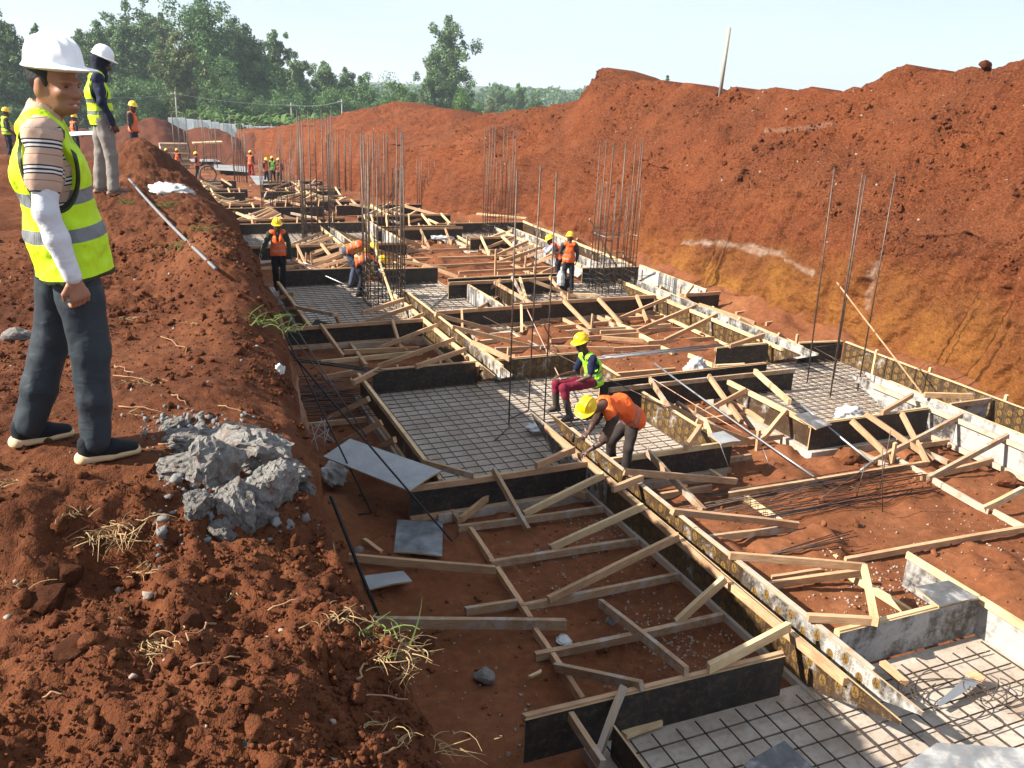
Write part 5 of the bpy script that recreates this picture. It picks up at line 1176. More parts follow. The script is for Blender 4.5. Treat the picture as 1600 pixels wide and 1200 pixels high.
    me, V = f.mesh('body', outfit['skin'], O); obj('body', me, t)
    # ---- eyes and teeth
    if outfit.get('face'):
        m = MB()
        for sg in (-1, 1):
            e = hd-hz*.004*S*HS+hx*.083*S*HS+hy*sg*.031*S*HS; m.add([e+(HR@(v*np.array([.006, .0105, .0048])))*S*HS-O for v in ICO2_V], [tuple(int(q) for q in q_) for q_ in ICO2_F])
        eo = obj('eyes', m.mesh('eyes', simple('eye', (.05, .03, .025), .2, .5), True), t)
        m = MB()
        for i in range(7):
            a = (i-3)*.0068; m.box(hd-hz*.074*S*HS+hx*(.0915-abs(i-3)*.0022)*S*HS+hy*a*S*HS-O, (.006*S*HS, .0064*S*HS, .0075*S*HS), HR)
        obj('teeth', m.mesh('teeth', simple('teeth', (.7, .66, .58), .35, .5)), t)
    if outfit.get('hair'):
        f = Field(hd-.16*S*HS, hd+.16*S*HS, h*.8); f.ell(hd+hz*.038*S*HS-hx*.018*S*HS, np.array([.102, .082, .098])*S*HS, HR, .01); f.plane(hd+hx*.035*S*HS, hx, .01); f.plane(hd-hz*.048*S*HS, -hz, .01)
        f.warp(.003, 60, seed); me, V = f.mesh('hair', outfit['hair'], O); obj('hair', me, t)
    if outfit.get('hood'):
        f = Field(hd-.3*S, hd+.25*S, h); f.ell(hd+hz*.02*S-hx*.01*S, np.array([.118, .100, .125])*S, HR, .02); f.tube([hd-hz*.06*S, nek-ta*.02*S+tf*.02*S], [.088*S, .115*S], shl, .03)
        f.ell(hd+hx*.125*S+hz*.0*S, np.array([.05, .055, .028])*S, HR, .01, 'sub'); f.warp(.006, 18, seed); me, V = f.mesh('hood', outfit['hood'], O); obj('hood', me, t)
    def trunk_attr(V): return (V-pel)@ta/S
    # ---- trousers
    f = Field(*ext(['pel', 'hip_l', 'hip_r', 'kn_l', 'kn_r', 'an_l', 'an_r'], .20), h); tw = outfit.get('leg', 1.0)
    f.tube([pel+ta*.07*S, pel-ta*.03*S], [(.158*S*wide, .112*S), (.165*S*wide, .122*S)], shl, .04)
    for sd in 'lr':
        hp, kn, an = J['hip_'+sd], J['kn_'+sd], J['an_'+sd]; lower = outfit.get('tuck', 0.0)
        e = an*(1-lower)+kn*lower
        f.tube([hp+(pel-hp)*.2, hp*.55+kn*.45, kn, kn*.45+e*.55, e], [.096*S*tw, .086*S*tw, .070*S*tw, .067*S*tw, (.058 if lower else .064)*S*tw], tf, .03)
    f.warp(.012*S, 6, seed+1, (1, 1, .55)); f.warp(.0035*S, 19, seed+2, (1.0, 1.0, .7)); me, V = f.mesh('trousers', outfit['trousers'], O); obj('trousers', me, t)
    # ---- shirt
    f = Field(*ext(['pel', 'nek', 'sh_l', 'sh_r', 'el_l', 'el_r']+(['wr_l', 'wr_r'] if outfit.get('sleeve', 1) > .5 else []), .20), h)
    f.tube([pel+ta*.0*S, pel+ta*.10*S, che, nek-ta*.055*S], [(.148*S*wide, .108*S), (.146*S*wide, .108*S), (.150*S*wide, .106*S), (.085*S, .075*S)], shl, .05)
    sl_ = outfit.get('sleeve', 1.0)
    for sd in 'lr':
        sh, el, wr = J['sh_'+sd], J['el_'+sd], J['wr_'+sd]; f.tube([nek-ta*.07*S, sh], [.065*S, .068*S], tf, .04)
        if sl_ < .5: f.tube([sh, sh+(el-sh)*sl_*2], [.068*S, .064*S], tf, .03)
        else: f.tube([sh, (sh+el)/2, el, el+(wr-el)*(sl_-.5)*2], [.066*S, .060*S, .052*S, .040*S], tf, .03)
    f.warp(.008*S, 10, seed+3); f.warp(.004*S, 26, seed+4); me, V = f.mesh('shirt', outfit['shirt'], O)
    if outfit.get('striped'):
        st = trunk_attr(V); sh, el = J['sh_r'], J['el_r']; ar = (el-sh)/np.linalg.norm(el-sh); da = (V-sh)@ar; d2 = np.linalg.norm(V-sh-np.outer(da, ar), axis=1); on = (d2 < .1*S) & (da > -.02) & ((V-nek)@shl < -.13*S)
        put_attr(me, 'stripe', np.where(on, da, .40-st)); 
    obj('shirt', me, t)
    if outfit.get('arm_sleeve'):
        for sd in 'lr':
            f = Field(*ext(['sh_'+sd, 'el_'+sd, 'wr_'+sd], .09), h*.8)
            sh, el, wr = J['sh_'+sd], J['el_'+sd], J['wr_'+sd]; f.tube([sh*.45+el*.55, el, el*.6+wr*.4, wr-(wr-el)*.02], [.056*S, .046*S, .045*S, .034*S], tf, .02)
            f.warp(.003*S, 9, seed+5); f.warp(.0012*S, 40, seed+6); me, V = f.mesh('arm_sleeve', outfit['arm_sleeve'], O); obj('arm_sleeve', me, t)
    if outfit.get('collar'):
        f = Field(nek-.2*S, nek+.2*S, h*.7); up = hd-nek; up /= np.linalg.norm(up); f.tube([nek-ta*.03*S, nek+up*.045*S], [(.100*S, .092*S), (.070*S, .068*S)], shl, .01); f.tube([nek+up*.03*S, nek+up*.12*S], [.056*S, .066*S], shl, .004, 'sub'); f.ell(nek+tf*.10*S+ta*.03*S, np.array([.05, .03, .06])*S, np.stack([tf, shl, ta], 1), .01, 'sub')
        me, V = f.mesh('collar', outfit['collar'], O); obj('collar', me, t)
    # ---- vest: trunk shell, open at the neck, cut out at the arms
    if outfit.get('vest'):
        hem = outfit.get('hem', -.10); f = Field(*ext(['pel', 'nek', 'sh_l', 'sh_r', 'che'], .24, [pel+ta*(hem-.02)*S]), h*.85); fl = outfit.get('flare', 1.08); AD = outfit.get('armdepth', .0)
        f.tube([pel+ta*(hem-.1)*S, pel+ta*.02*S, che, nek-ta*.05*S], [(.175*S*wide*fl, .142*S*fl), (.176*S*wide, .140*S), (.182*S*wide, .138*S), (.135*S, .088*S)], shl, .05)
        for sd in 'lr':
            sg = 1 if sd == 'l' else -1; f.tube([nek-ta*.05*S, J['sh_'+sd]*.72+nek*.28], [(.082*S, .085*S), (.090*S, .085*S)], ta, .03)
        f.plane(pel+ta*hem*S, -ta)
        f.warp(.010*S, 7, seed+7); f.warp(.004*S, 20, seed+8)
        for sd in 'lr':
            sg = 1 if sd == 'l' else -1; c = J['sh_'+sd]-ta*.115*S; f.tube([c+shl*sg*.30*S, c-shl*sg*AD*S], [(.175*S, .100*S), (.175*S, .100*S)], ta, .004, 'sub')
        f.tube([nek+ta*.10*S, nek-ta*.03*S], [(.085*S, .085*S), (.070*S, .066*S)], shl, .006, 'sub')
        f.tube([nek+tf*.10*S+ta*.02*S, nek+tf*.15*S-ta*outfit.get('vee', .20)*S], [.075*S, .012*S], shl, .006, 'sub')
        me, V = f.mesh('vest', outfit['vest'], O); put_attr(me, 'trunk', trunk_attr(V))
        # binding round the arm holes
        ed = np.zeros(len(V))
        for sd in 'lr':
            sg = 1 if sd == 'l' else -1; c = J['sh_'+sd]-ta*.115*S; rel = V-c; q = np.sqrt((rel@ta/(.175*S))**2+(rel@tf/(.10*S))**2)
            ed = np.maximum(ed, np.clip(1-np.abs(q-1)/.16, 0, 1)*((rel@shl)*sg > -(AD+.08)*S))
        put_attr(me, 'edge', ed); obj('vest', me, t)
    # ---- shoes or boots
    for sd in 'lr':
        an = J['an_'+sd]; ft = J.get('ft_'+sd, fwd); ft = np.array(ft, float); ft /= np.linalg.norm(ft); FR = basis(ft); up = FR[:, 2]; so = an-up*.085*S
        f = Field(so-np.array([.3, .3, .08])*S, so+np.array([.3, .3, .45])*S, h*.7)
        if outfit.get('boots'):
            kn = J['kn_'+sd]; f.tube([an-up*.02*S, an+(kn-an)*.62], [(.05*S, .055*S), (.062*S, .066*S)], FR[:, 1], .02)
        f.tube([so+up*.045*S-ft*.035*S, so+up*.046*S+ft*.06*S, so+up*.032*S+ft*.155*S], [(.040*S, .045*S), (.044*S, .040*S), (.042*S, .024*S)], FR[:, 1], .02); f.ell(so+up*.085*S-ft*.02*S, np.array([.055, .038, .045])*S, FR, .02)
        f.plane(so+up*.012*S, -up, .003); me, V = f.mesh('shoe', outfit['shoe'], O); so_ = obj('boot' if outfit.get('boots') else 'shoe', me, t)
        f = Field(so-np.array([.3, .3, .06])*S, so+np.array([.3, .3, .1])*S, h*.6)
        f.tube([so+up*.014*S-ft*.060*S, so+up*.012*S+ft*.05*S, so+up*.018*S+ft*.165*S], [(.047*S, .034*S), (.047*S, .027*S), (.047*S, .022*S)], FR[:, 1], .012); f.plane(so, -up, .003)
        me, V = f.mesh('sole', outfit['sole'], O); obj('sole', me, so_)
    if outfit.get('helmet'): helmet(t, hd+hz*(.072*HS)*S-hx*.004*S, HR, outfit['helmet'], S*outfit.get('hat', .97), h*.6)
    return t
def stand(base, yaw, S=1.0, **ov):
    """upright joints in world space; ov: local overrides (x forward, y left, z up)"""
    L = dict(pel=(0, 0, .95), che=(0, 0, 1.24), nek=(-.01, 0, 1.46), head=(.02, 0, 1.605), sh_l=(-.01, .185, 1.41), sh_r=(-.01, -.185, 1.41), el_l=(-.02, .235, 1.13), el_r=(-.02, -.235, 1.13), wr_l=(.04, .24, .88), wr_r=(.04, -.24, .88),
             hip_l=(0, .09, .91), hip_r=(0, -.09, .91), kn_l=(.02, .11, .49), kn_r=(.02, -.11, .49), an_l=(-.02, .12, .085), an_r=(-.02, -.12, .085))
    L.update(ov); R = rotz(yaw); return {k: np.array(base)+R@(np.array(v)*S) for k, v in L.items()}
M_WHELM = simple('white_helmet', (.80, .80, .80), .28, .5); M_YHELM = simple('yellow_helmet', (.86, .55, .008), .3, .5)
SK1 = skin_mat('tan_skin', (.30, .135, .078)); SK2 = skin_mat('dark_skin', (.075, .036, .022))
V_LIME1 = vest_mat('lime_vest', LIME, [(.02, .075), (.17, .225)], hem=-.128)
V_LIME2 = vest_mat('lime_vest_work', LIME, [(.03, .08), (.17, .22)], band_c=(.13, .15, .12), hem=-.088)
V_GREEN = vest_mat('green_vest', (.30, .74, .03), [(.03, .08), (.16, .20)], band_c=(.16, .2, .15))
V_OR = vest_mat('orange_vest', ORANGE, [(.04, .085), (.17, .215)], band_c=(.36, .20, .15))
V_OR2 = vest_mat('orange_vest_grey_bands', ORANGE, [(.10, .155), (.22, .275)], band_c=(.20, .16, .16))
# striped polo shirt of the near man
ms = Mat('striped_polo', .8, .2); _s = ms.attr('stripe'); _sx = ms.math('FRACT', ms.math('MULTIPLY', _s, 1/.098)); 
_c = ms.ramp(_sx, [(0, (.44, .30, .22)), (.22, (.02, .022, .04)), (.28, (.62, .57, .50)), (.36, (.02, .022, .04)), (.44, (.62, .57, .50)), (.52, (.02, .022, .04)), (.58, (.46, .32, .235)), (.80, (.25, .12, .10)), (.835, (.44, .30, .22))], 'CONSTANT')
ms.color(_c); ms.bump(ms.noise(20, detail=3), .2, .006)
# ---- the near man in the lime vest
_pb = P(118, 702, 3.46); zb = bank_z(float(_pb[0]), float(_pb[1])); b1 = P(118, 702, zb+.0); b1 = np.array([b1[0], b1[1], zb])
YA = math.radians(8)
J = stand(b1, YA, 1.0, pel=(.075, 0, .955), che=(.045, 0, 1.25), nek=(.03, 0, 1.445), head=(.105, -.01, 1.59), sh_l=(.05, .20, 1.40), sh_r=(.02, -.20, 1.40), el_l=(.04, .25, 1.12), el_r=(-.005, -.265, 1.115), wr_l=(.12, .25, .88), wr_r=(.060, -.265, .845),
          hip_l=(.05, .095, .91), hip_r=(.08, -.095, .91), kn_l=(-.02, .12, .50), kn_r=(.105, -.12, .49), an_l=(-.17, .14, .085), an_r=(.075, -.14, .085))
for sd in 'lr': J['an_'+sd][2] = bank_z(float(J['an_'+sd][0]), float(J['an_'+sd][1]))+.085
J['pn_r'] = rotz(YA)@np.array([-.35, .94, 0]); J['ft_r'] = rotz(YA+.06)@np.array([1, 0, 0]); J['ft_l'] = rotz(YA+.16)@np.array([1, 0, 0])
out1 = dict(skin=SK1, face=True, hair=simple('black_hair', (.012, .010, .009), .6), trousers=cloth_mat('slate_trousers', (.028, .036, .044), .6), shirt=ms.m, sleeve=.31, striped=True, arm_sleeve=cloth_mat('white_arm_sleeve', (.58, .59, .62)), collar=cloth_mat('tan_collar', (.55, .38, .27)),
            leg=1.04, vest=V_LIME1, hem=-.14, flare=1.16, vee=.30, wide=1.12, shoe=cloth_mat('black_shoe', (.012, .013, .017)), sole=simple('cream_sole', (.52, .38, .22), .7), helmet=M_WHELM, hbody=.006, hat=.90, head=1.0)
person('man in white helmet and lime vest standing close at the left, looking right', J, out1, b1, YA, h=.009, head_fwd=rotz(math.radians(-42))@np.array([1, 0, -.06]), seed=1)
# ---- the second man on the mound
_pb = P(172, 302, 3.62); z2 = bank_z(float(_pb[0]), float(_pb[1])); d = ray(172, 302); tt = 8.0
while EYE[2]+d[2]*tt > bank_z(float(d[0]*tt), float(d[1]*tt)) and tt < 25: tt += .02
b2 = EYE+d*tt; S2 = fit_height(b2, 70)
YB = math.radians(6)
J = stand(b2, YB, S2, che=(-.02, 0, 1.24), nek=(-.01, 0, 1.46), head=(.06, 0, 1.60), el_r=(.0, -.255, 1.13), wr_r=(.10, -.24, .88), el_l=(.02, .25, 1.13), wr_l=(.12, .22, .9), an_l=(-.10, .12, .085), an_r=(.04, -.12, .085), kn_l=(-.04, .11, .49), kn_r=(.05, -.11, .49))
out2 = dict(skin=SK2, hood=cloth_mat('navy_hood', (.012, .014, .028)), trousers=cloth_mat('grey_work_trousers', (.22, .20, .175)), leg=1.08, shirt=cloth_mat('navy_hoodie', (.016, .020, .045)), sleeve=.98, vest=V_LIME2, hem=-.10, flare=1.05, vee=.3,
            shoe=cloth_mat('dusty_shoe', (.14, .10, .08)), sole=simple('dusty_sole', (.2, .13, .1)), helmet=M_WHELM)
person('man in white helmet, dark hood and lime vest on the bank beyond the near man', J, out2, b2, YB, h=.013, scale=S2, head_fwd=rotz(math.radians(-6))@np.array([1, 0, -.42]), seed=2)
# ---- seated worker
Yc = 12.1
J = dict(pel=atY(928, 594, Yc), che=atY(926, 570, Yc), nek=atY(917, 553, Yc), head=atY(909, 538, Yc-.02), sh_l=atY(926, 560, Yc-.19), sh_r=atY(909, 557, Yc+.17), el_l=atY(922, 588, Yc-.24), wr_l=atY(897, 598, Yc-.14), el_r=atY(898, 582, Yc+.2), wr_r=atY(874, 587, Yc+.06),
         hip_l=atY(924, 598, Yc-.10), hip_r=atY(922, 595, Yc+.09), kn_l=atY(880, 606, Yc-.20), kn_r=atY(868, 600, Yc+.02), an_l=atY(890, 650, Yc-.32), an_r=atY(869, 635, Yc+.02))
for k in ('an_l', 'an_r'): J[k][2] = max(J[k][2], .15)
J['hd_l'] = J['wr_l']+np.array([-.2, 0, -.1]); J['hd_r'] = J['wr_r']+np.array([-.2, 0, -.08]); J['pn_l'] = np.array([0, 0, -1.]); J['pn_r'] = np.array([0, 0, -1.])
J['ft_l'] = np.array([-.92, -.35, 0]); J['ft_r'] = np.array([-.96, -.1, 0])
out3 = dict(skin=SK2, trousers=cloth_mat('maroon_trousers', (.17, .012, .032)), tuck=.42, shirt=cloth_mat('navy_tshirt', (.012, .016, .05)), sleeve=.36, vest=V_GREEN, hem=-.07, vee=.22, boots=True, shoe=cloth_mat('rubber_boot', (.055, .045, .038), .5), sole=simple('boot_sole', (.06, .05, .04)), helmet=M_YHELM)
person('seated worker in yellow helmet, green vest and maroon trousers on the form edge', J, out3, (J['pel'][0], Yc, .42), math.radians(188), h=.011, head_fwd=(-1, -.12, -.30), seed=3, scale=.95)
# ---- bending worker with hammer
Ye = 9.45
J = dict(pel=atY(990, 652, Ye+.05), che=atY(972, 635, Ye-.10), nek=atY(943, 632, Ye-.30), head=atY(919, 640, Ye-.42), sh_l=atY(958, 655, Ye-.42), sh_r=atY(946, 627, Ye-.14), el_l=atY(942, 690, Ye-.46), wr_l=atY(920, 704, Ye-.40), el_r=atY(928, 660, Ye-.28), wr_r=atY(920, 675, Ye-.36),
         hip_l=atY(990, 664, Ye-.03), hip_r=atY(985, 655, Ye+.15), kn_l=atY(982, 700, Ye-.15), kn_r=atY(955, 690, Ye+.10), an_l=atY(976, 729, Ye-.14), an_r=atY(957, 715, Ye+.30))
J['an_l'][2] = .02; J['an_r'][2] = .10
J['hd_r'] = J['wr_r']+np.array([-.2, -.05, -.1]); J['hd_l'] = J['wr_l']+np.array([-.2, .1, -.12]); J['pn_l'] = np.array([.2, 0, -1.]); J['pn_r'] = np.array([.2, .2, -1.])
J['ft_l'] = np.array([-.9, -.3, 0]); J['ft_r'] = np.array([-.9, -.1, 0])
out4 = dict(skin=SK2, trousers=cloth_mat('dark_brown_trousers', (.030, .022, .020)), shirt=cloth_mat('brown_shirt', (.062, .036, .026)), sleeve=.45, vest=V_OR2, hem=-.06, vee=.2, shoe=cloth_mat('muddy_boot', (.05, .032, .025)), sole=simple('boot_sole', (.06, .05, .04)), helmet=M_YHELM)
person('bending worker in yellow helmet and orange vest hammering on the strip form', J, out4, (J['an_l'][0], J['an_l'][1], -.06), math.radians(190), h=.011, head_fwd=(-.75, -.35, -.62), head_up=(-.45, -.35, .8), seed=4)
hm = empty('hammer', J['wr_r']); tag(hm, 'hammer in the hand of the bending worker', 'hammer')
hb = atY(896, 684, Ye-.48); ha = J['wr_r']+np.array([-.06, -.02, -.06]); m = MB(); m.tube([ha+(ha-hb)*.15-np.array(hm.location), hb-np.array(hm.location)], .012, 7); obj('handle', m.mesh('handle', M_TIMBER, True), hm)
m = MB(); m.tube([hb+np.array([0, 0, .06])-np.array(hm.location), hb-np.array([0, 0, .06])-np.array(hm.location)], .016, 8); obj('head', m.mesh('head', M_DREBAR, True), hm)
# ---- left worker in orange, walking towards the camera
d = ray(438, 455); b5 = P(438, 455, .05); S5 = fit_height(b5, 340); Y5 = math.radians(-97)
J = stand(b5, Y5, S5, el_r=(-.02, -.30, 1.14), wr_r=(.06, -.40, .95), el_l=(-.03, .26, 1.13), wr_l=(.04, .30, .88), an_l=(.10, .07, .085), an_r=(-.10, -.07, .1), kn_l=(.08, .09, .48), kn_r=(.02, -.09, .49))
out5 = dict(skin=SK2, trousers=cloth_mat('black_trousers', (.010, .010, .013)), shirt=cloth_mat('dark_green_shirt', (.035, .050, .032)), sleeve=.95, vest=V_OR, hem=-.06, vee=.28, shoe=cloth_mat('dark_boot', (.02, .018, .018)), sole=simple('boot_sole', (.06, .05, .04)), helmet=M_YHELM)
person('worker in orange vest and black trousers walking towards the camera by the bank', J, out5, b5, Y5, h=.016, scale=S5, head_fwd=rotz(Y5)@np.array([1, 0, -.25]), seed=5)
# ---- pair at the cage
b6 = P(886, 455, .04); S6 = fit_height(b6, 362); Y6 = math.radians(70)
J = stand(b6, Y6, S6, el_r=(.02, -.26, 1.13), wr_r=(.10, -.24, .9), el_l=(.12, .24, 1.18), wr_l=(.30, .18, 1.1), an_l=(0, .14, .085), an_r=(0, -.14, .085))
out6 = dict(skin=SK2, trousers=cloth_mat('dark_jeans', (.018, .018, .028)), shirt=cloth_mat('grey_brown_shirt', (.05, .045, .045)), sleeve=.9, vest=V_OR, hem=-.05, vee=.2, shoe=cloth_mat('dark_boot', (.02, .018, .018)), sole=simple('boot_sole', (.06, .05, .04)), helmet=M_YHELM)
person('worker seen from behind in orange vest and yellow helmet beside the thick rebar cage', J, out6, b6, Y6, h=.017, scale=S6, head_fwd=rotz(Y6)@np.array([1, .1, -.1]), seed=6)
b7 = P(871, 446, .04); Y7 = math.radians(150); S7 = S6*.97
J = stand(b7, Y7, S7, pel=(-.05, 0, .9), che=(.08, 0, 1.15), nek=(.20, 0, 1.32), head=(.30, 0, 1.42), sh_l=(.19, .18, 1.27), sh_r=(.19, -.18, 1.27), el_l=(.35, .24, 1.1), wr_l=(.5, .2, 1.2), el_r=(.35, -.24, 1.1), wr_r=(.52, -.2, 1.15))
out7 = dict(out6); out7.update(shirt=cloth_mat('pale_blue_shirt', (.34, .36, .44))); out7['helmet'] = M_YHELM
person('stooping worker with pale sleeves half hidden behind the man at the cage', J, out7, b7, Y7, h=.018, scale=S7, head_fwd=rotz(Y7)@np.array([1, 0, -.5]), seed=7)
crumple('white cloth bag held between the pair at the cage', P(876, 440, .55), (.10, .10, .28), 12, 'cloth_bag', 'bag')
# ---- two workers bending at the middle cage
def bender(label, px, py, yaw, S, outfit, seed, drop=0.0):
    b = P(px, py, .05)
    J = stand(b, yaw, S, pel=(-.10, 0, .88-drop), che=(.14, 0, .98-drop), nek=(.34, 0, .93-drop), head=(.46, 0, .88-drop), sh_l=(.30, .18, .90-drop), sh_r=(.30, -.18, .90-drop), el_l=(.36, .22, .62), wr_l=(.44, .16, .40), el_r=(.36, -.22, .62), wr_r=(.46, -.14, .42), hip_l=(-.10, .09, .84-drop), hip_r=(-.10, -.09, .84-drop), kn_l=(.06, .12, .46), kn_r=(.02, -.12, .46), an_l=(-.02, .13, .085), an_r=(-.08, -.13, .085))
    person(label, J, outfit, b, yaw, h=.017, scale=S, head_fwd=rotz(yaw)@np.array([.75, 0, -.65]), head_up=rotz(yaw)@np.array([.65, 0, .75]), seed=seed)
out8 = dict(out6); out8.update(trousers=cloth_mat('blue_jeans', (.05, .065, .10)), shirt=cloth_mat('yellow_shirt', (.55, .30, .05)))
bender('bending worker in orange vest and blue jeans left of the middle cage', 552, 447, math.radians(-5), 1.06, out8, 8)
out9 = dict(out6); out9.update(trousers=cloth_mat('dark_jeans', (.018, .018, .028)))
bender('nearer bending worker in orange vest and dark trousers reaching into the middle cage', 566, 462, math.radians(-12), 1.0, out9, 9, drop=.06)
# ---- far workers on the falling floor
def on_floor(px, py):
    d = ray(px, py); t = 20.0
    while EYE[2]+d[2]*t > fz(d[1]*t) and t < 95: t += .05
    return EYE+d*t
def far_worker(label, px, ytop, yfoot, yaw, outfit, seed, base=None, squat=0.0, sc=None):
    b = on_floor(px, yfoot) if base is None else base; S = fit_height(b, ytop) if sc is None else sc
    S = max(S, 0.86); r = random.Random(seed)
    J = stand(b, yaw, S, wr_r=(.25*r.random(), -.26, .95), wr_l=(.25*r.random(), .26, .95), an_l=(.12, .12, .085), an_r=(-.10, -.12, .085), head=(.04, 0, 1.6))
    o = dict(outfit); o['hbody'] = .024; person(label, J, o, b, yaw, h=.028, scale=S, hands=False, head_fwd=rotz(yaw)@np.array([1, 0, -.2]), seed=seed, group='far workers')
oo = dict(out6)
far_worker('far worker in orange vest and red trousers, left of the group of three', 393, 235, 279, math.radians(60), {**oo, 'trousers': cloth_mat('red_trousers', (.30, .03, .025))}, 21)
far_worker('far worker in orange vest, left of the lime vest in the group of three', 417, 246, 288, math.radians(-60), oo, 22)
far_worker('far worker in lime vest in the middle of the group of three', 427, 244, 287, math.radians(90), {**oo, 'vest': V_GREEN}, 23)
far_worker('far worker in orange vest, rightmost of the group of three', 437, 247, 290, math.radians(100), oo, 24)
far_worker('far worker in orange vest standing alone beside the left bank', 310, 237, 280, math.radians(150), oo, 25)
far_worker('far worker in orange vest seen from behind near the stacked boards', 279, 232, 272, math.radians(80), oo, 26)
far_worker('far worker in orange half hidden by the left bank beside the stacked boards', 263, 232, 270, math.radians(120), oo, 27)
def on_bank(px, Yv): 
    x = float(atY(px, 200, Yv)[0]); return np.array([x, Yv, bank_z(x, Yv)])
far_worker('worker in orange vest behind the mound next to the second man', 208, 204, 236, math.radians(-20), oo, 28, base=on_bank(208, 30.0), sc=.98)
far_worker('worker in lime vest and yellow helmet at the far left edge', 9, 147, 186, math.radians(20), {**oo, 'vest': V_LIME2}, 29, base=on_bank(10, 36.0), sc=1.0)
far_worker('worker in orange vest between the two men in white helmets', 116, 165, 205, math.radians(30), oo, 30, base=on_bank(116, 43.0), sc=1.0)
# ================================================================== TREES, BANANAS, FENCE, POLES
def leaf_mat(name, a, b, c, trans=.25):
    m = Mat(name, .6, .25); n = m.noise(.45, detail=3); n2 = m.noise(3.5, detail=2)
    col = m.mix(.5, m.ramp(n, [(.35, a), (.5, b), (.68, c)]), m.ramp(n2, [(.3, a), (.5, b), (.75, c)])); m.color(col)
    tr = m.node('ShaderNodeBsdfTranslucent'); m.l.new(col, tr.inputs[0]); mx = m.node('ShaderNodeMixShader'); mx.inputs[0].default_value = trans
    out = [q for q in m.n if q.type == 'OUTPUT_MATERIAL'][0]; m.l.new(m.b.outputs[0], mx.inputs[1]); m.l.new(tr.outputs[0], mx.inputs[2]); m.l.new(mx.outputs[0], out.inputs[0]); return m.m
L_EUC = leaf_mat('eucalyptus_leaves', (0.060, 0.110, 0.044), (0.110, 0.184, 0.068), (0.191, 0.270, 0.099))
L_DARK = leaf_mat('dark_leaves', (0.050, 0.102, 0.036), (0.090, 0.170, 0.055), (0.155, 0.253, 0.077))
L_OLIVE = leaf_mat('olive_leaves', (0.073, 0.099, 0.034), (0.121, 0.147, 0.051), (0.178, 0.198, 0.077))
L_BUSH = leaf_mat('bush_leaves', (0.045, 0.099, 0.022), (0.084, 0.167, 0.033), (0.144, 0.251, 0.054))
L_BAN = leaf_mat('banana_leaves', (.07, .13, .03), (.13, .22, .055), (.22, .32, .10), .35)
M_BARK = simple('pale_bark', (.19, .155, .125), .9, var=.35, nscale=1.5)
def leaves(cs, rs, n_per, size, seed, flat=.8):
    """leaf sized quads spread through each clump, denser towards its skin"""
    g = np.random.default_rng(seed); V = []; N = sum(n_per)
    ctr = np.repeat(np.array(cs), n_per, 0); rad = np.repeat(np.array(rs), n_per, 0)
    d = g.standard_normal((N, 3)); d /= np.linalg.norm(d, axis=1, keepdims=True); r = g.random(N)**.45
    p = ctr+d*rad*r[:, None]*np.array([1, 1, flat])
    a = d*.7+g.standard_normal((N, 3))*.7+np.array([0, 0, .35]); a /= np.linalg.norm(a, axis=1, keepdims=True)
    u = np.cross(a, g.standard_normal((N, 3))); u /= np.linalg.norm(u, axis=1, keepdims=True); w = np.cross(a, u)
    s = size*g.uniform(.55, 1.3, N)[:, None]; e = g.uniform(.35, .7, N)[:, None]
    Q = np.stack([p-u*s, p-w*s*e+a*s*.15, p+u*s, p+w*s*e-a*s*.15], 1).reshape(-1, 3); F = np.arange(4*N).reshape(N, 4); return Q, F
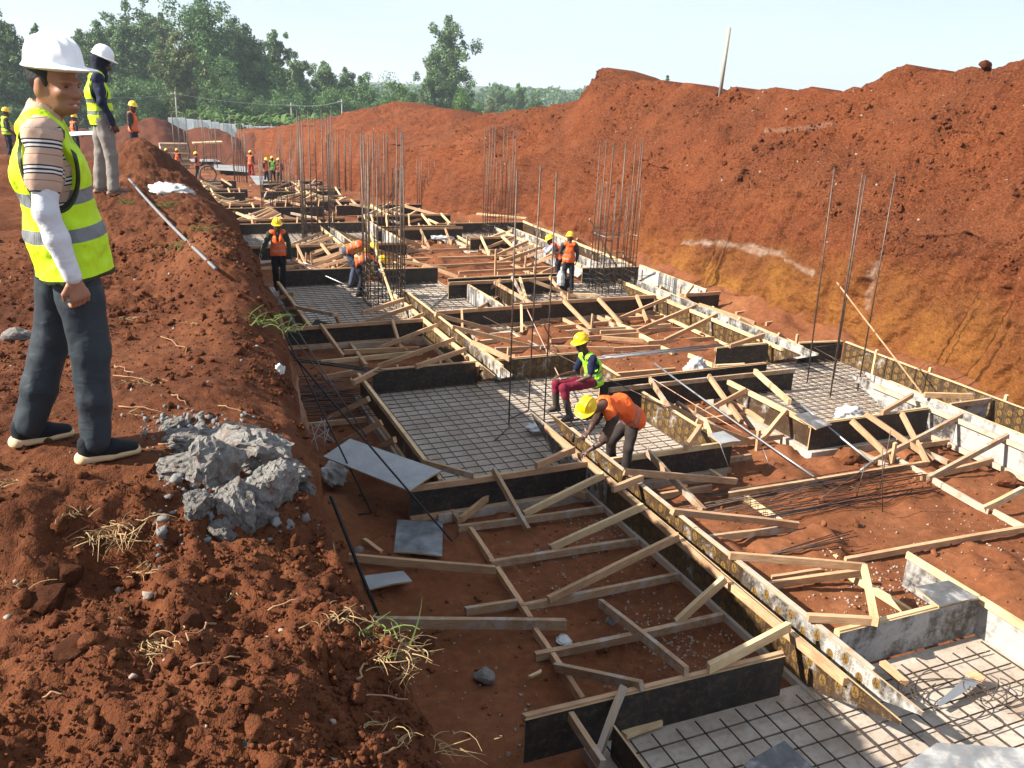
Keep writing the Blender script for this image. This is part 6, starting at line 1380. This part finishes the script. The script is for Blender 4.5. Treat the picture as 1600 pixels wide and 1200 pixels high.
def tree_meshes(seed, H, W, kind):
    """unit built in metres: trunk and limbs, crown of many clumps"""
    r = random.Random(seed); tm = MB(); cs = []; rs = []
    lean = (r.uniform(-.03, .03)*H, r.uniform(-.03, .03)*H); bw = .016*H+.05
    if kind == 'euc': z0, tw = .28, .9
    elif kind == 'tall': z0, tw = .36, .75
    elif kind == 'lone': z0, tw = .30, .85
    else: z0, tw = .08, 1.0
    n = 7; tr = [(lean[0]*(i/n)**1.5+r.uniform(-.01, .01)*H, lean[1]*(i/n)**1.5+r.uniform(-.01, .01)*H, H*.93*i/n) for i in range(n+1)]
    tr[0] = (0, 0, -.6); tm.tube(tr, [bw*(1-.88*i/n) for i in range(n+1)], 7)
    nl = {'euc': 24, 'tall': 19, 'lone': 24, 'bush': 14}[kind]
    for i in range(nl):
        t = z0+(1-z0)*((i+.5)/nl); a = i*2.4+r.uniform(-.5, .5); prof = {'euc': math.sin(math.pi*min(1, (t-z0)/(1-z0)*.80+.22))**.7, 'tall': math.sin(math.pi*min(1, (t-z0)/(1-z0)*.72+.24))**.6, 'lone': (math.sin(math.pi*min(1, (t-z0)/(1-z0)*.82+.16))**.6), 'bush': math.sqrt(max(0.02, 1-((t-.45)/.6)**2))}[kind]
        R = W/2*prof*r.uniform(.55, 1.0); k = t*.93*n; i0 = min(n-1, int(k)); f = k-i0; b = np.array(tr[i0])*(1-f)+np.array(tr[i0+1])*f
        b0 = b-np.array([0, 0, R*.55]); e = b+np.array([math.cos(a)*R*.8, math.sin(a)*R*.8, R*r.uniform(.0, .3)])
        tm.tube([b0, (b0+e)/2+np.array([0, 0, -.05*R]), e], [bw*.32*(1.1-t), bw*.22*(1.1-t), .02], 5)
        cr = W*r.uniform(.16, .25)*(1.0 if kind != 'bush' else 1.3)
        for _ in range(4):
            q = e+np.array([r.gauss(0, 1), r.gauss(0, 1), r.gauss(0, 1.1)-.15])*cr*.8; k_ = cr*r.uniform(.42, .9); cs.append(q); rs.append([k_*.9, k_*.9, k_*1.25])
        if kind != 'tall' or r.random() < .5: cs.append(b+np.array([math.cos(a)*R*.35, math.sin(a)*R*.35, 0])); rs.append([cr*.9]*3)
    top = np.array(tr[-1]); cs.append(top); rs.append([W*.13]*3); cs.append(top+[0, 0, H*.03]); rs.append([W*.09]*3)
    sz = .0075*H+.09; npc = [max(50, int(200*(q[0]/(W*.17))**2)) for q in rs]
    Q, F = leaves(cs, rs, npc, sz, seed); return tm, Q, F
TREES = {}
def tree(label, px, ytop, D, wpx, kind, lmat, seed, group=None, name='tree', zbase=None):
    d = ray(px, 150); d = d/math.hypot(d[0], d[1]); x, y = d[0]*D, d[1]*D; z = float(land_z(np.array(x), np.array(y))) if zbase is None else zbase
    dt = ray(px, ytop); top = EYE+dt*(D/math.hypot(dt[0], dt[1])); H = float(top[2]-z); depth = float((np.array([x, y, z])-EYE)@_fw); W = wpx/FPX*depth
    tm, Q, F = tree_meshes(seed, H, W, kind); t = empty(name, (x, y, z)); tag(t, label, 'tree' if kind != 'bush' else 'bush', group)
    obj('trunk', tm.mesh('trunk', M_BARK, True), t); obj('crown', mesh_np('crown', Q, F, lmat), t); return t
G_ = 'trees of the wood behind the fence'
for a in [('tree at the left edge of the picture, cut by the frame', 18, 6, 140, 72, 'euc', L_EUC, 1), ('tree rising between the two white helmets', 128, 42, 150, 62, 'euc', L_EUC, 2), ('tall tree directly above the second man', 165, 28, 160, 70, 'euc', L_DARK, 3),
          ('tall tree right of the second man with its top at the frame', 212, -4, 158, 66, 'tall', L_EUC, 4), ('thin pale tree between the two tallest trees', 262, 14, 170, 46, 'tall', L_OLIVE, 5), ('tallest and densest tree of the wood', 322, -16, 150, 105, 'euc', L_DARK, 6),
          ('slender olive tree in front of the tallest tree', 288, 44, 135, 56, 'tall', L_OLIVE, 7), ('round topped tree right of the tallest one', 396, 34, 152, 66, 'euc', L_EUC, 8), ('tree with an open top left of the gap', 434, 42, 165, 46, 'tall', L_EUC, 9), ('slim tree at the gap in the wood', 463, 77, 160, 42, 'tall', L_EUC, 10),
          ('tree right of the gap with a broad top', 507, 92, 170, 52, 'euc', L_EUC, 11), ('small topped tree second from the right end of the wood', 541, 102, 175, 36, 'tall', L_EUC, 12), ('rounded tree at the right end of the wood', 566, 117, 150, 46, 'bush', L_DARK, 13),
          ('tree hidden behind the near man\'s helmet', 72, 40, 150, 60, 'euc', L_DARK, 14), ('dark tree behind the olive one', 243, 60, 165, 60, 'euc', L_DARK, 15), ('dark tree low between round top and gap', 418, 84, 150, 60, 'euc', L_DARK, 16), ('full tree above the second man\'s vest, left of the tallest', 190, 18, 172, 78, 'euc', L_EUC, 18), ('full tree filling the gap left of the tallest one', 248, 22, 175, 70, 'euc', L_EUC, 19), ('tree joining the tallest one to the round topped one', 362, 26, 168, 74, 'euc', L_EUC, 20), ('dark tree under the tallest one on its right', 360, 70, 146, 52, 'euc', L_DARK, 17)]:
    tree(*a, group=G_, name='eucalyptus_tree')
WB = ['under the second man\'s vest', 'beside the second man\'s trousers', 'below the tall tree right of the second man', 'below the thin pale tree', 'behind the first utility pole', 'under the tallest tree, left side', 'under the tallest tree, right side', 'below the round topped tree, left side', 'below the round topped tree, right side', 'left of the gap', 'in the gap', 'right of the gap', 'below the broad topped tree', 'below the small topped tree', 'at the right end', 'between left edge and near helmet', 'behind the near man\'s face', 'at the left edge', 'last before the red heap']
BX_ = [(185, 128), (205, 140), (232, 128), (258, 145), (300, 150), (332, 132), (352, 145), (382, 150), (405, 140), (438, 148), (472, 155), (498, 148), (522, 152), (548, 150), (577, 140), (40, 118), (95, 120), (5, 125), (590, 160)]
for i, (x, yt) in enumerate(BX_): tree('leafy undergrowth bush '+WB[i], x, yt, 136+(i*37 % 22), 58+(i*13 % 22), 'bush', (L_DARK, L_BUSH, L_DARK)[i % 3], 40+i, 'undergrowth bushes below the wood', 'bush')
tree('lone tall eucalyptus standing above the spoil heaps', 700, 18, 175, 68, 'lone', L_EUC, 61, name='eucalyptus_tree'); tree('smaller eucalyptus leaning against the lone tall one', 672, 84, 168, 54, 'euc', L_EUC, 62, name='eucalyptus_tree')
tree('green bush at the foot of the lone eucalyptus', 722, 142, 150, 50, 'bush', L_BUSH, 63, name='bush'); tree('pointed green tree left of the lone eucalyptus', 626, 128, 165, 36, 'bush', L_BUSH, 64, name='pointed_tree')
tree('pale bush left under the lone eucalyptus', 660, 150, 160, 36, 'bush', L_OLIVE, 65, name='bush'); tree('mid distance tree before the right bank, left one', 783, 130, 240, 34, 'euc', L_EUC, 66, name='eucalyptus_tree'); tree('mid distance tree before the right bank, right one', 812, 129, 250, 30, 'euc', L_BUSH, 67, name='eucalyptus_tree')
tree('low olive bush before the right bank', 764, 160, 200, 26, 'bush', L_OLIVE, 68, name='bush'); tree('light green bush poking over the right bank', 838, 145, 230, 26, 'bush', L_BUSH, 69, name='bush'); tree('small bush seen over the ridge beside the leaning post', 1036, 113, 120, 14, 'bush', L_BUSH, 70, name='bush'); tree('green bush growing before the white fence', 374, 192, 104, 20, 'bush', L_BUSH, 71, name='bush')
# far wood that reads as one mass
Vv, Ff, b = [], [], 0; rr2 = random.Random(8)
for i in range(120):
    px = rr2.uniform(420, 960); D = rr2.uniform(420, 700); d = ray(px, 150); d = d/math.hypot(d[0], d[1]); x, y = d[0]*D, d[1]*D; z = float(land_z(np.array(x), np.array(y)))
    yt = 136+rr2.uniform(-6, 8)+.028*(px-640)*.6; dt = ray(px, yt); H = max(6, float(EYE[2]+dt[2]*(D/math.hypot(dt[0], dt[1]))-z)); W = rr2.uniform(9, 16)
    cs = [np.array([x+rr2.gauss(0, W*.28), y+rr2.gauss(0, W*.28), z+H*rr2.uniform(.25, .95)]) for _ in range(12)]; rs = [[W*rr2.uniform(.16, .3)]*3 for _ in cs]
    Q, F = leaves(cs, rs, [34]*len(cs), 1.0, 900+i); Vv.append(Q); Ff.append(F+b); b += len(Q)
tag(obj('far_wood', mesh_np('far_wood', np.concatenate(Vv), np.concatenate(Ff), L_DARK)), kind='stuff')
# ---- sheet fence
fa, fb = atY(262, 183, 114.0), atY(510, 206, 110.0); fd = fb-fa; FL = math.hypot(fd[0], fd[1]); fe = empty('sheet_fence', (*((fa+fb)/2)[:2], fa[2]-2.3)); tag(fe, 'white corrugated sheet fence behind the spoil heaps', 'fence')
M_SHEET = simple('white_sheet_metal', (.66, .69, .72), .5, .3, var=.1, nscale=.8); ang = math.atan2(fd[1], fd[0]); npan = int(FL/.95); cm = MB(); nc = 14; Hf = 2.4
Vc = [((i/nc-.5)*.93, .018*(1 if i % 2 else -1), z) for z in (0, Hf) for i in range(nc+1)]; pm = mesh_np('sheet', Vc, [(i, i+1, nc+2+i, nc+1+i) for i in range(nc)], M_SHEET)
for i in range(npan):
    t = (i+.5)/npan; p = fa*(1-t)+fb*t; o = part('sheet', pm, fe, (p[0], p[1], p[2]-Hf+rnd.uniform(-.12, .08))); o.rotation_euler[2] = ang+rnd.uniform(-.05, .05)
    if i % 3 == 0: timber(fe, (p[0], p[1]-.08, p[2]-Hf-.3), (p[0], p[1]-.08, p[2]+rnd.uniform(0, .3)), 'post', .08, .08, 'g')
# ---- banana plants
def banana(seed):
    r = random.Random(seed); m = MB(); H = r.uniform(1.6, 2.6)
    st = MB(); st.tube([(0, 0, -.3), (.03, 0, H*.5), (0, .04, H)], [.13, .11, .07], 7)
    for i in range(8):
        a = i*2.4+r.uniform(-.4, .4); L = r.uniform(1.3, 2.1); w = r.uniform(.12, .20); up = r.uniform(.7, 1.7); pts = []; n = 6
        for k in range(n+1):
            t = k/n; pts.append((math.cos(a)*L*t*math.cos(up*.5), math.sin(a)*L*t*math.cos(up*.5), H-.1+L*(up*t-.95*t*t*(.4+.45*up))))
        V = []
        for k, p in enumerate(pts):
            t = k/n; ww = w*math.sin(math.pi*min(1, t*.9+.1))**.6; sx, sy = -math.sin(a)*ww, math.cos(a)*ww; V += [(p[0]-sx, p[1]-sy, p[2]-ww*.3), p, (p[0]+sx, p[1]+sy, p[2]-ww*.3)]
        m.add(V, [(k*3+j, k*3+j+1, k*3+j+4, k*3+j+3) for k in range(n) for j in range(2)])
    return st.mesh('stem', M_BARK, True), m.mesh('leaves', L_BAN, True)
ORD = ['first', 'second', 'third', 'fourth', 'fifth', 'sixth', 'seventh', 'eighth', 'ninth', 'tenth', 'eleventh', 'twelfth', 'thirteenth', 'fourteenth', 'fifteenth', 'sixteenth', 'seventeenth', 'eighteenth', 'nineteenth']; ORD += ['twentieth']+['twenty '+o for o in ORD[:9]]+['thirtieth']+['thirty '+o for o in ORD[:9]]
BANS = [banana(i) for i in range(5)]
for i in range(34):
    px = 292+i*9.6+rnd.uniform(-3, 3); D = rnd.uniform(117, 128); d = ray(px, 190); d = d/math.hypot(d[0], d[1]); x, y = d[0]*D, d[1]*D; yt = 180+.05*(px-300)+rnd.uniform(-6, 6); dt = ray(px, yt); zt = EYE[2]+dt[2]*(D/math.hypot(dt[0], dt[1]))
    s = rnd.uniform(.85, 1.3); t = empty('banana_plant', (x, y, zt-2.5*s)); tag(t, 'banana plant behind the white fence, %s from the left' % ORD[i], 'banana plant', 'banana plants behind the fence')
    st, lv = BANS[i % 5]; t.rotation_euler[2] = rnd.uniform(0, 6); t.scale = (s, s, s); obj('stem', st, t); obj('leaves', lv, t)
# ---- poles and wires
M_POLE = simple('grey_pole', (.33, .30, .26), .85, var=.2, nscale=3); tops = []
for lab, px, yt, yb, D in (('thin utility pole above the left end of the white fence', 277, 143, 186, 128), ('thin utility pole in the middle above the bananas', 456, 161, 195, 130), ('thin utility pole at the right end of the bananas', 535, 155, 199, 126)):
    d = ray(px, yb); sc_ = D/math.hypot(d[0], d[1]); b_ = EYE+d*sc_; dt = ray(px-1, yt); tp = EYE+dt*(D/math.hypot(dt[0], dt[1])); m = MB(); m.tube([(0, 0, -2), (0, 0, (tp-b_)[2])], [.09, .07], 8); m.box((0, 0, (tp-b_)[2]-.3), (1.2, .06, .08)); o = obj('utility_pole', m.mesh('utility_pole', M_POLE, True), loc=b_); tag(o, lab, 'pole', 'utility poles'); tops.append(b_+[0, 0, (tp-b_)[2]-.25])
wl_ = EYE+ray(120, 150)*(100/ray(120, 150)[1]); seq = [wl_]+tops
for k in range(3):
    for off, w in ((-.5, 'nearer'), (.5, 'farther')):
        a, b_ = seq[k]+[0, off, 0], seq[k+1]+[0, off, 0]; m = MB(); c_ = (a+b_)/2; m.tube([a*(1-t)+b_*t-c_-np.array([0, 0, 1.0*4*t*(1-t)*.35]) for t in np.linspace(0, 1, 9)], .012, 4)
        tag(obj('power_line', m.mesh('power_line', simple('wire', (.25, .26, .27), .5)), loc=c_), (w+' power line crossing the wood left of the first utility pole', w+' power line between the first and middle utility poles', w+' power line between the middle and right utility poles')[k], 'wire', 'power line spans %d' % (k+1))
b_ = atY(1126, 141, 25.5); tp = atY(1140, 43, 25.4); m = MB(); m.tube([(b_-tp)*.15, tp-b_], [.062, .055], 10); tag(obj('leaning_post', m.mesh('leaning_post', simple('pale_post', (.30, .27, .21), .8, var=.2, nscale=2), True), loc=b_), 'pale leaning post standing on the crest of the right bank', 'post')
# ---- far things on the pit floor
sb = empty('board_stack', on_floor(273, 262)); tag(sb, 'stack of pale boards at the far left end of the pit', 'boards'); b0 = np.array(sb.location)
bd = float(np.linalg.norm(b0-EYE)); wb_ = 38/FPX*bd; hb_ = 34/FPX*bd; nb = 9
for i in range(nb): timber(sb, b0+[-wb_/2+rnd.uniform(-.1, .1), rnd.uniform(-.1, .1), hb_*(i+.5)/nb], b0+[wb_/2+rnd.uniform(-.1, .1), rnd.uniform(-.1, .1), hb_*(i+.5)/nb], 'board', 1.0, hb_/nb*.86, 'gf'[i % 2], roll=0)
tb = empty('work_table', on_floor(327, 262)); tag(tb, 'rough timber table with a pale top at the far end', 'table'); b0 = np.array(tb.location); bd = float(np.linalg.norm(b0-EYE)); k = bd/FPX
timber(tb, b0+[-20*k, 0, 34*k], b0+[20*k, 0, 36*k], 'top', 1.1, .10, 'f', roll=0)
for dx in (-16, 8, 17): timber(tb, b0+[dx*k, 0, 0], b0+[dx*k+.05, 0, 33*k], 'leg', .09, .09, 't')
for dx in (-14, 18): timber(tb, b0+[dx*k, .1, 2*k], b0+[(dx+14)*k, .1, 18*k], 'brace', .08, .08, 't')
rg_ = empty('wire_roll', on_floor(326, 284)); tag(rg_, 'dark round roll of mesh beside the far lone worker', 'roll'); bd = float(np.linalg.norm(np.array(rg_.location)-EYE)); R0 = 11/FPX*bd
for j in range(3):
    m = MB(); m.tube([(R0*math.cos(q), j*.25, R0+R0*math.sin(q)) for q in np.linspace(0, 2*math.pi, 25)], .05, 6, cap=False); obj('hoop', m.mesh('hoop', simple('rust_wire', (.09, .05, .035), .8), True), rg_)
for lab, pts in (('grey sheeting laid on the far floor left of the workers', [(333, 262), (386, 266), (388, 275), (335, 271)]), ('grey panel lying in front of the group of three workers', [(391, 281), (417, 282), (420, 296), (402, 297)]), ('grey sheeting on the far floor beside the board stack', [(288, 246), (332, 250), (345, 258), (300, 258)])):
    q = [on_floor(*p)+[0, 0, .25] for p in pts]; sheet(lab, q, mat=M_PLYG, group='far grey sheets')
q = [bank_hit(104, 214), bank_hit(147, 212), bank_hit(150, 218), bank_hit(108, 221)]; zq = max(p[2] for p in q)+.12
for p in q: p[2] = zq
sheet('pale metal sheet lying on the bank behind the two men', q, mat=M_SHEET, group='far grey sheets', name='metal_sheet', cat='sheet')
SL = ['on the hummock left of the rubble', "large, on the hummock below the man's shoes", 'just below the hummock top', 'in the shaded hollow below the rubble', 'at the left edge with a white root', 'in the loose soil below the hollow', 'pale, in the middle of the loose soil', 'small, below the rubble', 'at the bank shoulder under the pale rock', 'first at the lip above the lowest timber', 'biggest at the lip of the bank', 'second at the lip of the bank', 'at the bottom corner of the bank lip', 'in the loose soil near the bottom lip', 'small, right at the bottom of the slope', "beside the near man's right knee", "beside the near man's hand", "in the soil right of the man's thigh", 'at the left edge by the shoe', 'in the soil behind the shoe']
GL = ['drooping over the bank edge by the dark bars', 'at the very edge above the dark bars', 'beside the white plastic sheet', 'beside the grey tube, upper one', 'beside the grey tube, right one', 'among the dry grass at the lip', "by the second man's shoes", 'just behind the edge above the dark bars']
RL = ['pointing from the right shoe, thicker', 'pointing from the right shoe, thinner', "curved, right of the man's thigh", 'behind the right trouser leg', 'forked, behind the rubble', 'behind the rubble towards the edge', 'arched, near the bottom lip', 'in the middle of the loose soil', 'at the bottom left', 'at the bottom by the lip', 'at the left edge behind the vest', "between the man's shoes", 'beside the right knee', 'upright, at the bottom lip', 'long, behind the right shoe', 'in the hollow below the rubble', 'near the pale rock shoulder']
# ---- dry grass, green tufts and roots on the near bank
M_STRAW = simple('dry_straw', (.30, .20, .095), .8, var=.35, nscale=9); M_GREEN = simple('green_blade', (.085, .13, .025), .7, var=.4, nscale=6); M_ROOT = simple('pale_root_stick', (.30, .17, .09), .85, var=.35, nscale=12)
def tuft(px, py, n, L, mat, label, group, seed, onb=True, w=.0021, name='grass_tuft', cat='grass', up=.6):
    r = random.Random(seed); p = bank_hit(px, py); m = MB()
    for i in range(n):
        a = r.gauss(seed*1.3, 1.15); l = L*.8*r.uniform(.3, 1.1); e = r.uniform(.1, 1.0)*up; x0, y0 = r.gauss(0, .38)*L, r.gauss(0, .3)*L; pts = []
        cv = r.uniform(.2, 1.2); tw = r.uniform(-1.2, 1.2)
        for k in range(5): t = k/4; pts.append((x0+math.cos(a+tw*t)*l*t, y0+math.sin(a+tw*t)*l*t, l*(e*t-cv*.6*t*t)+.008))
        m.tube(pts, [w*(1-.7*k/4) for k in range(5)], 3, cap=False)
    tag(obj(name, m.mesh(name, mat), loc=(p[0], p[1], p[2])), label, cat, group)
for i, (x, y, n, L) in enumerate([(109, 805, 26, .10), (188, 825, 60, .15), (170, 838, 40, .12), (236, 884, 40, .10), (17, 914, 22, .13), (170, 971, 28, .09), (240, 1012, 40, .10), (363, 927, 18, .09), (512, 971, 22, .12), (582, 1000, 50, .15), (625, 1035, 70, .15), (600, 1020, 40, .13), (678, 1172, 30, .13), (564, 1137, 20, .10), (617, 1160, 14, .09), (222, 600, 26, .13), (205, 500, 22, .12), (300, 505, 16, .12), (10, 760, 16, .10), (215, 645, 22, .1)]):
    tuft(x, y, n, L, M_STRAW, 'dry grass tuft '+SL[i], 'dry grass tufts', 500+i)
for i, (x, y, n, L) in enumerate([(398, 505, 34, .22), (440, 520, 26, .22), (262, 322, 40, .20), (282, 388, 34, .22), (310, 360, 20, .18), (600, 1000, 10, .14), (205, 318, 30, .15), (425, 497, 16, .2)]):
    tuft(x, y, n, L, M_GREEN, 'green grass tuft '+GL[i], 'green grass tufts', 600+i, up=1.1, w=.0032)
for i, (x0, y0, x1, y1) in enumerate([(228, 706, 282, 722), (250, 700, 290, 702), (254, 528, 290, 556), (180, 590, 240, 605), (270, 620, 290, 637), (340, 640, 400, 655), (548, 1098, 632, 1100), (300, 1050, 375, 1037), (68, 1097, 102, 1092), (590, 1185, 645, 1168), (0, 445, 40, 430), (60, 660, 100, 650), (180, 575, 210, 590), (560, 1070, 575, 1040), (190, 640, 260, 650), (330, 980, 290, 1010), (420, 960, 470, 945)]):
    a, b_ = bank_hit(x0, y0), bank_hit(x1, y1); m = MB(); c_ = (a+b_)/2; r = random.Random(i); n = 7; L = np.linalg.norm(b_-a)
    m.tube([a*(1-t)+b_*t-c_+np.array([r.uniform(-1, 1)*.06*L, r.uniform(-1, 1)*.06*L, .010+.012*math.sin(t*3.1)+r.uniform(0, .012)]) for t in np.linspace(0, 1, n)], [.0034*(1-.5*k/n)*r.uniform(.7, 1.4) for k in range(n)], 5)
    tag(obj('root', m.mesh('root', M_ROOT, True), loc=c_), 'pale stick '+RL[i], 'root', 'sticks and roots on the near bank')
# ================================================================== HAZE
hz_ = MB(); hz_.box((0, 0, 14), (12800, 12800, 76)); mh = bpy.data.materials.new('haze_air'); mh.use_nodes = True
for q in list(mh.node_tree.nodes):
    if q.type == 'BSDF_PRINCIPLED': mh.node_tree.nodes.remove(q)
pv = mh.node_tree.nodes.new('ShaderNodeVolumePrincipled'); pv.inputs['Color'].default_value = (.80, .90, 1.0, 1); pv.inputs['Density'].default_value = .00042; pv.inputs['Anisotropy'].default_value = .2
mh.node_tree.links.new(pv.outputs[0], [q for q in mh.node_tree.nodes if q.type == 'OUTPUT_MATERIAL'][0].inputs['Volume'])
tag(obj('haze', hz_.mesh('haze', mh)), kind='stuff')
